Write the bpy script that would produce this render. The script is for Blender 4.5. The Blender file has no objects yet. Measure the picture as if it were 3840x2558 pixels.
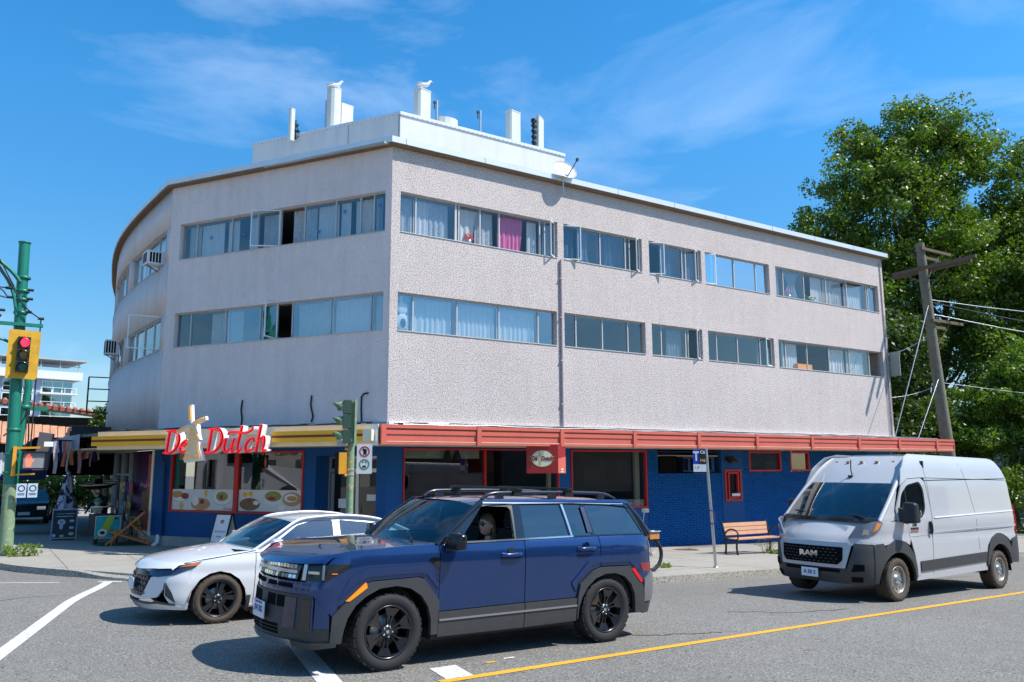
import bpy, bmesh, math, random
import numpy as np
from mathutils import Vector, Matrix
from mathutils.geometry import delaunay_2d_cdt
random.seed(7); np.random.seed(7)
R = math.radians
S = bpy.context.scene
COL = S.collection
# ------------------------------------------------------------------ camera
cam_d = bpy.data.cameras.new('camera'); cam = bpy.data.objects.new('camera', cam_d); COL.objects.link(cam)
S.camera = cam
cam_d.lens = 28.0; cam_d.sensor_width = 36.0; cam_d.clip_start = 0.1; cam_d.clip_end = 2000
cam.location = (0, 0, 1.8)
cam.rotation_mode = 'QUATERNION'
_f = Vector((0.5446*math.cos(R(8.95)), 0.8387*math.cos(R(8.95)), math.sin(R(8.95))))
cam.rotation_quaternion = _f.to_track_quat('-Z', 'Y') @ Matrix.Rotation(R(-0.233), 4, 'Z').to_quaternion()
# ------------------------------------------------------------------ sky, sun, exposure
SUN_AZ = R(45); SUN_EL = R(54)          # azimuth from -Y towards +X
sun_vec = Vector((math.sin(SUN_AZ)*math.cos(SUN_EL), -math.cos(SUN_AZ)*math.cos(SUN_EL), math.sin(SUN_EL)))
W = bpy.data.worlds.new('World'); S.world = W; W.use_nodes = True
nt = W.node_tree; nt.nodes.clear()
def wn(t, **k):
    n = nt.nodes.new(t)
    for a, b in k.items(): setattr(n, a, b)
    return n
sky = wn('ShaderNodeTexSky', sky_type='NISHITA', sun_disc=False, sun_elevation=SUN_EL, sun_rotation=R(135))
sky.altitude = 50; sky.air_density = 1.0; sky.dust_density = 0.25; sky.ozone_density = 3.5
hs = wn('ShaderNodeHueSaturation'); hs.inputs['Saturation'].default_value = 1.34; hs.inputs['Hue'].default_value = 0.494
tc = wn('ShaderNodeTexCoord'); mp = wn('ShaderNodeMapping')
mp.inputs['Rotation'].default_value = (R(20), R(-24), R(140)); mp.inputs['Scale'].default_value = (1.3, 1.3, 4.2)
n1 = wn('ShaderNodeTexNoise'); n1.inputs['Scale'].default_value = 1.7; n1.inputs['Detail'].default_value = 9; n1.inputs['Roughness'].default_value = 0.58; n1.inputs['Distortion'].default_value = 0.5
cr = wn('ShaderNodeValToRGB'); cr.color_ramp.elements[0].position = 0.50; cr.color_ramp.elements[0].color = (0,0,0,1); cr.color_ramp.elements[1].position = 0.78; cr.color_ramp.elements[1].color = (0.30,0.30,0.30,1)
mx = wn('ShaderNodeMixRGB'); mx.inputs[2].default_value = (5.2, 5.9, 6.9, 1)
bg = wn('ShaderNodeBackground'); bg.inputs['Strength'].default_value = 0.132
wo = wn('ShaderNodeOutputWorld'); L = nt.links
L.new(sky.outputs[0], hs.inputs['Color']); L.new(tc.outputs['Generated'], mp.inputs[0]); L.new(mp.outputs[0], n1.inputs['Vector'])
L.new(n1.outputs['Fac'], cr.inputs[0]); L.new(cr.outputs[0], mx.inputs[0]); sx_ = wn('ShaderNodeSeparateXYZ'); L.new(tc.outputs['Generated'], sx_.inputs[0])
mr_ = wn('ShaderNodeMapRange'); mr_.inputs[1].default_value = 0.02; mr_.inputs[2].default_value = 0.42; mr_.inputs[3].default_value = 0.50; mr_.inputs[4].default_value = 1.0; L.new(sx_.outputs['Z'], mr_.inputs[0])
ml_ = wn('ShaderNodeMixRGB'); ml_.blend_type = 'MULTIPLY'; ml_.inputs[0].default_value = 1.0; L.new(hs.outputs[0], ml_.inputs[1]); L.new(mr_.outputs[0], ml_.inputs[2]); L.new(ml_.outputs[0], mx.inputs[1]); L.new(mx.outputs[0], bg.inputs[0]); L.new(bg.outputs[0], wo.inputs[0])
sd = bpy.data.lights.new('sun', 'SUN'); sun = bpy.data.objects.new('sun', sd); COL.objects.link(sun)
sd.energy = 3.75; sd.angle = R(0.5); sd.color = (1.0, 0.955, 0.89)
sun.rotation_mode = 'QUATERNION'; sun.rotation_quaternion = sun_vec.to_track_quat('Z', 'Y'); sun.location = (0, 0, 60)
S.view_settings.view_transform = 'Standard'; S.view_settings.look = 'None'; S.view_settings.exposure = 0.80; S.view_settings.gamma = 1.0
S.view_settings.use_curve_mapping = False
S.render.engine = 'CYCLES'; S.cycles.max_bounces = 8; S.cycles.transparent_max_bounces = 24

# ------------------------------------------------------------------ materials
MATS = {}
def mat(name, col=(0.5,0.5,0.5), rough=0.6, metal=0.0, spec=0.5, noise=None, bump=None, coat=0.0, emit=None, speck=None, streak=None):
    """noise=(scale, amount) brightness mottling; speck=(scale, threshold, colour); streak=(amount) vertical streaks; bump=(scale, strength)"""
    if name in MATS: return MATS[name]
    m = bpy.data.materials.new(name); m.use_nodes = True; t = m.node_tree; N = t.nodes; K = t.links
    b = N['Principled BSDF']; b.inputs['Roughness'].default_value = rough; b.inputs['Metallic'].default_value = metal
    b.inputs['Specular IOR Level'].default_value = spec; b.inputs['Coat Weight'].default_value = coat; b.inputs['Coat Roughness'].default_value = 0.03
    b.inputs['Base Color'].default_value = (*col, 1)
    tcn = N.new('ShaderNodeTexCoord'); cur = None
    def mixin(fac, a, c2, blend='MIX'):
        x = N.new('ShaderNodeMixRGB'); x.blend_type = blend
        if isinstance(fac, float): x.inputs[0].default_value = fac
        else: K.new(fac, x.inputs[0])
        if isinstance(a, tuple): x.inputs[1].default_value = (*a, 1)
        else: K.new(a, x.inputs[1])
        if isinstance(c2, tuple): x.inputs[2].default_value = (*c2, 1)
        else: K.new(c2, x.inputs[2])
        return x.outputs[0]
    cur = tuple(col)
    if noise:
        for i, (sc, am) in enumerate(noise if isinstance(noise, list) else [noise]):
            nn = N.new('ShaderNodeTexNoise'); nn.inputs['Scale'].default_value = sc; nn.inputs['Detail'].default_value = 6; nn.inputs['Roughness'].default_value = 0.62
            K.new(tcn.outputs['Object'], nn.inputs['Vector'])
            r = N.new('ShaderNodeMapRange'); r.inputs[1].default_value = 0.28; r.inputs[2].default_value = 0.72; r.inputs[3].default_value = 1-am; r.inputs[4].default_value = 1+am*0.6
            K.new(nn.outputs['Fac'], r.inputs[0]); cur = mixin(1.0, cur, r.outputs[0], 'MULTIPLY')
    if streak:
        mpp = N.new('ShaderNodeMapping'); mpp.inputs['Scale'].default_value = (2.2, 2.2, 0.16); K.new(tcn.outputs['Object'], mpp.inputs[0])
        nn = N.new('ShaderNodeTexNoise'); nn.inputs['Scale'].default_value = 2.0; nn.inputs['Detail'].default_value = 7; K.new(mpp.outputs[0], nn.inputs['Vector'])
        r = N.new('ShaderNodeMapRange'); r.inputs[1].default_value = 0.35; r.inputs[2].default_value = 0.75; r.inputs[3].default_value = 1.0; r.inputs[4].default_value = 1-streak
        K.new(nn.outputs['Fac'], r.inputs[0]); cur = mixin(1.0, cur, r.outputs[0], 'MULTIPLY')
    if speck:
        for (sc, th, c2, soft) in speck:
            nn = N.new('ShaderNodeTexNoise'); nn.inputs['Scale'].default_value = sc; nn.inputs['Detail'].default_value = 2.5; nn.inputs['Roughness'].default_value = 0.6
            K.new(tcn.outputs['Object'], nn.inputs['Vector'])
            r = N.new('ShaderNodeMapRange'); r.inputs[1].default_value = th; r.inputs[2].default_value = th+soft; K.new(nn.outputs['Fac'], r.inputs[0])
            cur = mixin(r.outputs[0], cur, c2)
    if not isinstance(cur, tuple): K.new(cur, b.inputs['Base Color'])
    if bump:
        nn = N.new('ShaderNodeTexNoise'); nn.inputs['Scale'].default_value = bump[0]; nn.inputs['Detail'].default_value = 4; K.new(tcn.outputs['Object'], nn.inputs['Vector'])
        bp = N.new('ShaderNodeBump'); bp.inputs['Strength'].default_value = bump[1]; bp.inputs['Distance'].default_value = bump[2] if len(bump) > 2 else 0.01
        K.new(nn.outputs['Fac'], bp.inputs['Height']); K.new(bp.outputs[0], b.inputs['Normal'])
    if emit:
        b.inputs['Emission Color'].default_value = (*emit[0], 1); b.inputs['Emission Strength'].default_value = emit[1]
    MATS[name] = m; return m
def glass(name, tint=(0.8,0.85,0.85), refl=0.12, rough=0.0, gcol=(1,1,1), wavy=0.0):
    """thin pane: mostly transparent, with a fresnel-weighted mirror"""
    if name in MATS: return MATS[name]
    m = bpy.data.materials.new(name); m.use_nodes = True; t = m.node_tree; N = t.nodes; K = t.links; N.clear()
    o = N.new('ShaderNodeOutputMaterial'); tr = N.new('ShaderNodeBsdfTransparent'); tr.inputs[0].default_value = (*tint, 1)
    gl = N.new('ShaderNodeBsdfGlossy'); gl.inputs['Roughness'].default_value = rough; gl.inputs[0].default_value = (*gcol, 1)
    lw = N.new('ShaderNodeLayerWeight'); lw.inputs[0].default_value = 0.35
    mr = N.new('ShaderNodeMapRange'); mr.inputs[3].default_value = refl; mr.inputs[4].default_value = min(1, refl+0.75)
    pw = N.new('ShaderNodeMath'); pw.operation = 'POWER'; pw.inputs[1].default_value = 2.2
    K.new(lw.outputs['Facing'], pw.inputs[0]); K.new(pw.outputs[0], mr.inputs[0])
    mi = N.new('ShaderNodeMixShader'); K.new(mr.outputs[0], mi.inputs[0]); K.new(tr.outputs[0], mi.inputs[1]); K.new(gl.outputs[0], mi.inputs[2]); K.new(mi.outputs[0], o.inputs[0])
    if wavy:
        tcn = N.new('ShaderNodeTexCoord'); nn = N.new('ShaderNodeTexNoise'); nn.inputs['Scale'].default_value = 1.6; nn.inputs['Detail'].default_value = 2; K.new(tcn.outputs['Object'], nn.inputs['Vector'])
        bp = N.new('ShaderNodeBump'); bp.inputs['Strength'].default_value = wavy; bp.inputs['Distance'].default_value = 0.05; K.new(nn.outputs['Fac'], bp.inputs['Height']); K.new(bp.outputs[0], gl.inputs['Normal'])
    MATS[name] = m; return m
def cloth(name, col, trans=0.35, noise=None):
    if name in MATS: return MATS[name]
    m = mat(name, col, 0.9, spec=0.1, noise=noise); t = m.node_tree; N = t.nodes; K = t.links
    b = N['Principled BSDF']; o = [n for n in N if n.type == 'OUTPUT_MATERIAL'][0]
    tl = N.new('ShaderNodeBsdfTranslucent'); tl.inputs[0].default_value = (*col, 1)
    mi = N.new('ShaderNodeMixShader'); mi.inputs[0].default_value = trans; K.new(b.outputs[0], mi.inputs[1]); K.new(tl.outputs[0], mi.inputs[2]); K.new(mi.outputs[0], o.inputs[0])
    return m

M = dict(
 stucco=mat('pebble_dash', (0.62,0.545,0.51), 0.95, spec=0.15, noise=[(0.35,0.07),(3,0.05)], speck=[(34,0.535,(0.25,0.215,0.20),0.06),(30,0.60,(0.86,0.80,0.76),0.06)], bump=(26,0.55,0.02), streak=0.07),
 stucco2=mat('smooth_stucco_shade_lift', (0.80,0.675,0.64), 0.95, spec=0.1, noise=[(0.35,0.07),(3,0.05),(20,0.05)], speck=[(26,0.60,(0.52,0.44,0.43),0.10)], bump=(26,0.35,0.02), streak=0.10),  # smoother finish; base colour also lightened and warmed to lift the shaded walls
 blue=mat('blue_paint', (0.001,0.075,0.245), 0.6, spec=0.3, noise=[(1.2,0.1),(14,0.06)], bump=(30,0.15)),
 bluebrick=mat('blue_painted_brick', (0.001,0.10,0.32), 0.7, spec=0.2, noise=[(1.0,0.12),(9,0.12)], bump=(40,0.3)),
 bluedark=mat('blue_mortar', (0.006,0.055,0.19), 0.8, noise=(5,0.1)),
 plinth=mat('grey_plinth', (0.36,0.36,0.35), 0.9, noise=[(2,0.15),(12,0.1)], streak=0.15),
 salmon=mat('salmon_fascia', (0.60,0.13,0.085), 0.5, noise=[(1.5,0.08),(10,0.05)], streak=0.08),
 salmond=mat('salmon_groove', (0.36,0.07,0.05), 0.6),
 cream=mat('cream_fascia', (0.84,0.76,0.56), 0.55, noise=(2,0.08), streak=0.1),
 soffit=mat('beige_soffit', (0.56,0.44,0.30), 0.8, noise=(2,0.12)),
 brownwood=mat('brown_eave', (0.22,0.14,0.075), 0.8, noise=(6,0.2)),
 yellow=mat('yellow_lightbox', (0.90,0.46,0.008), 0.4),
 maroon=mat('maroon_stripe', (0.25,0.012,0.014), 0.4),
 flash=mat('white_flashing', (0.72,0.74,0.76), 0.35, metal=0.3, noise=(1.5,0.06)),
 whitemetal=mat('white_metal', (0.66,0.67,0.68), 0.45, noise=[(0.8,0.05)], streak=0.12),
 white=mat('white_paint', (0.78,0.78,0.77), 0.5, noise=(3,0.05)),
 offwhite=mat('antenna_white', (0.62,0.65,0.62), 0.5, noise=[(2,0.06)], streak=0.08),
 alu=mat('aluminium', (0.60,0.61,0.62), 0.32, metal=0.75, noise=(8,0.08)),
 framewhite=mat('window_frame_grey', (0.50,0.50,0.49), 0.5, metal=0.2),
 steel=mat('galvanised_steel', (0.55,0.57,0.58), 0.35, metal=0.8, noise=(12,0.12)),
 red=mat('red_frame', (0.50,0.016,0.014), 0.4),
 signred=mat('sign_red', (0.34,0.006,0.008), 0.35),
 neonred=mat('neon_red', (0.85,0.012,0.02), 0.25, emit=((1,0.02,0.03),0.35)),
 black=mat('black_paint', (0.012,0.012,0.013), 0.45),
 blackm=mat('matte_black', (0.006,0.006,0.007), 0.95, spec=0.1),
 cable=mat('black_cable', (0.015,0.015,0.016), 0.7),
 rubber=mat('tyre_rubber', (0.018,0.018,0.019), 0.8, noise=[(6,0.15)], bump=(60,0.2)),
 rubberdusty=mat('dusty_tyre', (0.075,0.058,0.042), 0.9, noise=[(4,0.25)]),
 interior=mat('room_dark', (0.05,0.045,0.042), 0.9, noise=(1,0.3)),
 interiorlight=mat('room_grey', (0.13,0.125,0.12), 0.9, noise=(0.8,0.25)),
 brownjamb=mat('brown_jamb', (0.14,0.05,0.035), 0.7),
 green=mat('green_pole_paint', (0.012,0.19,0.125), 0.38, noise=[(3,0.15),(20,0.1)]),
 greenold=mat('worn_green_paint', (0.20,0.30,0.17), 0.6, noise=[(8,0.2)], speck=[(9,0.6,(0.42,0.30,0.10),0.05),(22,0.66,(0.6,0.6,0.55),0.03)]),
 backboard=mat('yellow_backboard', (0.62,0.34,0.012), 0.6, noise=[(5,0.22),(30,0.15)]),
 amberpaint=mat('amber_housing', (0.75,0.34,0.02), 0.45, noise=(8,0.12)),
 wood=mat('bench_wood', (0.58,0.30,0.16), 0.55, noise=[(4,0.15)]),
 polewood=mat('weathered_pole', (0.20,0.185,0.14), 0.9, noise=[(5,0.25)], streak=0.35, bump=(18,0.5)),
 armwood=mat('crossarm_wood', (0.13,0.095,0.06), 0.9, noise=[(6,0.3)]),
 concrete=mat('sidewalk_concrete', (0.33,0.31,0.265), 0.9, noise=[(0.9,0.12),(8,0.10),(60,0.10)], speck=[(1.7,0.66,(0.30,0.285,0.25),0.1)], bump=(50,0.2)),
 concjoint=mat('sidewalk_joint', (0.16,0.15,0.13), 0.95, noise=(6,0.2)),
 kerb=mat('kerb_aggregate', (0.36,0.34,0.29), 0.95, noise=[(2,0.15)], speck=[(34,0.52,(0.13,0.12,0.10),0.08),(30,0.64,(0.55,0.52,0.46),0.05)], bump=(34,0.6,0.02)),
 roadwhite=mat('road_white', (0.62,0.62,0.60), 0.8, noise=[(3,0.12),(40,0.12)], speck=[(22,0.60,(0.26,0.26,0.26),0.06)]),
 roadyellow=mat('road_yellow', (0.72,0.36,0.02), 0.75, noise=[(3,0.10),(40,0.12)], speck=[(22,0.66,(0.30,0.24,0.14),0.06)]),
 chrome=mat('chrome', (0.75,0.76,0.78), 0.08, metal=1.0),
 silver=mat('satin_silver', (0.60,0.61,0.62), 0.25, metal=0.9),
 skin=mat('skin', (0.64,0.36,0.27), 0.55, noise=(12,0.08)),
 roof=mat('roof_membrane', (0.42,0.42,0.41), 0.9, noise=(1,0.15)),
 dish=mat('dish_grey', (0.50,0.51,0.48), 0.5),
)
ASPH = mat('asphalt', (0.205,0.195,0.172), 0.88, spec=0.25, noise=[(0.22,0.13),(1.4,0.08),(7,0.08)],
           speck=[(38,0.55,(0.075,0.074,0.072),0.06),(46,0.60,(0.40,0.385,0.35),0.05),(19,0.68,(0.33,0.32,0.30),0.05)], bump=(55,0.55,0.012))
# ------------------------------------------------------------------ object helpers
def link(o, parent=None, label=None, cat=None, group=None, kind=None):
    COL.objects.link(o)
    if parent is not None: o.parent = parent
    if label: o['label'] = label
    if cat: o['category'] = cat
    if group: o['group'] = group
    if kind: o['kind'] = kind
    return o
def thing(name, label, cat, loc=(0,0,0), rotz=0.0, group=None):
    o = bpy.data.objects.new(name, None); o.location = loc; o.rotation_euler = (0,0,rotz); o.empty_display_size = 0.2
    return link(o, None, label, cat, group)
class Fr:
    """local frame: u along, w outwards, z up"""
    def __init__(s, o, u, w): s.o = Vector(o); s.u = Vector((*u, 0)).normalized(); s.w = Vector((*w, 0)).normalized()
    def p(s, u, w, z): return s.o + s.u*u + s.w*w + Vector((0,0,z))
class WorldFr:
    def p(s, x, y, z): return Vector((x, y, z))
WF = WorldFr()
class MB:
    def __init__(s, fr=WF): s.v = []; s.f = []; s.fr = fr; s.sm = []
    def add(s, vs, fs, smooth=False, raw=False):
        b = len(s.v); s.v += [Vector(v) if raw else s.fr.p(*v) for v in vs]; s.f += [tuple(b+i for i in f) for f in fs]; s.sm += [smooth]*len(fs); return s
    def box(s, a0, a1, b0, b1, c0, c1):
        return s.add([(a0,b0,c0),(a1,b0,c0),(a1,b1,c0),(a0,b1,c0),(a0,b0,c1),(a1,b0,c1),(a1,b1,c1),(a0,b1,c1)],
                     [(0,3,2,1),(4,5,6,7),(0,1,5,4),(1,2,6,5),(2,3,7,6),(3,0,4,7)])
    def hexa(s, p8): return s.add(p8, [(0,3,2,1),(4,5,6,7),(0,1,5,4),(1,2,6,5),(2,3,7,6),(3,0,4,7)])
    def quad(s, *p): return s.add(p, [tuple(range(len(p)))])
    def tube(s, pts, r, n=8, cap=True, smooth=True, raw=False):
        P = [Vector(p) if raw else s.fr.p(*p) for p in pts]; rs = r if isinstance(r, (list,tuple)) else [r]*len(P)
        vs = []; fs = []; prev = None
        for i, p in enumerate(P):
            t = (P[min(i+1,len(P)-1)]-P[max(i-1,0)])
            if t.length < 1e-9: t = Vector((0,0,1))
            t.normalize()
            a = prev if prev is not None else (Vector((0,0,1)) if abs(t.z) < 0.9 else Vector((1,0,0)))
            a = (a - t*a.dot(t)); a.normalize(); prev = a; c = t.cross(a)
            for k in range(n):
                an = 2*math.pi*k/n; vs.append(p + a*math.cos(an)*rs[i] + c*math.sin(an)*rs[i])
        for i in range(len(P)-1):
            for k in range(n):
                k2 = (k+1) % n; fs.append((i*n+k, i*n+k2, (i+1)*n+k2, (i+1)*n+k))
        s.add(vs, fs, smooth, raw=True)
        if cap:
            s.add(vs[:n], [tuple(range(n))[::-1]], raw=True); s.add(vs[-n:], [tuple(range(n))], raw=True)
        return s
    def bar(s, p, q, w, h, raw=False):
        """rectangular bar from p to q, w wide (horizontal), h high"""
        P = Vector(p) if raw else s.fr.p(*p); Q = Vector(q) if raw else s.fr.p(*q); t = (Q-P).normalized()
        a = t.cross(Vector((0,0,1)));
        if a.length < 1e-3: a = Vector((1,0,0))
        a.normalize(); b = a.cross(t); a = a*w/2; b = b*h/2
        return s.add([P-a-b,P+a-b,P+a+b,P-a+b,Q-a-b,Q+a-b,Q+a+b,Q-a+b], [(0,3,2,1),(4,5,6,7),(0,1,5,4),(1,2,6,5),(2,3,7,6),(3,0,4,7)], raw=True)
    def lathe(s, prof, c, axis, n=32, smooth=True, raw=True, a0=0.0, a1=2*math.pi):
        """prof: list of (radius, along axis)"""
        c = Vector(c); ax = Vector(axis).normalized(); a = Vector((0,0,1)) if abs(ax.z) < 0.9 else Vector((1,0,0)); a = (a-ax*a.dot(ax)).normalized(); b = ax.cross(a)
        full = abs(a1-a0-2*math.pi) < 1e-6; cnt = n if full else n+1; vs = []; fs = []
        for r_, h in prof:
            for k in range(cnt):
                an = a0+(a1-a0)*k/n; vs.append(c+ax*h+(a*math.cos(an)+b*math.sin(an))*r_)
        for i in range(len(prof)-1):
            for k in range(n):
                k2 = (k+1) % cnt; fs.append((i*cnt+k, i*cnt+k2, (i+1)*cnt+k2, (i+1)*cnt+k))
        return s.add(vs, fs, smooth, raw=True)
    def ball(s, c, r, seg=12, rings=8, sc=(1,1,1), raw=True):
        c = Vector(c) if raw else s.fr.p(*c); vs = []; fs = []
        for i in range(rings+1):
            th = math.pi*i/rings
            for k in range(seg):
                ph = 2*math.pi*k/seg; vs.append(c+Vector((math.sin(th)*math.cos(ph)*r*sc[0], math.sin(th)*math.sin(ph)*r*sc[1], math.cos(th)*r*sc[2])))
        for i in range(rings):
            for k in range(seg):
                k2 = (k+1) % seg; fs.append((i*seg+k, (i+1)*seg+k, (i+1)*seg+k2, i*seg+k2))
        return s.add(vs, fs, True, raw=True)
    def prism(s, poly, d0, d1, mapf):
        """poly 2d points, extruded between depths d0,d1; mapf(a,b,d)->point tuple for frame"""
        n = len(poly); vs = [mapf(a,b,d0) for a,b in poly]+[mapf(a,b,d1) for a,b in poly]
        fs = [tuple(range(n))[::-1], tuple(range(n,2*n))]+[(i,(i+1)%n,n+(i+1)%n,n+i) for i in range(n)]
        return s.add(vs, fs)
    def mesh(s, name, m=None):
        me = bpy.data.meshes.new(name); me.from_pydata([tuple(v) for v in s.v], [], s.f)
        if any(s.sm): me.polygons.foreach_set('use_smooth', s.sm)
        if m is not None: me.materials.append(m)
        me.validate(); return me
    def build(s, name, m, parent=None, label=None, cat=None, group=None, kind=None, fix=False):
        me = s.mesh(name, m)
        if fix:
            b = bmesh.new(); b.from_mesh(me); bmesh.ops.recalc_face_normals(b, faces=b.faces); b.to_mesh(me); b.free()
        return link(bpy.data.objects.new(name, me), parent, label, cat, group, kind)
def copy_tree(o, parent=None):
    c = o.copy(); COL.objects.link(c); c.parent = parent
    for ch in list(o.children): copy_tree(ch, c)
    return c
def text_mesh(txt, size, ext=0.0, shear=0.0, align='CENTER', sx=1.0, bold=0.0):
    cu = bpy.data.curves.new('t', 'FONT'); cu.body = txt; cu.size = size; cu.extrude = ext; cu.shear = shear; cu.align_x = align; cu.align_y = 'CENTER'; cu.offset = bold; cu.resolution_u = 3
    ob = bpy.data.objects.new('t', cu); COL.objects.link(ob); dg = bpy.context.evaluated_depsgraph_get()
    me = bpy.data.meshes.new_from_object(ob.evaluated_get(dg)); bpy.data.objects.remove(ob); bpy.data.curves.remove(cu)
    if sx != 1.0:
        for v in me.vertices: v.co.x *= sx
    return me
def text_at(name, txt, size, pos, right, up, m, parent=None, ext=0.002, shear=0.0, sx=1.0, bold=0.0, align='CENTER'):
    me = text_mesh(txt, size, ext, shear, align, sx, bold); right = Vector(right).normalized(); up = Vector(up).normalized(); nrm = right.cross(up)
    Mx = Matrix((right, up, nrm)).transposed().to_4x4(); Mx.translation = Vector(pos); me.transform(Mx); me.materials.clear(); me.materials.append(m)
    return link(bpy.data.objects.new(name, me), parent)
def interp(xs, ys, x):
    return float(np.interp(x, xs, ys))
def catmull(P, n=8):
    P = [np.array(p, float) for p in P]; out = []
    for i in range(len(P)-1):
        p0 = P[max(i-1,0)]; p1 = P[i]; p2 = P[i+1]; p3 = P[min(i+2,len(P)-1)]
        for k in range(n):
            t = k/n; out.append(0.5*((2*p1)+(-p0+p2)*t+(2*p0-5*p1+4*p2-p3)*t*t+(-p0+3*p1-3*p2+p3)*t**3))
    out.append(P[-1]); return [tuple(float(c) for c in p) for p in out]
def inpoly(x, y, P):
    c = False; n = len(P); j = n-1
    for i in range(n):
        xi, yi = P[i][0], P[i][1]; xj, yj = P[j][0], P[j][1]
        if (yi > y) != (yj > y) and x < (xj-xi)*(y-yi)/(yj-yi)+xi: c = not c
        j = i
    return c
def clip_rect(poly, x0, x1, y0, y1):
    def cl(P, ins, inter):
        o = []
        for i in range(len(P)):
            a = P[i]; b = P[(i+1) % len(P)]
            if ins(a):
                o.append(a)
                if not ins(b): o.append(inter(a,b))
            elif ins(b): o.append(inter(a,b))
        return o
    def ix(v): return lambda a,b: (v, a[1]+(b[1]-a[1])*(v-a[0])/(b[0]-a[0]))
    def iy(v): return lambda a,b: (a[0]+(b[0]-a[0])*(v-a[1])/(b[1]-a[1]), v)
    for ins, it in ((lambda p: p[0] >= x0, ix(x0)), (lambda p: p[0] <= x1, ix(x1)), (lambda p: p[1] >= y0, iy(y0)), (lambda p: p[1] <= y1, iy(y1))):
        poly = cl(poly, ins, it)
        if len(poly) < 3: return []
    return poly
# ------------------------------------------------------------------ ground
KP = [(-1.2,120),(-1.3,60),(-1.1,40),(-0.7,30),(-0.3,24.5),(0.3,21.4),(1.0,19.8),(1.85,18.5),(2.9,17.0),(4.2,15.6),(5.8,14.2),(7.6,13.1),(9.5,12.6),(11.5,12.45),(20,12.45),(40,12.45),(60,12.45),(140,12.45)]
KERB = catmull(KP, 5)
def plane_z(x, y): return -0.05-0.027*max(-60,min(x,80))-0.0135*(max(-20,min(y,80))-7)
def kerb_dist(x, y):
    best = 1e9
    for i in range(len(KERB)-1):
        ax, ay = KERB[i]; bx, by = KERB[i+1]; dx, dy = bx-ax, by-ay; t = max(0, min(1, ((x-ax)*dx+(y-ay)*dy)/(dx*dx+dy*dy)))
        best = min(best, math.hypot(x-ax-t*dx, y-ay-t*dy))
    return best
def road_z(x, y):
    d = kerb_dist(x, y) if (-30 < x < 80 and 2 < y < 70) else 9
    t = max(0, min(1, 1-d/3.6)); return plane_z(x, y)-0.13*t*t*(3-2*t)
def walk_z(x, y): return plane_z(x, y)
gx = sorted(set(list(np.arange(-14,42,0.7))+[-400,-200,-100,-60,-40,-28,-20,46,52,60,70,90,130,200,400]))
gy = sorted(set(list(np.arange(-2,34,0.7))+[-300,-150,-80,-40,-20,-10,-5,38,44,52,60,75,100,150,250,500]))
g = MB(); vs = [(x,y,road_z(x,y)) for y in gy for x in gx]; nx = len(gx)
fs = [(j*nx+i, j*nx+i+1, (j+1)*nx+i+1, (j+1)*nx+i) for j in range(len(gy)-1) for i in range(nx-1)]
g.add(vs, fs, True); g.build('road', ASPH, kind='structure')
# kerb
def kerb_h(i):
    x, y = KERB[i]
    return 0.0 if not (1.6 < x < 4.2 and y < 20) else 0.085*min(1, min(x-1.6, 4.2-x)/0.5)
kroot = thing('kerb', None, None); kroot['kind'] = 'structure'
def offs(i, d):
    a = KERB[max(i-1,0)]; b = KERB[min(i+1,len(KERB)-1)]; t = Vector((b[0]-a[0], b[1]-a[1])).normalized(); n = Vector((-t.y, t.x))   # towards the building
    return KERB[i][0]+n.x*d, KERB[i][1]+n.y*d
acc = 0; seg = [0]; kk = 0
def kerb_piece(i0, i1):
    k = MB(); vs = []
    for i in range(i0, i1+1):
        h = kerb_h(i)
        for d, top in ((0.0, None), (0.015, -h), (0.15, -h*0.5), (0.15, -0.3)):
            x, y = offs(i, d); z = (road_z(*offs(i, -0.05))-0.03) if top is None else walk_z(x, y)+0.004+top if top > -0.25 else walk_z(x, y)-0.25
            vs.append((x, y, z))
    fs = []
    for i in range(i1-i0):
        for q in range(3): fs.append((i*4+q, (i+1)*4+q, (i+1)*4+q+1, i*4+q+1))
    k.add(vs, fs); k.add([vs[q] for q in range(4)], [(0,1,2,3)]); k.add([vs[-4+q] for q in range(4)], [(3,2,1,0)])
    k.build('kerb_stone', M['kerb'], kroot)
i = 0
while i < len(KERB)-1:
    j = min(i+(2 if KERB[i][0] < 12 else 1), len(KERB)-1); kerb_piece(i, j); i = j
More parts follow.
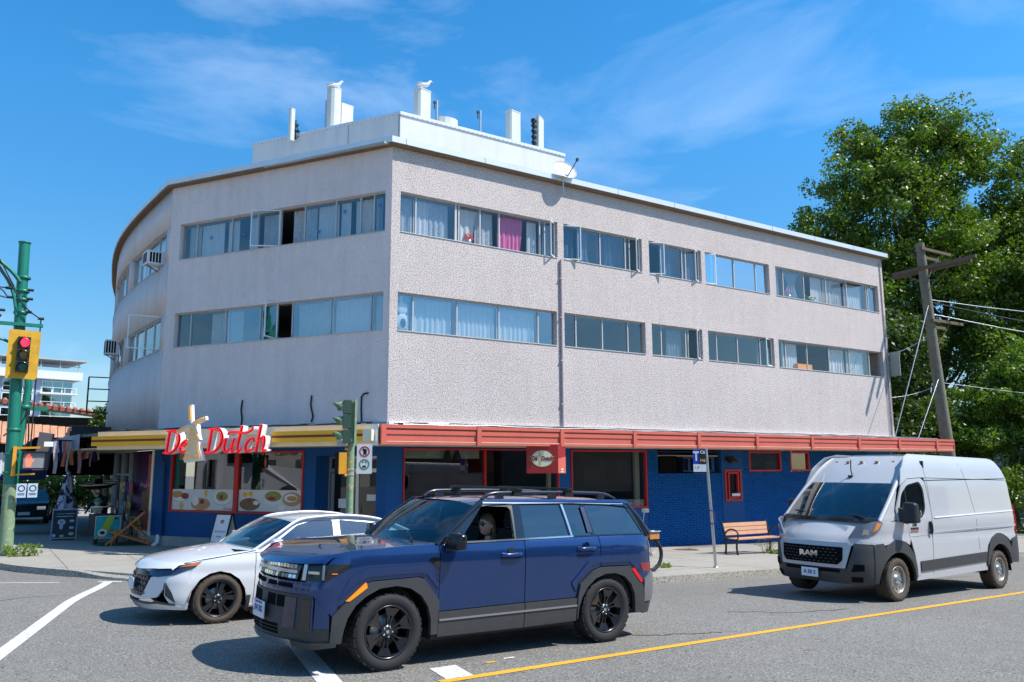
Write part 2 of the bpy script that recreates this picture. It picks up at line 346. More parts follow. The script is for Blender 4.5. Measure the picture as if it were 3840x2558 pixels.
# sidewalk: base sheet + individual slabs
inner = [offs(i, 0.15) for i in range(len(KERB))]
SW = [p for p in inner if p[1] < 119 and p[0] < 139]+[(139,30),(12,30),(12,119)]
sw = MB()
xs = sorted(set(list(np.arange(-2,40,1.5))+[60,100,139])); ys = sorted(set(list(np.arange(12,31,1.5))+[36,44,60,90,119]))
for a in range(len(xs)-1):
    for b in range(len(ys)-1):
        p = clip_rect(SW, xs[a], xs[a+1], ys[b], ys[b+1])
        if len(p) >= 3: sw.quad(*[(x,y,walk_z(x,y)-0.012) for x,y in p])
swo = sw.build('sidewalk', M['concjoint'], kind='structure')
rr = random.Random(3)
gxs = np.arange(-1.5, 39, 1.52); gys = [11.9+1.55*k for k in range(14)]
for a in range(len(gxs)-1):
    for b in range(len(gys)-1):
        if gxs[a] > 9.5 and gys[b] > 19.2: continue
        p = clip_rect(SW, gxs[a]+0.006, gxs[a+1]-0.006, gys[b]+0.006, gys[b+1]-0.006)
        if len(p) < 3: continue
        ar = abs(sum(p[i][0]*p[(i+1)%len(p)][1]-p[(i+1)%len(p)][0]*p[i][1] for i in range(len(p)))/2)
        if ar < 0.02: continue
        dz = rr.uniform(-0.002,0.003); s_ = MB(); n = len(p)
        s_.add([(x,y,walk_z(x,y)+dz) for x,y in p]+[(x,y,walk_z(x,y)-0.05) for x,y in p], [tuple(range(n))]+[(i,n+i,n+(i+1)%n,(i+1)%n) for i in range(n)])
        s_.build('slab', M['concrete'], swo)
s_ = MB(); s_.add([(-0.9,34,walk_z(-0.9,34)+.0),(12,34,walk_z(12,34)),(12,100,walk_z(12,100)),(-0.9,100,walk_z(-0.9,100))], [(0,1,2,3)]); s_.build('slab', M['concrete'], swo)
# painted markings: thin strips 4 mm above the asphalt
def strip(pts, w, m, name, dz=0.005, perp=None):
    k = MB(); vs = []
    P = [Vector(p) for p in pts]; Q = []
    for i in range(len(P)-1):
        n = max(1, int((P[i+1]-P[i]).length/0.5))
        Q += [P[i].lerp(P[i+1], q/n) for q in range(n)]
    Q.append(P[-1])
    for i, p in enumerate(Q):
        t = (Q[min(i+1,len(Q)-1)]-Q[max(i-1,0)]).normalized(); n = Vector((-t.y,t.x))*w/2
        if perp: n = Vector(perp)*w/2
        for s2 in (1,-1): q = p+n*s2; vs.append((q.x,q.y,road_z(q.x,q.y)+dz))
    k.add(vs, [(2*i,2*i+2,2*i+3,2*i+1) for i in range(len(Q)-1)])
    return k.build(name, m, kind='structure')
strip([(3.62,6.80),(7.08,7.0),(11.4,7.24),(15.9,7.49),(30,8.2),(60,9.7)], 0.11, M['roadyellow'], 'road_marking')
strip([(2.11,17.62),(1.18,14.0),(0.22,10.0),(-0.6,6.6)], 0.16, M['roadwhite'], 'road_marking')
strip([(2.35,5.2),(2.75,7.3),(3.12,9.5)], 0.22, M['roadwhite'], 'road_marking')
strip([(3.86,6.86),(3.93,7.34)], 0.30, M['roadwhite'], 'road_marking', perp=(1,0.05))
strip([(-6,18.3),(0.3,17.85),(1.30,17.75)], 0.10, M['roadwhite'], 'road_marking')
strip([(1.95,17.75),(2.35,17.6)], 0.12, M['roadwhite'], 'road_marking')
strip([(4.40,7.28),(4.52,7.29)], 0.05, M['roadyellow'], 'road_marking'); strip([(4.66,7.36),(4.80,7.37)], 0.05, M['roadwhite'], 'road_marking'); strip([(6.1,8.0),(6.22,8.01)], 0.04, M['roadwhite'], 'road_marking')
# asphalt cracks (narrow dark filler strips with an uneven run)
CR = mat('crack_filler', (0.03,0.03,0.03), 0.9)
rk = random.Random(5)
for path in ([(6.35,8.0),(7.0,7.6),(7.9,7.35)], [(9.2,8.5),(10.1,8.0),(11.2,7.75)], [(12.5,9.2),(15,9.6),(18,9.5)], [(-1.5,11.2),(-0.4,13.2),(0.5,14.8),(2.4,14.9)]):
    pts = catmull(path, 7); pts = [(x+rk.uniform(-.05,.05), y+rk.uniform(-.05,.05)) for x,y in pts]
    strip(pts, rk.uniform(0.012,0.022), CR, 'road_crack', dz=0.004)
# ------------------------------------------------------------------ the corner building
FR = Fr((8.5,19,0), (1,0), (0,-1))
FC = Fr((8.5,19,0), (-0.5476,0.8368), (-0.8368,-0.5476))
CV = catmull([(4.12,25.7),(3.90,28.2),(3.75,30.3),(3.68,32.4),(3.72,34.4),(3.88,36.7),(4.15,39.2),(4.5,42),(5.2,46),(6.3,50.5)], 6)
CVS = [0.0]
for i in range(1, len(CV)): CVS.append(CVS[-1]+math.dist(CV[i], CV[i-1]))
def cvp(s, w=0.0):
    x = interp(CVS, [p[0] for p in CV], s); y = interp(CVS, [p[1] for p in CV], s)
    x2 = interp(CVS, [p[0] for p in CV], s+0.3); y2 = interp(CVS, [p[1] for p in CV], s+0.3)
    x1 = interp(CVS, [p[0] for p in CV], s-0.3); y1 = interp(CVS, [p[1] for p in CV], s-0.3)
    t = Vector((x2-x1, y2-y1)).normalized(); return Vector((x-t.y*w, y+t.x*w))
BL = thing('corner_building', 'three storey corner building with pebble dash walls above blue painted shopfronts', 'building', (8.5,19,plane_z(8.5,19)))
BL0 = BL.location.copy()
def fixparent(o):            # geometry is authored in world space: cancel the root offset
    return o
BL.location = (0,0,0)
Z = dict(t0=8.06, t1=9.19, l0=5.36, l1=6.40, bot=2.93, top=10.40)
TOPW = [(8.76,14.01),(14.24,17.45),(17.76,20.19),(20.39,23.75),(24.11,30.60)]
LOWW = [(8.73,13.95),(14.23,17.50),(17.78,20.10),(20.38,23.80),(24.05,30.60)]
TH = 0.26
# -- right facade wall
w_ = MB(FR)
def rbox(x0, x1, z0, z1, wo=0.0, wi=-TH): w_.box(x0-8.5, x1-8.5, wi, wo, z0, z1)
rbox(8.5,31.0,Z['bot'],Z['l0']); rbox(8.5,31.0,Z['l1'],Z['t0']); rbox(8.5,31.0,Z['t1'],Z['top'])
def piers(ws, z0, z1):
    e = [8.5]+[v for ab in ws for v in ab]+[31.0]
    for i in range(0, len(e), 2): rbox(e[i], e[i+1], z0, z1)
piers(LOWW, Z['l0'], Z['l1']); piers(TOPW, Z['t0'], Z['t1'])
w_.build('wall', M['stucco'], BL)
# end wall and back
e_ = MB(); e_.box(30.74,30.998,19.26,42,Z['bot'],Z['top']); e_.box(12,31,42,42.2,Z['bot'],Z['top']); e_.build('wall', M['stucco'], BL)
# -- chamfer wall
w2 = MB(FC); CL = 8.0
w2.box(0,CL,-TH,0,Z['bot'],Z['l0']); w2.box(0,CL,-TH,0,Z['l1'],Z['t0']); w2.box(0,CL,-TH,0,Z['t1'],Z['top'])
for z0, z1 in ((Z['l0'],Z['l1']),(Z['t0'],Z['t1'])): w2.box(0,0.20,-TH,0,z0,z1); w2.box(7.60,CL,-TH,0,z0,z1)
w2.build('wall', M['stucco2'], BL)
# -- curved wall
def ribbon(mb, s0, s1, z0, z1, wo=0.0, wi=-TH, step=0.6):
    n = max(1, int(math.ceil((s1-s0)/step))); vs = []
    for i in range(n+1):
        s = s0+(s1-s0)*i/n; a = cvp(s, wo); b = cvp(s, wi); vs += [(a.x,a.y,z0),(a.x,a.y,z1),(b.x,b.y,z1),(b.x,b.y,z0)]
    fs = [(i*4+q, i*4+(q+1)%4, (i+1)*4+(q+1)%4, (i+1)*4+q) for i in range(n) for q in range(4)]+[(0,3,2,1),(n*4,n*4+1,n*4+2,n*4+3)]
    mb.add(vs, fs, True, raw=True)
w3 = MB(); CE = CVS[-1]
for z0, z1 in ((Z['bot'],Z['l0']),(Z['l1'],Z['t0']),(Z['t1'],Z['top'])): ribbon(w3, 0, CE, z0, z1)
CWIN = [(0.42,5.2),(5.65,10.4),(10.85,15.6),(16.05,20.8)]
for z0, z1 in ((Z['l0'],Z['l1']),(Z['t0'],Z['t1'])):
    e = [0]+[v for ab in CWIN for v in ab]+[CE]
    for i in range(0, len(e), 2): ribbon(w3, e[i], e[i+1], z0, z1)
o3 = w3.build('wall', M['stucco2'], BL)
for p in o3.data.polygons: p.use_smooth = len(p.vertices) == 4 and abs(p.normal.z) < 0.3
# -- storey slabs and partitions seen through the glass
foot = [(8.75,19.3),(30.7,19.3),(30.7,41.5),(8,41.5),(4.6,41.3)]+[tuple(cvp(s,-0.3)) for s in (16,13,10,8,6,4,2,0.4)]
for z0, z1 in ((2.94,3.1),(5.12,5.30),(6.55,6.7),(7.82,8.0),(9.32,9.46)):
    q = MB(); q.prism(foot, z0, z1, lambda a,b,d: (a,b,d)); q.build('ceiling', M['interiorlight'], BL, fix=True)
q = MB()
for z0, z1 in ((5.30,6.55),(8.0,9.32)):
    q.box(12,30.7,22.6,22.7,z0,z1); q.add([(12,22.6,z0),(7.2,29.5,z0),(7.2,29.5,z1),(12,22.6,z1)], [(0,1,2,3)]); q.add([(7.2,29.5,z0),(7.2,41,z0),(7.2,41,z1),(7.2,29.5,z1)], [(0,1,2,3)])
    for x in (14.12,17.62,20.28,23.95): q.box(x-0.05,x+0.05,19.27,22.6,z0,z1)
q.build('partition', M['interiorlight'], BL)
# -- roof, eave and metal flashing
q = MB(); q.prism([(8.2,18.9),(31.05,18.9),(31.05,42),(8,42)]+[tuple(cvp(s,0.1)) for s in (21,18,15,12,9,6,3,0)], 10.405, 10.46, lambda a,b,d: (a,b,d)); q.build('roof', M['roof'], BL, fix=True)
def outline_band(wo, wi, z0, z1, m, name, right=31.15):
    """band following right facade, chamfer and curve"""
    def off(w): 
        return [(right,19-w),(8.5-w*0.5*1.07,19-w)]+[tuple(FC.p(8.0+ (0.12*w),w,0).xy)]+[tuple(cvp(s,w)) for s in np.arange(0.6,CE,0.8)]
    A = off(wo); B = off(wi); b = MB(); n = len(A); vs = []
    for i in range(n): vs += [(*A[i],z0),(*A[i],z1),(*B[i],z1),(*B[i],z0)]
    b.add(vs, [(i*4+q, i*4+(q+1)%4, (i+1)*4+(q+1)%4, (i+1)*4+q) for i in range(n-1) for q in range(4)]+[(0,3,2,1),((n-1)*4,(n-1)*4+1,(n-1)*4+2,(n-1)*4+3)])
    return b.build(name, m, BL, fix=True)
outline_band(0.19,-0.3,10.402,10.45,M['brownwood'],'eave_board')
outline_band(0.22,0.17,10.452,10.62,M['flash'],'roof_flashing'); outline_band(0.165,-0.45,10.58,10.60,M['flash'],'roof_flashing')
q = MB(FR)
for i in range(9): q.box(0.3+i*2.5,0.33+i*2.5,0.221,0.232,10.46,10.615)
q.build('flashing_rib', M['flash'], BL, kind='stuff')
# ------------------------------------------------------------------ windows
G = dict(
 clear=glass('glass_clear',(0.93,0.95,0.96),0.045,wavy=0.06), sky=glass('glass_sky_mirror',(0.80,0.88,0.92),0.30,wavy=0.10,gcol=(0.85,0.93,1.0)), bright=glass('glass_bright_sky',(0.55,0.70,0.78),0.62,wavy=0.05,gcol=(0.90,0.95,1.0)),
 mid=glass('glass_tinted',(0.86,0.90,0.92),0.13,wavy=0.08), deep=glass('glass_deep',(0.50,0.62,0.72),0.14,wavy=0.06), shop=glass('glass_shop',(0.72,0.74,0.72),0.10),
)
CU = dict(white=cloth('curtain_white',(0.84,0.86,0.87),0.3,noise=(3,0.06)), lace=cloth('curtain_lace',(0.70,0.75,0.80),0.4,noise=[(16,0.35),(4,0.12)]), sheer=cloth('curtain_sheer',(0.42,0.47,0.54),0.45,noise=(9,0.15)),
          pink=cloth('curtain_pink',(0.88,0.22,0.46),0.3,noise=(7,0.1)), grey=cloth('curtain_grey',(0.22,0.27,0.34),0.35,noise=(5,0.1)), blind=cloth('blind_pale',(0.60,0.62,0.60),0.3), dark=cloth('drape_navy',(0.05,0.08,0.16),0.2,noise=(9,0.3)))
rc = random.Random(11)
def curtain(fr, u0, u1, z0, z1, kind, parent, w=-0.30, gather=0.0, flat=False):
    q = MB(fr); n = max(10, int(abs(u1-u0)/0.022)); vs = []; ph = rc.uniform(0,6); fq = rc.uniform(34,48)
    rows = 7
    for j in range(rows):
        t = j/(rows-1); z = z1+(z0-z1)*t
        for i in range(n+1):
            a = i/n; sq = 1-gather*math.sin(math.pi*min(1,t*1.05))*0.9
            u = u0+(u1-u0)*(0.5+(a-0.5)*sq) if gather >= 0 else u0+(u1-u0)*a*(1+gather*t)
            d = 0 if flat else (0.022*math.sin(u*fq+ph+0.6*math.sin(u*9))+0.010*math.sin(u*fq*2.3+1.3*t))*(0.55+0.6*t)
            vs.append((u, w+d, z))
    q.add(vs, [(j*(n+1)+i, j*(n+1)+i+1, (j+1)*(n+1)+i+1, (j+1)*(n+1)+i) for j in range(rows-1) for i in range(n)], True)
    return q.build('curtain', CU[kind], parent)
def window(fr, u0, u1, z0, z1, mull, panes, curtains=(), thick=None, dep=-0.13, skip=()):
    """frame with mullions > panes, curtains; panes: one material key per bay"""
    f = MB(fr); fw = 0.035
    f.box(u0+.002,u1-.002,dep-.03,dep+.03,z0+.002,z0+fw); f.box(u0+.002,u1-.002,dep-.03,dep+.03,z1-fw,z1-.002)
    f.box(u0+.002,u0+fw,dep-.03,dep+.03,z0+fw,z1-fw); f.box(u1-fw,u1-.002,dep-.03,dep+.03,z0+fw,z1-fw)
    for i, mu in enumerate(mull):
        hw = (thick or {}).get(i, 0.018); f.box(mu-hw,mu+hw,dep-.032,dep+.032,z0+fw,z1-fw)
    f.box(u0+.01,u1-.01,dep+.035,0.02,z0-0.012,z0+0.01)
    win = f.build('window', M['framewhite'], BL)
    e = [u0+fw]+list(mull)+[u1-fw]
    for i in range(len(e)-1):
        if i in skip: continue
        key = panes[i % len(panes)] if not isinstance(panes, str) else panes
        a = fr.p(e[i]+.01,dep,z0+fw); b = MB(fr); tw = rc.uniform(-.006,.006)
        b.add([(e[i]+.01,dep+tw,z0+fw-.005),(e[i+1]-.01,dep-tw,z0+fw-.005),(e[i+1]-.01,dep-tw+rc.uniform(-.004,.004),z1-fw+.005),(e[i]+.01,dep+tw,z1-fw+.005)], [(0,1,2,3)])
        b.build('pane', G[key], win)
    h = MB(fr); h.box(u0+.01,u1-.01,-0.26,-0.20,z1-0.055,z1-0.005); h.build('head_rail', M['brownwood'], win)
    for c in curtains:
        curtain(fr, c[0], c[1], z0+0.03, z1-0.06, c[2], win, gather=c[3] if len(c) > 3 else 0.0)
    return win
def casement(fr, win, uh, width, z0, z1, ang, key='mid', side=1, dep=-0.10):
    """sash hinged at uh opened outwards by ang; side=+1 extends towards +u when shut"""
    ca, sa = math.cos(ang), math.sin(ang); f = MB(fr); g_ = MB(fr)
    P = lambda a, d, z: (uh+side*(a*ca-d*sa), dep+a*sa+d*ca, z)
    def bx(a0,a1,d0,d1,c0,c1): f.hexa([P(a0,d0,c0),P(a1,d0,c0),P(a1,d1,c0),P(a0,d1,c0),P(a0,d0,c1),P(a1,d0,c1),P(a1,d1,c1),P(a0,d1,c1)])
    t = 0.03; bx(0,width,-.015,.015,z0,z0+t); bx(0,width,-.015,.015,z1-t,z1); bx(0,t,-.015,.015,z0+t,z1-t); bx(width-t,width,-.015,.015,z0+t,z1-t)
    f.build('sash', M['white'], win, fix=True)
    g_.quad(P(t,0,z0+t),P(width-t,0,z0+t),P(width-t,0,z1-t),P(t,0,z1-t)); g_.build('pane', G[key], win)
    a = MB(fr); a.tube([P(width*0.5,0,z0+.01),(uh+side*width*0.3,dep,z0+.02)],0.006,6); a.build('stay_arm', M['alu'], win)
X = lambda l: [v-8.5 for v in l]
# upper row, right facade
t0, t1, l0, l1 = Z['t0'], Z['t1'], Z['l0'], Z['l1']
wA = window(FR, *X([8.76,14.01]), t0, t1, X([9.27,10.52,10.62,11.32,11.97,13.42,13.60]), ['mid','mid','deep','clear','clear','clear','deep','mid'],
       [(*X([8.80,9.25]),'lace'),(*X([9.28,9.75]),'white'),(*X([9.7,10.35]),'lace'),(*X([10.66,11.30]),'white',-.25),(*X([11.25,11.85]),'lace'),(*X([12.03,12.92]),'pink',-.12),(*X([13.08,13.40]),'white'),(*X([13.64,13.95]),'sheer')], {1:0.03})
casement(FR, wA, 13.97-8.5, 0.42, t0+.02, t1-.02, R(38), 'clear', -1)
wB = window(FR, *X([14.24,17.45]), t0, t1, X([14.88,15.76,16.81,16.99]), ['deep','deep','deep','deep','clear'], [(*X([14.28,14.84]),'grey'),(*X([15.0,15.5]),'sheer',.6),(*X([16.0,16.5]),'sheer',.6),(*X([15.75,16.75]),'dark')], skip=(0,))
casement(FR, wB, 14.26-8.5, 0.60, t0+.02, t1-.02, R(24), 'deep', 1); casement(FR, wB, 17.42-8.5, 0.42, t0+.02, t1-.02, R(35), 'mid', -1)
wC = window(FR, *X([17.76,20.19]), t0, t1, X([18.38,19.36,19.53]), ['deep','deep','deep','mid'], [(*X([18.5,19.3]),'dark',.3),(*X([18.7,19.1]),'sheer',.6),(*X([19.55,20.1]),'sheer')], skip=(0,))
casement(FR, wC, 17.79-8.5, 0.58, t0+.02, t1-.02, R(26), 'mid', 1); casement(FR, wC, 20.15-8.5, 0.42, t0+.02, t1-.02, R(30), 'mid', -1)
wD = window(FR, *X([20.39,23.75]), t0, t1, X([20.94,21.95,23.11]), ['bright'], [(*X([20.45,20.9]),'blind')])
casement(FR, wD, 20.41-8.5, 0.5, t0+.02, t1-.02, R(14), 'bright', 1)
wE = window(FR, *X([24.11,30.60]), t0, t1, X([24.65,25.87,27.23,28.57,29.91,30.02]), ['mid','mid','clear','clear','mid','deep','sky'],
       [(*X([24.16,24.6]),'lace'),(*X([24.9,25.8]),'sheer',.5),(*X([26.5,27.2]),'white'),(*X([27.26,28.5]),'blind'),(*X([28.62,29.85]),'white')])
window(FR, *X([8.73,13.95]), l0, l1, X([9.23,10.58,11.96,13.33]), ['sky','sky','sky','sky','sky'], [(*X([8.76,9.2]),'white'),(*X([9.28,10.5]),'white'),(*X([10.62,11.9]),'white'),(*X([12.0,13.3]),'white')])
window(FR, *X([14.23,17.50]), l0, l1, X([14.74,15.78,16.83]), ['deep','mid','mid','mid'], [])
wF = window(FR, *X([17.78,20.10]), l0, l1, X([18.28,19.40,19.52]), ['deep','mid','mid','clear'], [(*X([18.7,19.35]),'sheer')])
casement(FR, wF, 20.07-8.5, 0.40, l0+.02, l1-.02, R(32), 'mid', -1)
wG = window(FR, *X([20.38,23.80]), l0, l1, X([20.89,21.95,23.14]), ['mid','mid','mid','mid'], [(*X([23.2,23.35]),'sheer')])
casement(FR, wG, 23.77-8.5, 0.45, l0+.02, l1-.02, R(16), 'mid', -1)
wH = window(FR, *X([24.05,30.60]), l0, l1, X([24.55,25.81,27.14,28.44,29.77]), ['mid','clear','clear','clear','mid','clear'], [(*X([24.6,25.45]),'white'),(*X([27.3,28.35]),'white'),(*X([28.5,29.6]),'white')], skip=(5,))
# chamfer rows
wI = window(FC, 0.20, 7.60, t0, t1, [0.62,1.06,1.88,2.95,3.81,4.65,5.63,7.0], ['deep','clear','mid','mid','clear','clear','mid','mid','mid'],
       [(0.45,0.68,'white'),(0.72,1.35,'white'),(1.5,1.82,'white'),(1.92,2.6,'white'),(2.65,3.5,'lace'),(4.0,4.6,'lace'),(4.78,5.1,'white'),(5.5,5.95,'white'),(6.1,6.95,'white'),(7.02,7.5,'blind')], skip=(4,))
casement(FC, wI, 3.83, 0.84, t0+.02, t1-.02, R(26), 'clear', 1)
wJ = window(FC, 0.20, 7.60, l0, l1, [0.65,1.95,3.26,3.81,4.41,5.69,7.04], ['sky','sky','sky','deep','sky','sky','mid','deep'], [(0.25,0.6,'blind'),(0.7,1.9,'white'),(2.0,3.2,'blind'),(5.2,5.66,'blind'),(5.72,6.4,'blind')], skip=(3,))
casement(FC, wJ, 3.78, 0.55, l0+.02, l1+.05, R(88), 'clear', -1)
# curved rows, one chord per bay
for zi, (z0, z1) in enumerate(((l0,l1),(t0,t1))):
    for ci, (a, b) in enumerate(CWIN):
        n = 4
        for k in range(n):
            s0 = a+(b-a)*k/n; s1 = a+(b-a)*(k+1)/n; p = cvp(s0); p2 = cvp(s1); d = (p2-p)
            fr = Fr((p.x,p.y,0),(d.x,d.y),(-d.y,d.x)); ln = d.length
            w = window(fr, 0, ln, z0, z1, [], 'mid' if zi == 0 else 'mid', [(0.08,ln-0.1,'white')] if zi == 1 else ([(0.1,ln*0.5,'blind')] if k == 3 else []))
            if ci == 0 and k == 0 and zi == 0: casement(fr, w, 0.06, 1.0, z0+.02, z1+.02, R(80), 'clear', 1)
# downpipe and cracks on the right facade
q = MB(FR); q.tube([(14.09-8.5,0.05,2.95),(14.09-8.5,0.05,t0-0.05)],0.035,10); q.build('downpipe', mat('pipe_mauve',(0.42,0.36,0.37),0.6,streak=0.2), BL)
for z in (3.6,4.9,6.2,7.4): q = MB(FR); q.box(14.03-8.5,14.15-8.5,0,0.09,z,z+0.03); q.build('pipe_bracket', M['stucco'], BL)
# ------------------------------------------------------------------ penthouse on the roof
q = MB(); ph = [(9.40,20.5),(15.45,20.5),(15.45,30),(9.6,30),(6.35,25.2)]
q.prism(ph, 10.46, 12.2, lambda a,b,d: (a,b,d)); q.build('penthouse', M['whitemetal'], BL, fix=True)
q = MB()
FPc = Fr((9.40,20.5,0),(6.35-9.40,25.2-20.5),(-(25.2-20.5),(6.35-9.40))); FPr = Fr((9.40,20.5,0),(1,0),(0,-1))
for f_, ln in ((FPc,5.6),(FPr,6.05)):
    q.fr = f_; q.box(-0.02,ln+0.02,0.0,0.035,12.13,12.23)
q.build('parapet_cap', M['flash'], BL)
q = MB()
for f_, ln, ks in ((FPc,5.6,(1.85,)),(FPr,6.05,())):
    q.fr = f_
    for k in ks: q.box(k,k+0.02,0.001,0.008,10.5,12.12)
    for i in range(int(ln/0.16)): q.box(0.05+i*0.16,0.09+i*0.16,0.036,0.041,12.135,12.15)
q.fr = FPc; q.box(0.0,0.05,0.0,0.03,10.47,12.13)
q.build('seam', mat('seam_grey',(0.30,0.31,0.32),0.6), BL)
# ------------------------------------------------------------------ ground floor, right facade
gz0 = -1.5
q = MB(FR)
def gb(x0, x1, z0, z1, wo=0.0, wi=-0.25): q.box(x0-8.5, x1-8.5, wi, wo, z0, z1)
gb(8.5,8.96,gz0,2.32); gb(13.95,14.38,gz0,2.32); gb(8.96,13.95,gz0,0.30); gb(14.38,17.38,gz0,0.50); gb(8.96,13.95,2.29,2.32); gb(14.38,17.38,2.29,2.32)
gb(8.5,31,2.32,2.93)
gb(20.72,20.83,gz0,2.30,0.03); gb(21.66,21.78,gz0,2.30,0.03); gb(20.83,21.66,gz0,0.60,0.03); gb(20.83,21.66,1.68,2.30,0.03); gb(28.95,31,gz0,2.32,0.02)
q.build('painted_wall', M['blue'], BL)
# brick backing wall (with openings) and bricks
q = MB(FR)
gb(17.38,17.85,gz0,2.30); gb(17.85,20.72,gz0,1.56); gb(20.70,20.72,1.56,2.30); gb(21.78,22.10,gz0,2.30); gb(22.10,23.82,gz0,1.58); gb(23.82,24.30,gz0,2.30); gb(24.30,25.40,gz0,1.58); gb(25.40,28.95,gz0,2.30)
bw = q.build('brick_wall', M['bluedark'], BL)
openings = [(17.85,20.72,1.56,2.4),(22.10,23.82,1.58,2.4),(24.30,25.40,1.58,2.4)]
bl, bh, jt = 0.295, 0.066, 0.009
bricks = []
row = 0; z = -1.30; rb = random.Random(2)
def rects_free(x0, x1, z0, z1):
    out = [(x0,x1)]
    for (a,b,c,d) in openings:
        if z1 > c and z0 < d:
            nw = []
            for (p,r_) in out:
                if r_ <= a or p >= b: nw.append((p,r_))
                else:
                    if p < a: nw.append((p,a))
                    if r_ > b: nw.append((b,r_))
            out = nw
    return [(a,b) for a,b in out if b-a > 0.03]
while z < 2.27:
    for (s0, s1) in ((17.40,20.71),(21.79,28.94)):
        x = s0-(row % 2)*bl/2
        while x < s1:
            a = max(x+jt/2, s0); b = min(x+bl-jt/2, s1)
            if b-a > 0.03 and z+bh > plane_z((a+b)/2,19)-0.02:
                for (a2,b2) in rects_free(a, b, z, z+bh): bricks.append((a2,b2,z,min(z+bh,2.29)))
            x += bl
    z += bh+jt; row += 1
bmesh_cache = {}
def brick_vs(a, b, z0, z1, t, lip):
    c = 0.006; return [(a,0,z0),(b,0,z0),(b,0,z1),(a,0,z1),(a+c,t+lip,z0+c),(b-c,t+lip,z0+c),(b-c,t,z1-c),(a+c,t,z1-c)]
bf = [(4,5,6,7),(0,1,5,4),(1,2,6,5),(2,3,7,6),(3,0,4,7)]
full = [b for b in bricks if abs((b[1]-b[0])-(bl-jt)) < 1e-4 and b[3]-b[2] > bh-1e-4]
full.sort(key=lambda b: (b[0]+abs(b[2]-0.8)*0.8)); near = full[:288]; ns = set(near)
vm = MB(FR); vm.add(brick_vs(0,bl-jt,0,bh,0.018,0.010), bf); bme = vm.mesh('brick', M['bluebrick'])
variants = [bme]
for k in range(3):
    v2 = MB(FR); v2.add(brick_vs(0,bl-jt,0,bh,0.014+0.005*k,0.006+0.007*((k+1)%3)), bf); variants.append(v2.mesh('brick', M['bluebrick']))
for b in near:
    o = bpy.data.objects.new('brick', variants[rb.randrange(4)]); o.location = (b[0]-8.5, 0, b[2]); link(o, bw)
q = MB(FR)
for b in bricks:
    if b not in ns: q.add(brick_vs(b[0]-8.5,b[1]-8.5,b[2],b[3],rb.choice((0.014,0.018,0.022)),rb.choice((0.004,0.010,0.016))), bf)
q.build('brick_courses', M['bluebrick'], bw, kind='stuff')
# recess with two old air conditioners
q = MB(FR); gb(17.85,20.72,1.40,2.30,-0.55,-0.60); gb(17.84,17.86,1.56,2.30,-0.01,-0.55); gb(17.87,20.70,2.24,2.26,0.0,-0.55)
q.build('recess_back', M['bluedark'], BL)
q = MB(FR); gb(17.9,20.65,2.10,2.14,-0.05,-0.12); q.build('wooden_batten', M['wood'], BL)
def shopwin(fr, u0, u1, z0, z1, mull, m=M['red'], t=0.05, dep=-0.02, key='shop', proud=0.03, mw=0.045):
    f = MB(fr)
    f.box(u0,u1,dep-.06,proud,z0,z0+t); f.box(u0,u1,dep-.06,proud,z1-t,z1); f.box(u0,u0+t,dep-.06,proud,z0+t,z1-t); f.box(u1-t,u1,dep-.06,proud,z0+t,z1-t)
    for mu in mull: f.box(mu-mw,mu+mw,dep-.06,proud,z0+t,z1-t)
    w = f.build('shop_window', m, BL); e = [u0+t]+list(mull)+[u1-t]
    for i in range(len(e)-1):
        g_ = MB(fr); a = e[i]+(mw if i else 0); b = e[i+1]-(mw if i < len(e)-2 else 0); g_.quad((a,dep-.02,z0+t),(b,dep-.02,z0+t),(b,dep-.02,z1-t),(a,dep-.02,z1-t)); g_.build('pane', G[key], w)
    return w
s1 = shopwin(FR, *X([8.97,13.94]), 0.31, 2.28, X([11.44]), t=0.035, mw=0.02)
s2 = shopwin(FR, *X([14.39,17.37]), 0.51, 2.28, [], t=0.05)
s3 = shopwin(FR, *X([22.11,23.81]), 1.59, 2.29, [], t=0.06, key='deep'); s4 = shopwin(FR, *X([24.31,25.39]), 1.59, 2.29, [], t=0.06, key='deep')
for s_, a, b in ((s3,22.16,23.76),(s4,24.36,25.34)):
    q = MB(FR); q.quad((a-8.5,-0.12,1.65),(b-8.5,-0.12,1.65),(b-8.5,-0.12,2.23),(a-8.5,-0.12,2.23)); q.build('frosted_sheet', mat('brown_frosted',(0.12,0.075,0.045),0.6,noise=[(2.5,0.4),(14,0.3)]), s_)
s5 = shopwin(FR, *X([20.84,21.65]), 0.61, 1.67, [], t=0.07, key='deep', proud=0.06)
q = MB(FR)
q.box(20.98-8.5,21.04-8.5,0.0,0.075,0.70,1.58); q.box(21.44-8.5,21.50-8.5,0.0,0.075,0.70,1.58); q.box(21.04-8.5,21.44-8.5,0.0,0.075,0.70,0.76); q.box(21.04-8.5,21.44-8.5,0.0,0.075,1.52,1.58); q.build('inner_frame', M['red'], s5)
q = MB(FR); q.box(21.12-8.5,21.52-8.5,0.078,0.082,0.78,0.87); q.build('notice', M['white'], s5)
# wall lamp hood over the hatch
q = MB(FR); q.hexa([(12.42,0.03,1.98),(12.78,0.03,1.98),(12.78,0.30,1.86),(12.42,0.30,1.86),(12.42,0.03,2.12),(12.78,0.03,2.12),(12.78,0.30,1.93),(12.42,0.30,1.93)]); q.build('lamp_hood', M['black'], BL)
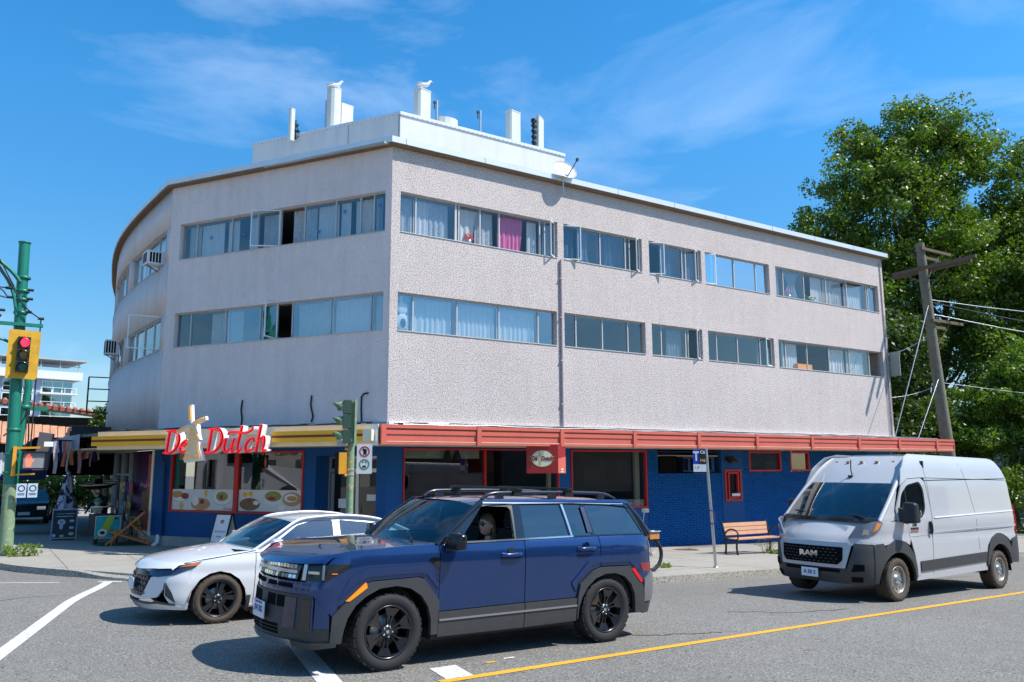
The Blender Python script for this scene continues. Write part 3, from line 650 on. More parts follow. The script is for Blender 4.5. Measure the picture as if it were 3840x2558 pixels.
# brown blinds, pale jamb strips and valances inside
q = MB(FR); q.box(14.42-8.5,17.0-8.5,-0.34,-0.32,1.02,2.24); q.build('roller_blind', mat('blind_brown',(0.055,0.042,0.034),0.8,noise=(2,0.15)), s2)
q = MB(FR); q.box(17.10-8.5,17.28-8.5,-0.34,-0.24,0.55,2.24); q.build('pale_post', mat('pale_post',(0.42,0.44,0.34),0.7), s2)
q = MB(FR); q.box(13.72-8.5,13.84-8.5,-0.34,-0.24,0.4,2.24); q.build('pale_post', mat('pale_post',(0.42,0.44,0.34),0.7), s1)
q = MB(FR); q.box(9.0-8.5,11.4-8.5,-0.30,-0.26,2.02,2.27); q.build('pale_valance', mat('valance',(0.36,0.40,0.34),0.7), s1)
for u in (1.85,2.15): q = MB(FR); q.lathe([(.13,0),(.04,.26)],FR.p(u,-.16,1.98),(0,0,1),12); q.build('lamp_shade', M['black'], s1)
# restaurant interior shell
q = MB(); q.box(10.5,31,24.5,24.6,-1.5,2.9); q.add([(10.5,24.5,-1.5),(6.3,31,-1.5),(6.3,31,2.9),(10.5,24.5,2.9)], [(0,1,2,3)])
q.box(17.6,17.7,19.3,24.5,-1.5,2.9); q.build('partition', mat('restaurant_wall',(0.085,0.055,0.04),0.85,noise=(1.2,0.4)), BL)
q = MB(); q.prism([(8.8,19.3),(30.6,19.3),(30.6,24.5),(10.5,24.5),(6.3,31),(4.6,26)], -0.43, -0.40, lambda a,b,d: (a,b,d)); q.build('floor', mat('restaurant_floor',(0.10,0.07,0.05),0.5), BL, fix=True)
# ------------------------------------------------------------------ ground floor, chamfer
q = MB(FC)
def cb(u0, u1, z0, z1, wo=0.0, wi=-0.25): q.box(u0, u1, wi, wo, z0, z1)
cb(0,0.30,gz0,2.32); cb(2.20,2.58,gz0,2.32); cb(2.58,7.36,gz0,0.545); cb(7.36,8.05,gz0,2.32); cb(2.58,7.36,2.25,2.32); cb(0,8.05,2.32,2.93)
cb(0.28,0.31,gz0,2.10,-0.25,-0.62); cb(2.19,2.22,gz0,2.10,-0.25,-0.62); cb(0.30,2.20,2.10,2.32,0,-0.62)
q.build('painted_wall', M['blue'], BL)
q = MB(FC); cb(2.22,8.10,gz0,-0.14,0.035,-0.1); q.build('plinth', M['plinth'], BL)
q = MB(FC); cb(8.05,8.13,gz0,2.32,0.03,-0.1); q.build('cream_post', M['cream'], BL)
s6 = shopwin(FC, 2.585, 7.355, 0.55, 2.245, [4.90], t=0.055, mw=0.075)
# food posters: printed sheet with plates
PL = dict(sheet=mat('poster_sheet',(0.66,0.66,0.65),0.4), plate=mat('plate',(0.74,0.74,0.74),0.4), rim=mat('plate_rim',(0.40,0.40,0.42),0.4), cake=mat('pancake',(0.52,0.30,0.13),0.6,noise=(14,0.3)), cake2=mat('pancake_dark',(0.24,0.13,0.06),0.6,noise=(18,0.3)),
          berry=mat('berries',(0.35,0.02,0.04),0.5,noise=(30,0.3)), salad=mat('salad',(0.16,0.28,0.05),0.6,speck=[(30,0.5,(0.62,0.30,0.08),0.1),(36,0.62,(0.6,0.1,0.05),0.05)]), fries=mat('fries',(0.55,0.30,0.08),0.6,speck=[(22,0.55,(0.25,0.08,0.03),0.1)]), juice=mat('juice',(0.80,0.42,0.02),0.4), cream=mat('whipped',(0.80,0.77,0.68),0.6))
def disc(q, fr, u, z, ru, rz, w, n=26): q.add([(u+ru*math.cos(6.2832*k/n), w, z+rz*math.sin(6.2832*k/n)) for k in range(n)], [tuple(range(n))])
def poster(u0, u1, z0, z1, items):
    q = MB(FC); q.box(u0,u1,-0.036,-0.034,z0,z1); ps = q.build('food_poster', PL['sheet'], s6)
    for (name, mt, u, z, ru, rz, lv) in items:
        d = MB(FC); disc(d, FC, u, z, ru, rz, -0.034+0.0012*lv); d.build(name, PL[mt], ps)
    return ps
wz = 1.0
p1_ = poster(4.98, 7.30, 0.61, 1.19, [('plate','rim',6.98,1.00,0.34,0.17,1),('plate','plate',6.98,1.01,0.33,0.16,2),('fries','fries',7.08,1.04,0.21,0.10,3),('berries','berry',6.80,1.00,0.14,0.09,4),('egg','cream',7.0,0.93,0.10,0.04,5),
    ('juice_glass','juice',6.92,0.72,0.07,0.10,6),('pancake','cake',6.20,0.78,0.36,0.17,1),('cream_heap','cream',6.40,0.86,0.12,0.13,3),('berries','berry',6.15,0.85,0.09,0.07,4),('juice_glass','juice',6.02,1.08,0.05,0.10,2),
    ('plate','rim',5.42,0.94,0.34,0.19,1),('plate','plate',5.42,0.95,0.33,0.18,2),('salad','salad',5.42,1.0,0.22,0.13,3),('berries','berry',5.45,0.98,0.07,0.06,4)])
p2_ = poster(2.64, 4.82, 0.61, 1.19, [('juice_glass','juice',4.60,1.06,0.09,0.07,1),('juice_glass','juice',4.40,1.08,0.08,0.07,1),('pancake','cake2',4.42,0.80,0.36,0.17,2),('berries','berry',4.45,0.90,0.09,0.05,3),('cream_heap','cream',4.20,0.84,0.10,0.06,3),
    ('bowl','plate',3.62,0.92,0.27,0.15,1),('salad','salad',3.62,1.02,0.28,0.14,2),('berries','berry',3.66,0.96,0.14,0.05,3),('pancake','cake',2.98,0.95,0.32,0.19,1),('plate','plate',3.02,0.98,0.22,0.11,2),('fries','fries',2.98,0.97,0.17,0.07,3),('cup','cream',3.33,0.72,0.12,0.07,2)])
for ps, u in ((p1_,5.15),(p2_,2.80)): text_at('lettering','De Dutch',0.10,FC.p(u,-0.030,0.66),-FC.u,(0,0,1),M['red'],ps,shear=0.3)
# aluminium entrance
q = MB(FC); d0, d1 = -0.60, -0.54
for a, b, c, d in ((0.32,0.38,gz0,2.09),(2.12,2.18,gz0,2.09),(0.38,2.12,2.03,2.09),(0.38,2.12,1.66,1.76),(1.20,1.29,gz0,1.66),(0.42,0.48,gz0,1.64),(2.02,2.08,gz0,1.64),(0.48,2.02,-0.40,-0.2),(0.48,1.20,0.42,0.46),(1.29,2.02,0.42,0.46)): q.box(a,b,d0,d1,c,d)
dr = q.build('entrance', M['alu'], BL)
for a, b, c, d in ((0.38,2.12,1.76,2.03),(0.48,1.20,-0.2,1.66),(1.29,2.02,-0.2,1.66)):
    g_ = MB(FC); g_.quad((a,-.57,c),(b,-.57,c),(b,-.57,d),(a,-.57,d)); g_.build('pane', G['shop'], dr)
for a, b, c, d in ((0.62,0.95,0.92,1.08),(1.55,1.85,0.72,0.96),(0.55,1.1,0.1,0.35)): q = MB(FC); q.box(a,b,-.563,-.561,c,d); q.build('notice', M['white'], dr)
for u in (1.16,1.33): q = MB(FC); q.tube([(u,-.50,0.35),(u,-.50,0.75)],0.014,6); q.build('handle', M['alu'], dr)
# blue downpipe with white shoe
q = MB(FC); q.tube([(7.62,0.12,2.25),(7.62,0.12,2.05),(7.55,0.08,1.9),(7.55,0.08,-0.12)],0.045,10); dp = q.build('downpipe', M['bluedark'], BL)
q = MB(FC); q.tube([(7.63,0.08,-0.10),(7.63,0.10,-0.32),(7.68,0.22,-0.42)],0.06,10); q.build('pipe_shoe', M['white'], dp)
# ------------------------------------------------------------------ canopy
CW = 1.8
prof = [(0,2.32),(.03,2.32),(.03,2.395),(.0,2.40),(.0,2.55),(.022,2.56),(.022,2.655),(0,2.665),(0,2.69),(.045,2.70),(.045,2.78),(-.06,2.78),(-.06,2.32)]
def panel(fr, u0, u1, w, m, name, pr=prof):
    q = MB(fr); n = len(pr); q.add([(u0,w+a,b) for a,b in pr]+[(u1,w+a,b) for a,b in pr], [tuple(range(n))[::-1],tuple(range(n,2*n))]+[(i,n+i,n+(i+1)%n,(i+1)%n) for i in range(n)])
    return q.build(name, m, can, fix=True)
can = MB(); cs = FC.p(0,0,0)
co = (7.53,17.2); 
SO = [(31.0,19.0),(32.05,19.0),(32.05,17.25),(7.58,17.25)]+[tuple(FC.p(8.2,1.75,0).xy)]+[tuple(cvp(s,1.9)) for s in (1.5,3,5,8,12,16)]+[tuple(cvp(s,0)) for s in (16,12,8,5,3,1.5,0)]+[(8.5,19.0)]
can.prism(SO, 2.325, 2.36, lambda a,b,d: (a,b,d)); can = can.build('canopy_soffit', M['soffit'], BL, fix=True)
q = MB(); q.prism(SO, 2.70, 2.77, lambda a,b,d: (a,b,d)); q.build('canopy_top', mat('canopy_roofing',(0.16,0.155,0.15),0.9,noise=(3,0.3)), BL, fix=True)
seams = [7.59,10.16,12.72,15.28,17.83,20.43,23.18,25.80,28.27,30.79,32.05]
for i in range(len(seams)-1):
    o = panel(FR, seams[i]-8.5+(0.06 if i else -0.05), seams[i+1]-8.5-0.06 if i < 9 else seams[i+1]-8.5, CW, M['salmon'], 'fascia_panel')
    q = MB(FR); u = seams[i]-8.5
    for z in (2.398,2.667,2.557): q.box(u+.07,seams[i+1]-8.57,CW-0.055,CW+0.004,z,z+0.012)
    q.build('fascia_groove', M['salmond'], can)
    q = MB(FR); q.box(u+.07,seams[i+1]-8.57,CW+0.03,CW+0.034,2.385,2.397); q.build('fascia_bead', M['cream'], can)
    q = MB(FR); q.box(u-.06,u+.06,CW-.05,CW+.06,2.315,2.785); q.build('joint_cover', M['salmon'], can)
q = MB(FR); q.box(32.02-8.5,32.07-8.5,0.0,CW+0.03,2.32,2.78); q.build('fascia_panel', M['salmon'], can)
cprof = [(0,2.30),(0.02,2.30),(0.02,2.79),(-.05,2.79),(-.05,2.30)]
panel(FC, -0.90, 8.25, CW, M['cream'], 'fascia_panel', cprof)
q = MB(FC); q.box(-0.93,-0.80,CW+.02,CW+.03,2.30,2.79); q.build('corner_trim', M['flash'], can)
q = MB()
pts = [cvp(s,1.9) for s in np.arange(0.9,18,0.8)]
for i in range(len(pts)-1):
    a, b = pts[i], pts[i+1]; q.quad((a.x,a.y,2.34),(b.x,b.y,2.34),(b.x,b.y,2.78),(a.x,a.y,2.78))
q.build('fascia_panel', mat('fascia_bluegrey',(0.22,0.27,0.34),0.6,noise=(2,0.15)), can)
def lightbox(u0, u1):
    q = MB(FC); q.box(u0,u1,CW+.02,CW+.17,2.40,2.66); b = q.build('light_box', M['yellow'], can)
    q = MB(FC); q.box(u0-.002,u1+.002,CW+.171,CW+.175,2.505,2.565); q.build('stripe', M['maroon'], b)
    q = MB(FC); q.box(u0-0.24,u0,CW+.02,CW+.165,2.40,2.66); q.build('end_cap', M['cream'], b)
lightbox(-0.60, 2.05); lightbox(5.55, 8.30)
# cables and conduits lying on the canopy
rw = random.Random(4)
for k in range(7):
    fr, ln, s0 = ((FR,23.0,-0.3) if k % 2 == 0 else (FC,8.4,-0.3)); pts = []
    for i in range(30):
        u = s0+ln*i/29; pts.append((u, 1.62-0.26*(k//2)+rw.uniform(-.05,.05), 2.80+rw.uniform(0,.035)+0.02*(k//2)))
    q = MB(fr); q.tube(pts, 0.012+0.006*(k%3), 6); q.build('canopy_cable', M['cable'] if k % 3 else M['steel'], can)
q = MB(FR); q.box(-0.0,22.5,0.005,0.10,2.88,2.95); q.build('base_flashing', M['white'], BL)
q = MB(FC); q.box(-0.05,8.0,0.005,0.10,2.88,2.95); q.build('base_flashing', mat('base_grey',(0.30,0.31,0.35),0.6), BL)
# black service cables rising on the chamfer
for pts in ([(4.80,.03,2.95),(4.78,.03,3.15),(4.83,.03,3.4),(4.80,.03,3.68)], [(2.38,.03,3.0),(2.33,.03,3.15),(2.42,.03,3.45),(2.40,.03,3.72)], [(0.77,.03,2.95),(0.79,.03,3.3),(0.79,.03,3.62),(0.72,.03,3.70),(0.58,.03,3.71)]):
    q = MB(FC); q.tube(pts, 0.022, 7); q.build('service_cable', M['cable'], BL)
# sign brackets on the curve (empty ladder frame)
q = MB()
def cq(s, w, z): a = cvp(s, w); return (a.x, a.y, z)
s_ = 11.0
# ------------------------------------------------------------------ roof antennas, gulls, dish
def slab_antenna(x, y, z0, z1, wid, dep, label, ang=0.0, curved=False, m='offwhite', bracket=True, tilt=0.0):
    t = thing('panel_antenna', label, 'antenna', (x,y,z0), R(ang), 'white antennas on the penthouse roof')
    h = z1-z0; q = MB()
    if curved:
        n = 14; pf = [(wid/2*math.cos(2*math.pi*k/n), dep/2*math.sin(2*math.pi*k/n)) for k in range(n)]
    else:
        c = min(wid,dep)*0.18; a, b = wid/2, dep/2; pf = [(-a+c,-b),(a-c,-b),(a,-b+c),(a,b-c),(a-c,b),(-a+c,b),(-a,b-c),(-a,-b+c)]
    q.prism(pf, 0, h, lambda a,b,d: (a+tilt*d,b,d)); q.build('housing', M[m], t, fix=True)
    q = MB(); q.prism([(a*1.06,b*1.06) for a,b in pf], h, h+0.03, lambda a,b,d: (a+tilt*h,b,d)); q.build('cap', M['offwhite'], t, fix=True)
    if bracket:
        q = MB(); q.tube([(0,dep*0.5+0.12,-0.1),(0,dep*0.5+0.12,h*0.8)],0.03,8); q.box(-.03,.03,dep*.4,dep*.5+.14,h*.3,h*.34); q.box(-.03,.03,dep*.4,dep*.5+.14,h*.65,h*.69); q.build('mast', M['steel'], t)
    return t
slab_antenna(8.20,22.9,12.2,13.60,0.46,0.42,'tallest round white antenna, wide and cylindrical, with a gull resting on top',25,True)
slab_antenna(8.70,23.1,12.2,13.27,0.44,0.12,'plain flat white antenna panel beside the wide cylindrical one',8)
t = slab_antenna(7.10,23.6,11.9,12.93,0.17,0.14,'narrow leftmost white antenna with a black bracket on its side',20,bracket=False)
q = MB(); q.tube([(0.16,0,0.1),(0.16,0,0.75)],0.02,6); q.box(0.08,0.24,-.05,.05,0.55,0.62); q.box(0.10,0.26,-.08,.02,0.35,0.40); q.tube([(0.2,0,0.55),(0.28,-.05,0.3),(0.16,0,0.1)],0.014,6); q.build('bracket', M['black'], t)
slab_antenna(10.45,21.2,12.0,13.42,0.50,0.34,'tall white box antenna with a standing gull, beside the thin mast',12)
slab_antenna(13.78,21.1,12.0,13.50,0.50,0.30,'plain white box antenna right of the bare mast',10)
t = slab_antenna(14.85,21.1,12.35,13.58,0.46,0.16,'rightmost white antenna panel, tilted and backed by black brackets',35,tilt=0.03)
q = MB(); q.tube([(-.34,0.1,-0.3),(-.34,0.1,1.1)],0.035,8)
for z in (0.2,0.4,0.6,0.8,1.0): q.box(-.42,-.2,.02,.14,z,z+0.07)
q.box(-.5,-.3,.04,.12,0.92,0.97); q.build('bracket', M['black'], t)
t = thing('roof_vent', 'short white curved vent cowl with a thin mast behind it', 'vent', (11.35,21.2,12.1))
q = MB(); q.prism([(0.36*math.cos(a),0.22*math.sin(a)) for a in np.linspace(0,2*math.pi,13)[:-1]], 0, 0.62, lambda a,b,d:(a,b,d)); q.build('cowl', M['offwhite'], t, fix=True)
for x, y, z1, lb in ((11.25,21.75,13.55,'thin steel mast rising behind the short white vent cowl'),(12.62,21.3,13.38,'lone thin steel mast standing in the middle of the roof')):
    t = thing('antenna_mast', lb, 'mast', (x,y,12.0)); q = MB(); q.tube([(0,0,0),(0,0,z1-12.0)],0.045,10); q.build('pole', M['steel'], t)
    q = MB(); q.box(-.13,.02,-.03,.03,z1-12.1,z1-12.05); q.tube([(-.09,0,z1-12.3),(-.09,0,z1-12.02)],0.02,6); q.build('bracket', M['black'], t)
def gull(x, y, z, label, sit=False, rz=0):
    t = thing('gull', label, 'gull', (x,y,z), rz, 'gulls on the antennas')
    wm = mat('gull_white',(0.78,0.78,0.76),0.7); gm = mat('gull_grey',(0.33,0.35,0.38),0.7)
    q = MB(); s = 0.0 if sit else 0.09
    pts = [(-0.24,0,0.10+s),(-0.14,0,0.10+s),(-0.02,0,0.10+s),(0.09,0,0.14+s),(0.14,0,0.20+s),(0.165,0,0.25+s),(0.20,0,0.26+s),(0.235,0,0.25+s)]
    q.tube(pts, [0.015,0.05,0.078,0.066,0.042,0.036,0.034,0.008], 12); q.build('body', wm, t)
    q = MB(); q.tube([(-0.27,0,0.13+s),(-0.12,0,0.155+s),(0.03,0,0.165+s)], [0.012,0.052,0.02], 10); q.build('wing', gm, t)
    q = MB(); q.tube([(0.225,0,0.252+s),(0.275,0,0.24+s)], [0.012,0.004], 6); q.build('beak', mat('beak_yellow',(0.7,0.4,0.05),0.5), t)
    if not sit:
        q = MB(); q.tube([(0,0.03,0),(0,0.03,0.12)],0.008,5); q.build('leg', mat('gull_leg',(0.6,0.35,0.3),0.6), t); q = MB(); q.tube([(0,-0.03,0),(0,-0.03,0.12)],0.008,5); q.build('leg', mat('gull_leg',(0.6,0.35,0.3),0.6), t)
gull(8.22,22.85,13.62,'white gull crouching on the tall round antenna',True,R(-20)); gull(10.5,21.15,13.44,'grey backed gull standing on the box antenna near the corner',False,R(-15))
t = thing('satellite_dish', 'grey satellite dish fixed to the roof edge above the downpipe', 'satellite dish', (14.12,18.78,10.45))
q = MB(); c = Vector((0.02,-0.05,0.38)); ax = Vector((-0.05,-0.80,0.42)).normalized()
q.lathe([(0.0,-0.075),(0.1,-0.07),(0.2,-0.05),(0.3,-0.02),(0.36,0.0),(0.365,0.006),(0.36,0.004)], c, ax, 28); d_ = q.build('dish', M['dish'], t)
for v in d_.data.vertices: v.co.x = c.x+(v.co.x-c.x)*1.15
q = MB(); q.tube([tuple(c-ax*0.07),(0.0,0.03,0.2),(0.0,0.05,-0.35)],0.022,8); q.build('mast', M['steel'], t)
q = MB(); e = c+ax*0.34+Vector((0.26,0,0.10)); q.tube([tuple(c+Vector((-.02,-.1,-.30))),tuple(e)],0.014,6); q.box(e.x-.03,e.x+.03,e.y-.04,e.y+.04,e.z-.04,e.z+.05); q.build('feed_arm', M['black'], t)
# ------------------------------------------------------------------ neon sign over the corner canopy
SW_ = 2.16
sg = thing('neon_sign', 'red neon De Dutch lettering with a yellow windmill above the corner windows', 'sign', (0,0,0))
def lp(u, z, w=SW_): return (u, w, z)
def stroke(pts, wds, w0, w1, name, par, fm, smn=5, sidem='white'):
    """variable width ribbon stroke extruded between w0 and w1; pts (u,z)"""
    P = catmull([(*p,wd) for p,wd in zip(pts,wds)], smn); n = len(P); q = MB(FC); L_ = []; R_ = []
    for i, p in enumerate(P):
        a = P[max(i-1,0)]; b = P[min(i+1,n-1)]; dx, dz = b[0]-a[0], b[1]-a[1]; l = math.hypot(dx,dz) or 1; nx, nz = -dz/l, dx/l; hw = p[2]/2
        L_.append((p[0]+nx*hw, p[1]+nz*hw)); R_.append((p[0]-nx*hw, p[1]-nz*hw))
    vs = []
    for i in range(n): vs += [(L_[i][0],w0,L_[i][1]),(R_[i][0],w0,R_[i][1]),(L_[i][0],w1,L_[i][1]),(R_[i][0],w1,R_[i][1])]
    fs = []
    for i in range(n-1):
        a = i*4; b = a+4; fs += [(a,b,b+1,a+1),(a+2,a+3,b+3,b+2),(a,a+2,b+2,b),(a+1,b+1,b+3,a+3)]
    fs += [(0,1,3,2),((n-1)*4,(n-1)*4+2,(n-1)*4+3,(n-1)*4+1)]
    q.add(vs, fs); o = q.build(name, M[sidem], par, fix=True)
    f = MB(FC); vs = [];
    for i in range(n): vs += [(L_[i][0],w1+.004,L_[i][1]),(R_[i][0],w1+.004,R_[i][1])]
    f.add(vs, [(2*i,2*i+1,2*i+3,2*i+2) for i in range(n-1)]); f.build('face', fm, o)
    t_ = MB(FC); t_.tube([(p[0],w1+.035,p[1]) for p in P], 0.011, 6); t_.build('neon_tube', M['neonred'], o)
    t_ = MB(FC); t_.tube([(L_[i][0],w1+.006,L_[i][1]) for i in range(n)], 0.007, 5); t_.tube([(R_[i][0],w1+.006,R_[i][1]) for i in range(n)], 0.007, 5); t_.build('face_edge', M['neonred'], o)
    return o
RF = M['signred']
def LT(u_left, u_right, z0, zt, strokes, name='letter'):
    """strokes in letter space x 0..1 (left to right), y 0..1"""
    par = None
    for pts, wd in strokes:
        P = [(u_left+(u_right-u_left)*(x+0.0)-0.16*(y-0.5)*0.5, z0+(zt-z0)*y) for x,y in pts]
        o = stroke(P, [w9*1.25 for w9 in wd], SW_-.17, SW_, name, sg if par is None else sg, RF)
w1_, w2_ = 0.07, 0.035
LT(5.34,4.86,2.18,2.74,[([(0.22,0.0),(0.22,0.5),(0.22,0.98)],[.075,.075,.075]),([(0.02,0.98),(0.35,1.0),(0.75,0.93),(0.98,0.6),(0.85,0.2),(0.5,0.0),(0.02,0.0)],[.03,.04,.07,.085,.07,.045,.03])])
LT(4.84,4.54,2.18,2.50,[([(0.15,0.48),(0.6,0.55),(0.85,0.75),(0.6,0.98),(0.25,0.7),(0.15,0.3),(0.45,0.03),(0.98,0.25)],[.03,.035,.04,.04,.06,.065,.05,.03])])
LT(3.93,3.43,2.18,2.76,[([(0.22,0.0),(0.22,0.5),(0.22,0.98)],[.075,.075,.075]),([(0.02,0.98),(0.35,1.0),(0.75,0.93),(0.98,0.6),(0.85,0.2),(0.5,0.0),(0.02,0.0)],[.03,.04,.07,.085,.07,.045,.03])])
LT(3.42,3.00,2.18,2.52,[([(0.02,0.8),(0.2,0.95),(0.2,0.4),(0.35,0.02),(0.62,0.2),(0.80,0.6),(0.82,0.98)],[.03,.05,.065,.055,.04,.03,.05]),([(0.82,0.98),(0.78,0.4),(0.85,0.05),(1.0,0.15)],[.06,.065,.05,.03])])
LT(2.98,2.74,2.18,2.82,[([(0.55,1.0),(0.45,0.6),(0.35,0.2),(0.5,0.01),(0.9,0.14)],[.07,.07,.065,.055,.03])])
stroke([(3.24,2.60),(3.20,2.66),(3.05,2.67),(2.80,2.645),(2.60,2.66),(2.48,2.72),(2.46,2.80)],[.03,.045,.05,.05,.055,.05,.04],SW_-.26,SW_+.002,'letter_flourish',sg,RF)
LT(2.72,2.40,2.18,2.52,[([(0.92,0.72),(0.75,0.95),(0.4,0.85),(0.18,0.45),(0.35,0.05),(0.98,0.2)],[.06,.04,.05,.07,.055,.03])])
LT(2.38,1.98,2.18,2.84,[([(0.32,1.0),(0.26,0.5),(0.2,0.0)],[.07,.07,.07]),([(0.22,0.25),(0.45,0.48),(0.68,0.52),(0.74,0.3),(0.70,0.05),(1.0,0.06)],[.03,.04,.06,.065,.055,.03])])
# windmill
wmY = mat('windmill_cream',(0.72,0.66,0.50),0.5); wmt = mat('windmill_tube',(0.78,0.38,0.02),0.4,emit=((1,0.5,0.05),0.12))
tw = [(4.36,2.88),(4.15,2.88),(4.09,2.55),(4.02,2.25),(3.90,1.98),(4.50,1.93),(4.53,2.0),(4.46,2.3),(4.40,2.6)]
q = MB(FC); q.prism([(a,b) for a,b in tw], SW_+.02, SW_+.14, lambda a,b,d: (a,d,b)); mill = q.build('windmill_tower', M['white'], sg, fix=True)
q = MB(FC); cx = sum(a for a,b in tw)/len(tw); cz = sum(b for a,b in tw)/len(tw); q.prism([(cx+(a-cx)*.86,cz+(b-cz)*.93) for a,b in tw], SW_+.141, SW_+.146, lambda a,b,d: (a,d,b)); q.build('face', wmY, mill, fix=True)
def sail(ang, L1=0.50):
    c = (4.25,2.87); d = (-math.cos(ang), math.sin(ang)); n = (-d[1], d[0]); q = MB(FC); pf = []
    for a, b in ((0.03,-.03),(0.10,-.055),(L1,-.055),(L1,.04),(0.10,.04),(0.03,.02)): pf.append((c[0]+d[0]*a+n[0]*b, c[1]+d[1]*a+n[1]*b))
    q.prism(pf, SW_+.15, SW_+.24, lambda a,b,dd: (a,dd,b)); o = q.build('windmill_sail', M['white'], sg, fix=True)
    mx_ = sum(p[0] for p in pf)/6; mz = sum(p[1] for p in pf)/6; q = MB(FC); q.prism([(mx_+(a-mx_)*.88,mz+(b-mz)*.80) for a,b in pf], SW_+.241, SW_+.246, lambda a,b,dd: (a,dd,b)); q.build('face', wmY, o, fix=True)
    q = MB(FC); q.tube([(c[0]+d[0]*a+n[0]*b, SW_+.262, c[1]+d[1]*a+n[1]*b) for a,b in ((.1,-.035),(L1-.04,-.035),(L1-.04,.02),(.1,.02))],0.010,6); q.build('tube_light', wmt, o)
for a in (R(96),R(17),R(200),R(-55)): sail(a)
q = MB(FC)
for z in (2.08,2.2,2.32,2.45,2.58,2.70): q.tube([(4.40+(2.5-z)*.15,SW_+.165,z),(4.15-(2.5-z)*.35,SW_+.165,z+.02)],0.009,5)
for a, b in ((4.50,4.38),(4.30,4.18),(4.08,4.0)): q.tube([(a,SW_+.165,1.99),(a,SW_+.165,2.06),(b,SW_+.165,2.07),(b,SW_+.165,2.0)],0.009,5)
q.tube([(4.49,SW_+.165,2.0),(4.38,SW_+.165,2.5),(4.33,SW_+.165,2.85)],0.009,5); q.tube([(3.98,SW_+.165,2.05),(4.12,SW_+.165,2.5),(4.17,SW_+.165,2.85)],0.009,5)
q.build('tube_light', wmt, mill)
q = MB(FC)
for u in (5.1,4.6,3.7,2.9,2.2): q.box(u-.02,u+.02,1.82,1.90,2.3,2.34)
q.box(1.95,5.4,1.825,1.87,2.40,2.50); q.build('mounting_rail', M['white'], sg)
# ------------------------------------------------------------------ small hanging sign under the canopy
hs_ = thing('hanging_sign', 'dark red square De Dutch sign with a cream oval hanging under the canopy edge', 'sign', (0,0,0))
q = MB(); q.box(12.40,12.78,17.15,17.9,1.66,2.40) if False else None
q = MB(FR); hx0, hx1 = 11.86-8.5, 12.42-8.5
q.hexa([(hx0,1.42,1.62),(hx1,1.84,1.62),(hx1+.10,1.62,1.62),(hx0+.22,1.22,1.62),(hx0,1.42,2.30),(hx1,1.84,2.30),(hx1+.10,1.62,2.30),(hx0+.22,1.22,2.30)]); 
q = MB()
A = Vector((11.80,17.50,0)); B = Vector((12.50,17.06,0)); C_ = Vector((12.85,17.20,0)); Dd = C_+(A-B)
for base in (0,):
    q.add([(A.x,A.y,1.62),(B.x,B.y,1.62),(C_.x,C_.y,1.62),(Dd.x,Dd.y,1.62),(A.x,A.y,2.36),(B.x,B.y,2.36),(C_.x,C_.y,2.36),(Dd.x,Dd.y,2.36)], [(0,3,2,1),(4,5,6,7),(0,1,5,4),(1,2,6,5),(2,3,7,6),(3,0,4,7)])
q.build('sign_box', mat('sign_box_red',(0.30,0.012,0.012),0.4), hs_, fix=True)
n_ = Vector((B.y-A.y, -(B.x-A.x), 0)).normalized(); r_ = (B-A).normalized(); cc = (A+B)/2+n_*0.004+Vector((0,0,2.0))
def on(a, b, off=0.0): return tuple(cc+r_*a+Vector((0,0,b))+n_*off)
q = MB(); q.add([on(0.285*math.cos(t),0.22*math.sin(t)) for t in np.linspace(0,2*math.pi,33)[:-1]], [tuple(range(32))]); q.build('oval_rim', mat('oval_gold',(0.62,0.36,0.10),0.5), hs_)
q = MB(); q.add([on(0.27*math.cos(t),0.205*math.sin(t),.003) for t in np.linspace(0,2*math.pi,33)[:-1]], [tuple(range(32))]); q.build('oval', mat('oval_cream',(0.66,0.66,0.48),0.5), hs_)
text_at('lettering','De   Dutch',0.155,on(0.0,0.0,.008),r_,(0,0,1),mat('letter_maroon',(0.16,0.004,0.01),0.5),hs_,ext=0.002,shear=0.12,sx=0.78,bold=0.006)
q = MB(); q.add([on(-.10,-.15,.007),on(-.02,-.15,.007),on(-.045,.10,.007),on(-.075,.10,.007)], [(0,1,2,3)])
for a in (R(100),R(20),R(200),R(-50)): 
    d = (math.cos(a)*.12, math.sin(a)*.12); q.add([on(-.06-d[1]*.1,.08+d[0]*.1,.0075),on(-.06+d[1]*.1,.08-d[0]*.1,.0075),on(-.06+d[0]+d[1]*.1,.08+d[1]-d[0]*.1,.0075),on(-.06+d[0]-d[1]*.1,.08+d[1]+d[0]*.1,.0075)], [(0,1,2,3)])
q.build('windmill_emblem', mat('emblem_tan',(0.52,0.40,0.18),0.5), hs_)
q = MB(); 
for s2 in (-1,1):
    for z in (-.04,.04): q.add([on(s2*.285,z,.003),on(s2*.33,z,.003),on(s2*.33,z+.012,.003),on(s2*.285,z+.012,.003)], [(0,1,2,3)])
q.build('oval_tab', mat('oval_gold',(0.62,0.36,0.10),0.5), hs_)
# end face towards the street is salmon pink, lower two thirds
e_r = (C_-B).normalized(); e_n = Vector((e_r.y,-e_r.x,0))
q = MB(); P = lambda a, z: tuple(B+e_r*a+e_n*.004+Vector((0,0,z)))
q.add([P(.0,1.62),P((C_-B).length,1.62),P((C_-B).length,2.05),P(.0,2.0)], [(0,1,2,3)]); q.build('pink_panel', M['salmon'], hs_)
q = MB(); P = lambda a, z: tuple(B+e_r*a+e_n*.007+Vector((0,0,z)))
q.add([P(.14,1.645),P(.26,1.645),P(.26,1.665),P(.14,1.665)], [(0,1,2,3)]); q.add([P(.16,1.70),P(.24,1.70),P(.24,1.745),P(.16,1.745)], [(0,1,2,3)]); q.build('label_plate', M['cream'], hs_)
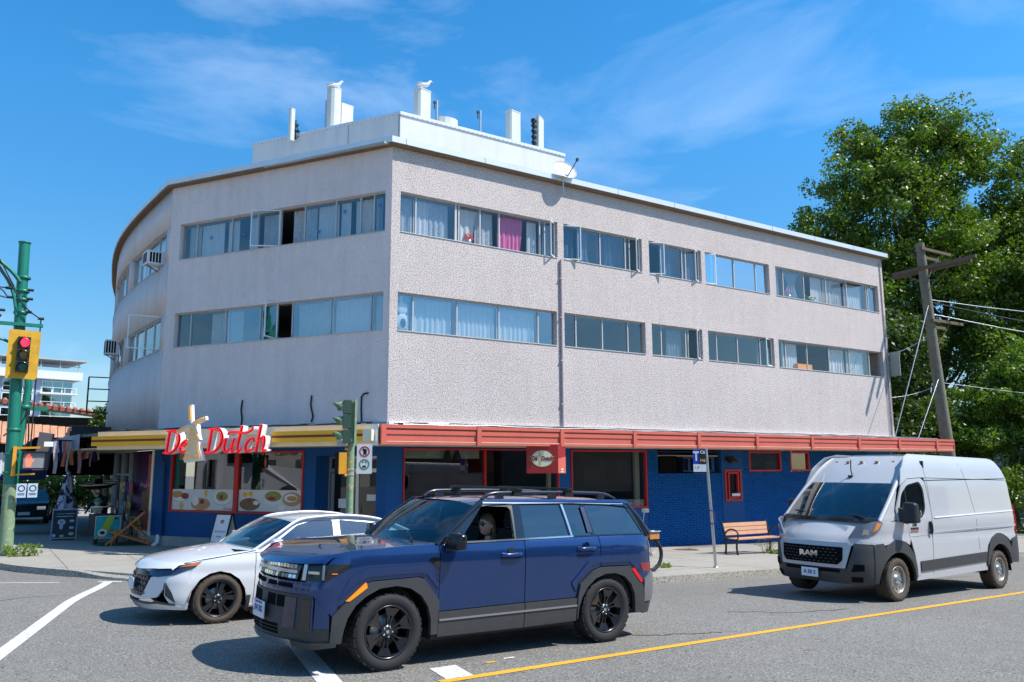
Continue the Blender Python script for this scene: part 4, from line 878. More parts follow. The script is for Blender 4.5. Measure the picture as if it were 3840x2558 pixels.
# ------------------------------------------------------------------ signal heads
LENS = dict(red=mat('lens_red_lit',(0.9,0.01,0.02),0.3,emit=((1,0.01,0.03),3.2)), redoff=mat('lens_red_off',(0.16,0.008,0.008),0.2), yel=mat('lens_yellow_off',(0.20,0.13,0.005),0.2), yelo=mat('lens_amber_off',(0.42,0.22,0.01),0.2), grn=mat('lens_green_off',(0.01,0.10,0.05),0.2), grnlit=mat('lens_green_lit',(0.02,0.6,0.35),0.3,emit=((0.02,0.75,0.45),0.9)))
def signal_head(t, lenses, frx, D_=0.27, hood=M['black'], body=M['black'], dia=0.105, hoodl=0.16, off=0.0):
    """frx: Fr whose w axis points where the lights look; origin at the centre of the head"""
    n = len(lenses); H = D_*n
    for i, ln in enumerate(lenses):
        zc = H/2-D_*(i+0.5); q = MB(frx); a = D_*0.46
        q.box(-a,a,-0.10,0.06,zc-a,zc+a); sec = q.build('signal_section', body, t)
        c = frx.p(0,0.062,zc); q = MB(); q.lathe([(0,0.012),(dia*0.6,0.008),(dia*0.95,0),(dia,-0.005)], c, frx.w, 20); q.build('lens', LENS[ln], sec)
        q = MB(); ax = (frx.w+Vector((0,0,-0.10))).normalized(); a_ = Vector((0,0,1)); b_ = ax.cross(a_).normalized(); a_ = b_.cross(ax); vs = []; m_ = 18
        for k in range(m_+1):
            an = R(-35)+(R(250))*k/m_; r2 = dia*1.12; e = a_*math.sin(an)*r2+b_*math.cos(an)*r2; ll = hoodl*(0.45+0.55*max(0,math.sin(an)))
            vs += [c+e, c+e+ax*ll, c+e*0.97, c+e*0.97+ax*ll]
        q.add(vs, [f for k in range(m_) for f in ((4*k,4*k+4,4*k+5,4*k+1),(4*k+2,4*k+3,4*k+7,4*k+6),(4*k+1,4*k+5,4*k+7,4*k+3))], True, raw=True); q.build('hood', hood, sec)
# centre pole (at the corner): weathered green pole, hoods seen from the side
cpx, cpy = 5.95, 15.0; czb = walk_z(cpx,cpy)
cp = thing('signal_pole', 'weathered pale green corner pole carrying a green light and a pedestrian signal', 'traffic light', (cpx,cpy,czb))
q = MB(); q.tube([(0,0,0),(0,0,0.4),(0,0,3.42)],[0.095,0.072,0.066],16); q.lathe([(0.14,0),(0.14,0.04),(0.10,0.16)],(0,0,0),(0,0,1),16); q.build('pole', M['greenold'], cp)
for z in (2.62,2.05,1.2,1.95): q = MB(); q.lathe([(0.075,z),(0.078,z+.01),(0.078,z+.03),(0.075,z+.04)],(0,0,0),(0,0,1),16); q.build('clamp', M['steel'], cp)
hf = Fr((cpx-0.02,cpy-0.03,2.66),(-0.30,-0.95),(-0.95,0.30)); hl = Fr((-0.03,-0.03,2.66-czb),(0.25,0.95),(-0.95,0.25))
signal_head(cp, ['redoff','yelo','grnlit'], Fr((-0.14,-0.05,2.68-czb),(0.30,0.95),(-0.93,0.05)), 0.285, hood=M['greenold'], body=mat('dark_green_head',(0.02,0.05,0.03),0.5), dia=0.095, hoodl=0.20)
q = MB(); q.box(0.005,0.05,-.14,-.09,2.26-czb,3.12-czb); q.build('back_plate', M['greenold'], cp)
q = MB(Fr((-0.20,0.0,1.88-czb),(0.3,0.95),(-0.95,0.25)))
q.box(-.19,.19,-.10,.05,-.21,.20); q.build('walk_signal', M['amberpaint'], cp)
q = MB(Fr((-0.20,0.0,1.88-czb),(0.3,0.95),(-0.95,0.25))); q.box(-.19,.19,.051,.11,-.21,.20); q.build('walk_signal_visor', M['blackm'], cp)
for z in (2.15,1.64): q = MB(); q.tube([(-.12,0,z-czb),(0,0,z+.01-czb)],0.025,8); q.build('signal_arm', M['amberpaint'], cp)
q = MB(); q.hexa([(-.32,-.05,2.22-czb),(-.16,-.12,2.22-czb),(-.10,.0,2.22-czb),(-.26,.08,2.22-czb),(-.30,-.05,2.30-czb),(-.18,-.12,2.33-czb),(-.12,.0,2.33-czb),(-.26,.08,2.30-czb)]); q.build('detector_box', mat('detector_grey',(0.45,0.45,0.48),0.5), cp)
# regulation sign plate on the pole
ff = Fr((0.10,-0.06,1.96-czb),(0.8387,-0.5446),(-0.5446,-0.8387)); q = MB(ff); q.box(0.0,0.30,-.004,0.0,-.29,.29); sp = q.build('sign_plate', M['white'], cp)
def ring(fr, cu, cz, r0, r1, w, m, par, n=28):
    q = MB(fr); q.add([(cu+r*math.cos(6.2832*k/n), w, cz+r*math.sin(6.2832*k/n)) for k in range(n) for r in (r0,r1)], [(2*k,2*k+1,(2*k+3)%(2*n),(2*k+2)%(2*n)) for k in range(n)]); return q.build('symbol_ring', m, par)
ring(ff,0.15,0.14,.078,.105,.003,M['red'],sp); ring(ff,0.15,-0.11,.078,.105,.003,mat('sign_green',(0.02,0.30,0.18),0.5),sp)
q = MB(ff); q.add([(0.10,.002,0.18),(0.13,.002,0.21),(0.20,.002,0.10),(0.17,.002,0.07)],[(0,1,2,3)]); q.add([(0.12,.002,0.08),(0.18,.002,0.08),(0.20,.002,0.17),(0.15,.002,0.20)],[(0,1,2,3)])
q.add([(0.11,.002,-.05),(0.135,.002,-.05),(0.135,.002,-.08),(0.11,.002,-.08)],[(0,1,2,3)]); q.add([(0.165,.002,-.05),(0.19,.002,-.05),(0.19,.002,-.08),(0.165,.002,-.08)],[(0,1,2,3)]); q.add([(0.11,.002,-.17),(0.19,.002,-.17),(0.18,.002,-.13),(0.12,.002,-.13)],[(0,1,2,3)])
q.build('symbol', M['black'], sp)
# left green pole with red light
lx, ly = 0.50, 23.4; lz = walk_z(lx,ly)
lpz = lambda z: z-lz
gp = thing('trolley_pole', 'tall stout green pole with trolley wires and a red traffic light, at the left edge', 'street pole', (lx,ly,lz))
q = MB(); q.tube([(0,0,-.05),(-.02,0,1.2),(-.11,0,4.3),(-.20,0,7.78)],[0.16,0.15,0.13,0.125],20); q.build('pole', M['green'], gp)
q = MB(); q.lathe([(0.0,0.03),(0.145,0.02),(0.15,0),(0.125,-.02)],(-.20,0,7.80),(0,0,1),20); q.build('cap', M['green'], gp)
q = MB(); q.tube([(0,0,-.05),(-.012,0,0.6),(-.03,0,1.7)],[0.163,0.156,0.153],20,cap=False); q.build('worn_sleeve', M['greenold'], gp)
for z in (2.4,3.0,1.95,6.85,6.5,6.28,5.94): q = MB(); q.lathe([(0.145,z),(0.16,z+.01),(0.16,z+.06),(0.145,z+.07)],(-.15 if z > 4 else -.06,0,0),(0,0,1),18); q.build('clamp', M['green'], gp)
q = MB()
P0 = Vector((-.26,-.02,7.0)); q.tube(catmull([(-.22,-.12,6.75),(-.45,-.15,7.02),(-.9,-.2,7.35),(-1.6,-.3,7.65),(-3.2,-.5,8.1)],5),0.05,8)
q.tube(catmull([(-.24,-.12,5.9),(-.34,-.13,6.4),(-.55,-.16,6.85),(-.95,-.2,7.25),(-1.6,-.3,7.60)],5),0.035,8); q.tube([(-.30,-.12,6.55),(-.55,-.16,6.87)],0.03,8); q.build('bracket_arm', M['green'], gp)
q = MB(); q.box(-.68,.36,-.22,-.12,5.62,5.70); q.build('signal_arm', M['green'], gp)
q = MB(); q.tube(catmull([(-.25,-.2,5.15),(-.6,-.25,5.28),(-1.6,-.4,5.5)],4),0.035,8); q.build('bracket_arm', M['green'], gp)
q = MB()
for pts in ([(-3.2,-.4,9.4),(-1.2,-.3,7.9),(-.34,-.2,6.6)],[(-3.2,-.5,8.8),(-1.0,-.35,7.4),(-.15,-.25,6.2),(.30,-.2,5.82)],[(-3.2,-.5,6.62),(-.5,-.2,6.55)],[(-3.2,-.5,6.36),(-.9,-.25,6.34),(-.5,-.2,6.30)],[(-3.2,-.5,6.0),(-.6,-.2,5.98)],[(-2.2,-.4,6.6),(-1.0,-.3,6.2),(-.62,-.2,5.82)],[(.30,-.2,5.82),(.32,-.2,2.6)],[(-.62,-.2,5.82),(-.58,-.2,5.2),(-.42,-.22,3.2)],[(-.9,-.25,6.6),(-.6,-.2,6.5),(-.45,-.2,6.3)]):
    q.tube(catmull(pts,4),0.016,6)
q.build('trolley_wire', M['cable'], gp)
for x, z in ((-.45,6.55),(-.42,6.32),(-.55,5.98),(.30,5.84),(-.62,5.84),(.02,6.55),(.02,6.32),(.02,5.98)): q = MB(); q.tube([(x-.07,-.2,z),(x+.07,-.2,z)],0.035,8); q.build('insulator', M['black'], gp)
hfr = Fr((-0.02,-0.36,4.88),(0.99,0.14),(0.02,-1.0))
signal_head(gp, ['red','yel','grn'], hfr, 0.30, dia=0.115, hoodl=0.12)
q = MB(hfr); q.prism([(-.34,-.60),(.31,-.60),(.34,-.56),(.36,.58),(.33,.62),(-.31,.62),(-.34,.58)], -.075, -.06, lambda a,b,d: (a,d,b)); q.build('backboard', M['backboard'], gp, fix=True)
# pedestrian signal, yellow brackets and small signs on the pole
pfr = Fr((0.42,-0.30,0.0),(0.99,0.10),(0.05,-1.0)); pz = 2.30-0.02
q = MB(pfr); q.box(-.27,.27,-.12,.02,pz-.22,pz+.22); q.box(-.27,.27,.02,.10,pz+.19,pz+.22); q.box(-.27,-.25,.02,.08,pz-.22,pz+.19); q.box(.25,.27,.02,.08,pz-.22,pz+.19); q.box(-.25,.25,.02,.05,pz-.22,pz-.20); ps = q.build('walk_signal', M['black'], gp)
q = MB(pfr); q.box(-.235,.235,.021,.026,pz-.185,pz+.18); q.build('screen', mat('signal_screen',(0.22,0.22,0.23),0.6,noise=(12,0.15)), ps)
q = MB(pfr); w = .029; hm = mat('hand_orange',(0.9,0.16,0.08),0.5,emit=((1,0.14,0.08),0.55))
def hp(*p): q.add([(a-.12,w,pz+b) for a,b in p], [tuple(range(len(p)))])
hp((-.05,-.16),(.05,-.16),(.07,-.03),(.065,.02),(-.065,.02),(-.07,-.03))
for i, (x, h) in enumerate(((-.052,.12),(-.018,.155),(.018,.15),(.050,.10))): hp((x-.013,.018),(x+.013,.018),(x+.012,h),(x-.012,h))
hp((.06,-.07),(.105,-.01),(.115,.035),(.10,.035),(.065,.0)); q.build('raised_hand', hm, ps)
q = MB(); q.bar((0.0,-.12,2.58),(0.66,-.3,2.60),0.04,0.05); q.bar((0.0,-.12,1.93),(0.45,-.3,1.95),0.04,0.04); q.box(-.04,.04,-.22,-.16,1.9,2.62); q.build('yellow_bracket', M['amberpaint'], gp)
q = MB(); q.box(0.60,0.80,-.36,-.20,2.62,2.74); q.build('detector_box', M['white'], gp)
for dx in (0.10,0.34):
    f2 = Fr((dx,-.30,0.0),(0.99,0.12),(0.1,-1.0)); q = MB(f2); q.box(0,.21,-.003,0,1.38,1.72); s_ = q.build('sign_plate', mat('sign_bluewhite',(0.42,0.52,0.62),0.5), gp)
    ring(f2,0.105,1.60,.055,.08,.002,M['black'],s_,20); q = MB(f2); q.box(.03,.18,.001,.003,1.44,1.455); q.box(.03,.18,.001,.003,1.47,1.485); q.build('text_line', M['black'], s_)
# second thinner green pole behind
g2 = thing('street_pole', 'thinner green pole standing just behind the stout trolley pole', 'street pole', (0.62,26.0,walk_z(.6,26)))
q = MB(); q.tube([(-.05,0,0),(0.0,0,2.4),(0.12,0,4.35),(.02,0,5.2)],[0.10,0.10,0.09,0.085],14); q.build('pole', M['green'], g2)
q = MB(); q.lathe([(0.1,0),(0.14,.02),(0.14,.10),(0.1,.12)],(0.09,0,3.75),(0,0,1),14); q.box(0.1,0.62,-.06,.0,3.72,3.84); q.build('bracket', M['green'], g2)
for k, (dx, z) in enumerate(((-.02,3.8),(.45,3.45))):
    q = MB(); q.tube(catmull([(0.15,-.1,3.8),(0.05+dx*0.4,-.1,3.4-0.5*k),(-.35+dx,-.1,3.0-.3*k)],4),0.02,6); q.build('service_cable', M['cable'], g2)
# bus stop post
bx, by = 14.25, 13.35; bz = walk_z(bx,by)
bs = thing('bus_stop_post', 'leaning galvanised post with a blue T bus stop sign, left of the bench', 'bus stop', (bx,by,bz))
q = MB(); q.tube([(0,0,0),(-0.17,0,2.72)],0.036,12); q.lathe([(0.07,0),(0.07,.015),(0.04,.03)],(0,0,0),(0,0,1),12); q.build('post', M['steel'], bs)
q = MB(); q.box(-.145,-.04,-.05,.05,0.98,1.00); q.box(-.145,-.04,-.05,.05,1.28,1.30); q.box(-.04,.03,-.03,.03,1.0,1.26); q.build('timetable_case', mat('navy_case',(0.012,0.02,0.09),0.5), bs)
bf_ = Fr((-.20,-.02,0),(0.8387,-0.5446),(-0.5446,-0.8387))
def bq(a0,a1,z0,z1,m,name,par,w=0.0): q = MB(bf_); q.box(a0,a1,w-.006,w,z0,z1); return q.build(name, m, par)
bb = bq(-.30,0.0,2.36,2.70,mat('sign_blue',(0.01,0.05,0.42),0.4),'sign_panel',bs); bq(-.155,0.0,2.37,2.69,M['black'],'route_panel',bb,.004); bq(-.30,0.0,2.18,2.355,M['white'],'stop_number_panel',bs); bq(-.28,0.0,2.12,2.16,mat('navy_case',(0.012,0.02,0.09),0.5),'sign_panel',bs)
text_at('lettering','T',0.30,bf_.p(-.228,.004,2.53),bf_.u,(0,0,1),M['white'],bb,ext=.001,sx=0.75,bold=0.008)
text_at('lettering','C6',0.10,bf_.p(-.075,.009,2.63),bf_.u,(0,0,1),M['white'],bb,ext=.001,bold=0.003)
text_at('lettering','N6',0.10,bf_.p(-.075,.009,2.44),bf_.u,(0,0,1),mat('route_gold',(0.65,0.38,0.06),0.5),bb,ext=.001,bold=0.003)
q = MB(bf_); q.box(-.26,-.245,.004,.006,2.27,2.30); q.box(-.20,-.17,.004,.006,2.27,2.30); q.build('text_line', M['black'], bs)
# bench
bnx, bny = 18.40, 15.8
bn = thing('park_bench', 'slatted wooden bench with black cast iron arms facing the road', 'bench', (bnx,bny,walk_z(bnx,bny)), R(-4))
for k in range(3):
    q = MB(); y = -0.22+k*0.135; q.box(-.85,.85,y-.055,y+.055,0.425,0.455); q.build('seat_slat', M['wood'], bn)
for k in range(3):
    z = 0.52+k*0.115; y = 0.20+(z-.45)*0.22; q = MB(); q.hexa([(-.85,y-.012,z),(.85,y-.012,z),(.85,y+.012,z),(-.85,y+.012,z),(-.85,y+.012,z+.10),(.85,y+.012,z+.10),(.85,y+.036,z+.10),(-.85,y+.036,z+.10)]); q.build('back_slat', M['wood'], bn)
for x in (-.86,.86):
    q = MB(); q.tube(catmull([(x,.20,0.0),(x,.17,.25),(x,.18,.45),(x,.25,.70),(x,.32,.90)],4),0.028,8); q.tube(catmull([(x,-.28,0.0),(x,-.24,.22),(x,-.28,.45)],4),0.028,8)
    q.tube([(x,-.28,.41),(x,.18,.41)],0.024,8); q.tube(catmull([(x,.20,.56),(x,.05,.68),(x,-.15,.70),(x,-.30,.62),(x,-.30,.45)],5),0.022,8); q.box(x-.04,x+.04,-.34,-.22,0,.015); q.box(x-.04,x+.04,.14,.26,0,.015); q.build('end_frame', M['black'], bn)
# manhole
mh = thing('manhole_cover', 'round rusty manhole cover set in the sidewalk near the blue wall', 'manhole cover', (17.55,17.6,walk_z(17.55,17.6)))
q = MB(); q.lathe([(0,0.008),(0.36,0.008),(0.38,0.006),(0.40,0.0)],(0,0,0),(0.027,0.0135,1),28); q.build('lid', mat('rusty_iron',(0.20,0.13,0.10),0.9,speck=[(30,0.5,(0.08,0.05,0.04),0.05)]), mh)
q = MB()
for a in np.arange(-.3,.31,.1): q.box(a-.012,a+.012,-.3+abs(a)*.3,.3-abs(a)*.3,0.006,0.015)
q.build('rib', mat('iron_rib',(0.27,0.2,0.16),0.9), mh)
# utility pole right
ux, uy = 33.6, 18.1; uz = plane_z(ux,uy)
up = thing('utility_pole', 'weathered wooden utility pole leaning left of the big tree with crossarms', 'utility pole', (ux,uy,uz))
H0 = 11.1-uz; q = MB(); q.tube([(0,0,0),(-.38,0,4.0),(-.80,0,8.0),(-1.15,0,H0)],[0.27,0.24,0.205,0.18],16); q.build('pole', M['polewood'], up)
def upx(z): return float(np.interp(z+uz, [uz,11.1], [0,-1.15]))
for (z, dx) in ((9.95,.20),(10.0,-.20)):
    q = MB(); x = upx(z-uz)+dx; q.bar((x,1.35+dx*.6,z-uz-.02),(x,-2.1+dx,z-uz+.03),0.11,0.14); q.build('crossarm', M['armwood'], up)
for (z, y, x1) in ((10.80,-.22,1.9),(10.62,.22,1.7),(7.75,-.28,2.0),(7.62,.28,1.6)):
    q = MB(); x = upx(z-uz); q.bar((x-.35,y,z-uz),(x+x1,y,z-uz+.02),0.09,0.12); q.build('crossarm', M['armwood'], up)
q = MB()
for (z0, z1, dx, dy) in ((9.2,9.9,.2,-.9),(9.3,9.85,.15,.8),(9.6,10.6,.9,-.2),(6.7,7.65,.85,-.26),(6.9,7.6,.7,.26)):
    x = upx(z0-uz); q.bar((x+.1,-.1,z0-uz),(x+dx,dy,z1-uz),0.025,0.05)
q.build('brace', M['armwood'], up)
def wire(name, pts, label, r=0.012, m='steel'):
    q = MB(); q.tube(pts, r, 6, cap=True); t = q.build(name, M[m]); t['label'] = label; t['category'] = 'wire'; return t
def sag(a, b, s, n=10): return [tuple(Vector(a).lerp(Vector(b), i/n)-Vector((0,0,s*4*(i/n)*(1-i/n)))) for i in range(n+1)]
wx = lambda z: ux+upx(z-uz)
wire('guy_wire', [(wx(8.5)-.1,uy-.1,8.5),(27.7,17.4,1.6),(26.9,17.3,-.8)], 'pale guy wire running from high on the utility pole down to the left', 0.016)
wire('guy_wire', [(wx(5.4)-.1,uy-.1,5.4),(29.2,17.5,1.6),(28.2,17.4,-.8)], 'shorter guy wire from the middle of the utility pole down behind the van', 0.016)
wire('overhead_wire', sag((wx(8.9),uy,8.7),(60,9,9.6),.8), 'white overhead wire sagging right from the utility pole to the frame edge', 0.02)
wire('overhead_wire', sag((wx(8.9),uy,8.6),(62,4,6.0),.9), 'twisted cable bundle dropping steeply right of the utility pole', 0.03, 'cable')
wire('overhead_wire', sag((wx(8.2),uy,8.1),(62,3.5,5.6),.9), 'second cable just below the twisted bundle, right of the pole', 0.02, 'steel')
wire('overhead_wire', sag((wx(5.4),uy,5.2),(64,8,4.2),.5), 'thin low wire running right from the middle of the utility pole', 0.014)
wire('service_wire', sag((wx(7.3),uy,7.3),(31.1,19.1,6.35),.15), 'thin service wire from the pole to the top corner of the lower windows', 0.012)
wire('service_wire', sag((wx(5.2),uy,5.1),(31.1,19.1,4.55),.1), 'thin service wire from the pole to the building end below the windows', 0.012)
# open sash at the building's far end and conduits
q = MB(); q.tube([(30.8,18.97,2.95),(30.8,18.97,10.2)],0.02,6); q.tube([(30.65,18.97,2.95),(30.65,18.97,5.2)],0.012,6); q.tube([(30.92,18.97,3.4),(30.92,18.97,8.0)],0.012,6); q.build('conduit', mat('pipe_mauve2',(0.30,0.27,0.30),0.6), BL)
q = MB(); q.box(31.02,31.05,18.55,18.97,5.42,6.42); q.build('sash', mat('sash_green',(0.30,0.34,0.32),0.4), BL)
# window air conditioners
def aircon(fr, u, z, label, w=0.62, h=0.40, d=0.45, out=0.0, body='white'):
    t = thing('air_conditioner', label, 'air conditioner', fr.p(u,0,z)); f2 = Fr((0,0,0), fr.u.xy, fr.w.xy)
    q = MB(f2); q.box(-w/2,w/2,out-.1,out+d,0,h); b = q.build('case', M[body], t)
    q = MB(f2); 
    for i in range(5): q.box(-w/2+.04+i*(w-.08)/5,-w/2+.04+(i+.62)*(w-.08)/5,out+d,out+d+.004,.05,h-.05)
    q.build('grille', M['blackm'], t)
    q = MB(f2); 
    for i in range(4): q.box(-w/2-.004,-w/2,out+.04+i*.09,out+.10+i*.09,.05,h-.05); q.box(w/2,w/2+.004,out+.04+i*.09,out+.10+i*.09,.05,h-.05)
    q.build('side_vent', M['blackm'], t)
    q = MB(f2); q.bar((0,out+.05,-.18),(0,out+d-.05,0),0.03,0.03); q.build('bracket', M['brownjamb'], t)
    return t
pA = cvp(0.9); pB = cvp(1.4); d = pB-pA
aircon(Fr((pA.x,pA.y,0),(d.x,d.y),(-d.y,d.x)), 0.15, 8.12, 'white window air conditioner jutting out at the bend of the upper row', 0.55, 0.42)
pA = cvp(7.4); d = cvp(7.9)-pA
aircon(Fr((pA.x,pA.y,0),(d.x,d.y),(-d.y,d.x)), 0.15, 6.02, 'grey window air conditioner silhouetted on the curved left wall', 0.5, 0.55, 0.4)
aircon(FR, 18.35-8.5, 1.60, 'dark air conditioner at the left of the recess in the blue wall', 0.75, 0.52, 0.35, -0.4, 'blackm')
aircon(FR, 19.75-8.5, 1.60, 'wide blue grey air conditioner in the recess under its wooden batten', 1.45, 0.48, 0.35, -0.4, 'bluedark')
# ladder-like sign frame on the curved wall
t = thing('sign_frame', 'empty black ladder shaped bracket sticking out of the curved wall', 'bracket', (0,0,0))
a = cvp(9.5,0.0); b = cvp(9.5,0.75); q = MB()
q.tube([(b.x,b.y,3.95),(b.x,b.y,5.35)],0.03,6)
for z in (3.95,4.40,4.88,5.35): q.tube([(a.x,a.y,z),(b.x,b.y,z)],0.022,6)
c2 = cvp(9.5,1.1); q.tube([(a.x,a.y,3.93),(c2.x,c2.y,4.0)],0.02,6); q.build('frame', M['black'], t)
# ------------------------------------------------------------------ vehicles: every panel is a patch of a shaped surface with its own thickness
class Ring:
    """closed plan outline (half given from front centre to rear centre, x rearwards, y = half width) with inward inset per height"""
    def __init__(s, half, inset, n=14):
        H = catmull(half, n); s.pts = [(x,-y) for x,y in H]     # camera side has negative y
        s.S = [0.0]
        for i in range(1,len(s.pts)): s.S.append(s.S[-1]+math.dist(s.pts[i],s.pts[i-1]))
        s.X = [p[0] for p in s.pts]; s.Y = [p[1] for p in s.pts]; s.inset = inset; s.L = s.S[-1]
        s.iw = int(np.argmin(s.Y))
        a = [i for i in range(len(s.pts)) if s.Y[i] < -0.5*abs(min(s.Y))]
        s.ax = [s.X[i] for i in a]; s.asx = [s.S[i] for i in a]
    def sx(s, x): return float(np.interp(x, s.ax, s.asx))
    def sy(s, y):   # arc position on the front at half width y
        k = [i for i in range(len(s.pts)) if s.X[i] < s.X[s.iw] and i <= s.iw]
        return float(np.interp(abs(y), [-s.Y[i] for i in k], [s.S[i] for i in k]))
    def P(s, a, z, off=0.0):
        sg = 1 if a >= 0 else -1; q = abs(a); e = 0.012
        x = float(np.interp(q, s.S, s.X)); y = float(np.interp(q, s.S, s.Y)); q0 = max(0,q-e); q1 = min(s.L,q+e)
        tx = np.interp(q1,s.S,s.X)-np.interp(q0,s.S,s.X); ty = np.interp(q1,s.S,s.Y)-np.interp(q0,s.S,s.Y); l = math.hypot(tx,ty) or 1
        nx, ny = ty/l, -tx/l            # outward (front: -x, side: -y)
        if q < 1e-4: nx, ny = -1.0, 0.0
        d = -s.inset(x, z, nx, ny)+off
        return Vector((x+nx*d, sg*(y+ny*d), z))
def fill(poly, step, holes=()):
    def dens(P):
        out = []
        for i in range(len(P)):
            a = P[i]; b = P[(i+1)%len(P)]; n = max(1,int(math.dist(a,b)/step))
            out += [(a[0]+(b[0]-a[0])*k/n, a[1]+(b[1]-a[1])*k/n) for k in range(n)]
        return out
    B = dens(poly); HB = [dens(h) for h in holes]; vs = [Vector(p) for p in B]; ed = [(i,(i+1)%len(B)) for i in range(len(B))]
    for h in HB:
        b = len(vs); vs += [Vector(p) for p in h]; ed += [(b+i, b+(i+1)%len(h)) for i in range(len(h))]
    nb = len(vs); x0 = min(p[0] for p in B); x1 = max(p[0] for p in B); y0 = min(p[1] for p in B); y1 = max(p[1] for p in B)
    bpts = np.array([tuple(v) for v in vs])
    for x in np.arange(x0+step/2, x1, step):
        for y in np.arange(y0+step/2, y1, step):
            if inpoly(x,y,B) and not any(inpoly(x,y,h) for h in HB) and np.min(np.hypot(bpts[:,0]-x,bpts[:,1]-y)) > step*0.45: vs.append(Vector((x,y)))
    r = delaunay_2d_cdt(vs, ed, [], 0, 1e-5); V = r[0]; T = []
    for f in r[2]:
        cx = sum(V[i].x for i in f)/len(f); cy = sum(V[i].y for i in f)/len(f)
        if len(f) == 3:
            p0, p1, p2 = V[f[0]], V[f[1]], V[f[2]]; ar = abs((p1.x-p0.x)*(p2.y-p0.y)-(p2.x-p0.x)*(p1.y-p0.y)); lm = max((p1-p0).length,(p2-p1).length,(p0-p2).length)
            if ar < 0.02*lm*lm and ar < 2e-5: continue
        if inpoly(cx,cy,B) and not any(inpoly(cx,cy,h) for h in HB): T.append(f)
    bd = {}
    for f in T:
        for i in range(len(f)):
            a, b = f[i], f[(i+1)%len(f)]; bd[(a,b)] = 1
    be = [(a,b) for (a,b) in bd if (b,a) not in bd]
    return [tuple(v) for v in V], T, be
def patch(name, poly, F, m, par, off=0.0, th=0.02, step=0.06, holes=(), mirror=False, only=None, smooth=True):
    """F(a,b,off)->Vector; poly in (a,b). mirror builds the far-side twin with a -> -a or y -> -y"""
    V, T, be = fill(poly, step, holes); res = []
    for sgn in ((1,-1) if mirror else (1,)):
        O = [F(a*1.0,b,off) if sgn == 1 else None for a,b in V] if sgn == 1 else None
        O = [F(a,b,off) for a,b in V]; I = [F(a,b,off-th) for a,b in V]
        if sgn == -1: O = [Vector((p.x,-p.y,p.z)) for p in O]; I = [Vector((p.x,-p.y,p.z)) for p in I]
        c0 = sum((p for p in O), Vector())/len(O)
        n = len(O); fs = [tuple(f) for f in T]; 
        # orient outwards
        f = fs[len(fs)//2]; nn = (O[f[1]]-O[f[0]]).cross(O[f[2]]-O[f[0]]); d = O[f[0]]-I[f[0]]
        flip = nn.dot(d) < 0
        if flip: fs = [g_[::-1] for g_ in fs]
        q = MB(); q.add(O, fs, smooth, raw=True)
        w = [(a,b) for a,b in be]; idx = {}; wv = []; wf = []
        for a,b in w:
            for k in (a,b):
                if k not in idx: idx[k] = len(wv); wv += [O[k], I[k]]
            A, B2 = idx[a], idx[b]; wf.append((A, A+1, B2+1, B2) if not flip else (A, B2, B2+1, A+1))
        q.add(wv, wf, False, raw=True); q.add(I, [g_[::-1] for g_ in fs], smooth, raw=True)
        res.append(q.build(name, m, par))
    return res[0] if len(res) == 1 else res
def loft(name, rows, m, par, th=0.0, smooth=True):
    q = MB(); n = len(rows[0]); vs = [p for r in rows for p in r]
    fs = [(j*n+i, j*n+i+1, (j+1)*n+i+1, (j+1)*n+i) for j in range(len(rows)-1) for i in range(n-1)]
    q.add(vs, fs, smooth, raw=True); return q.build(name, m, par)
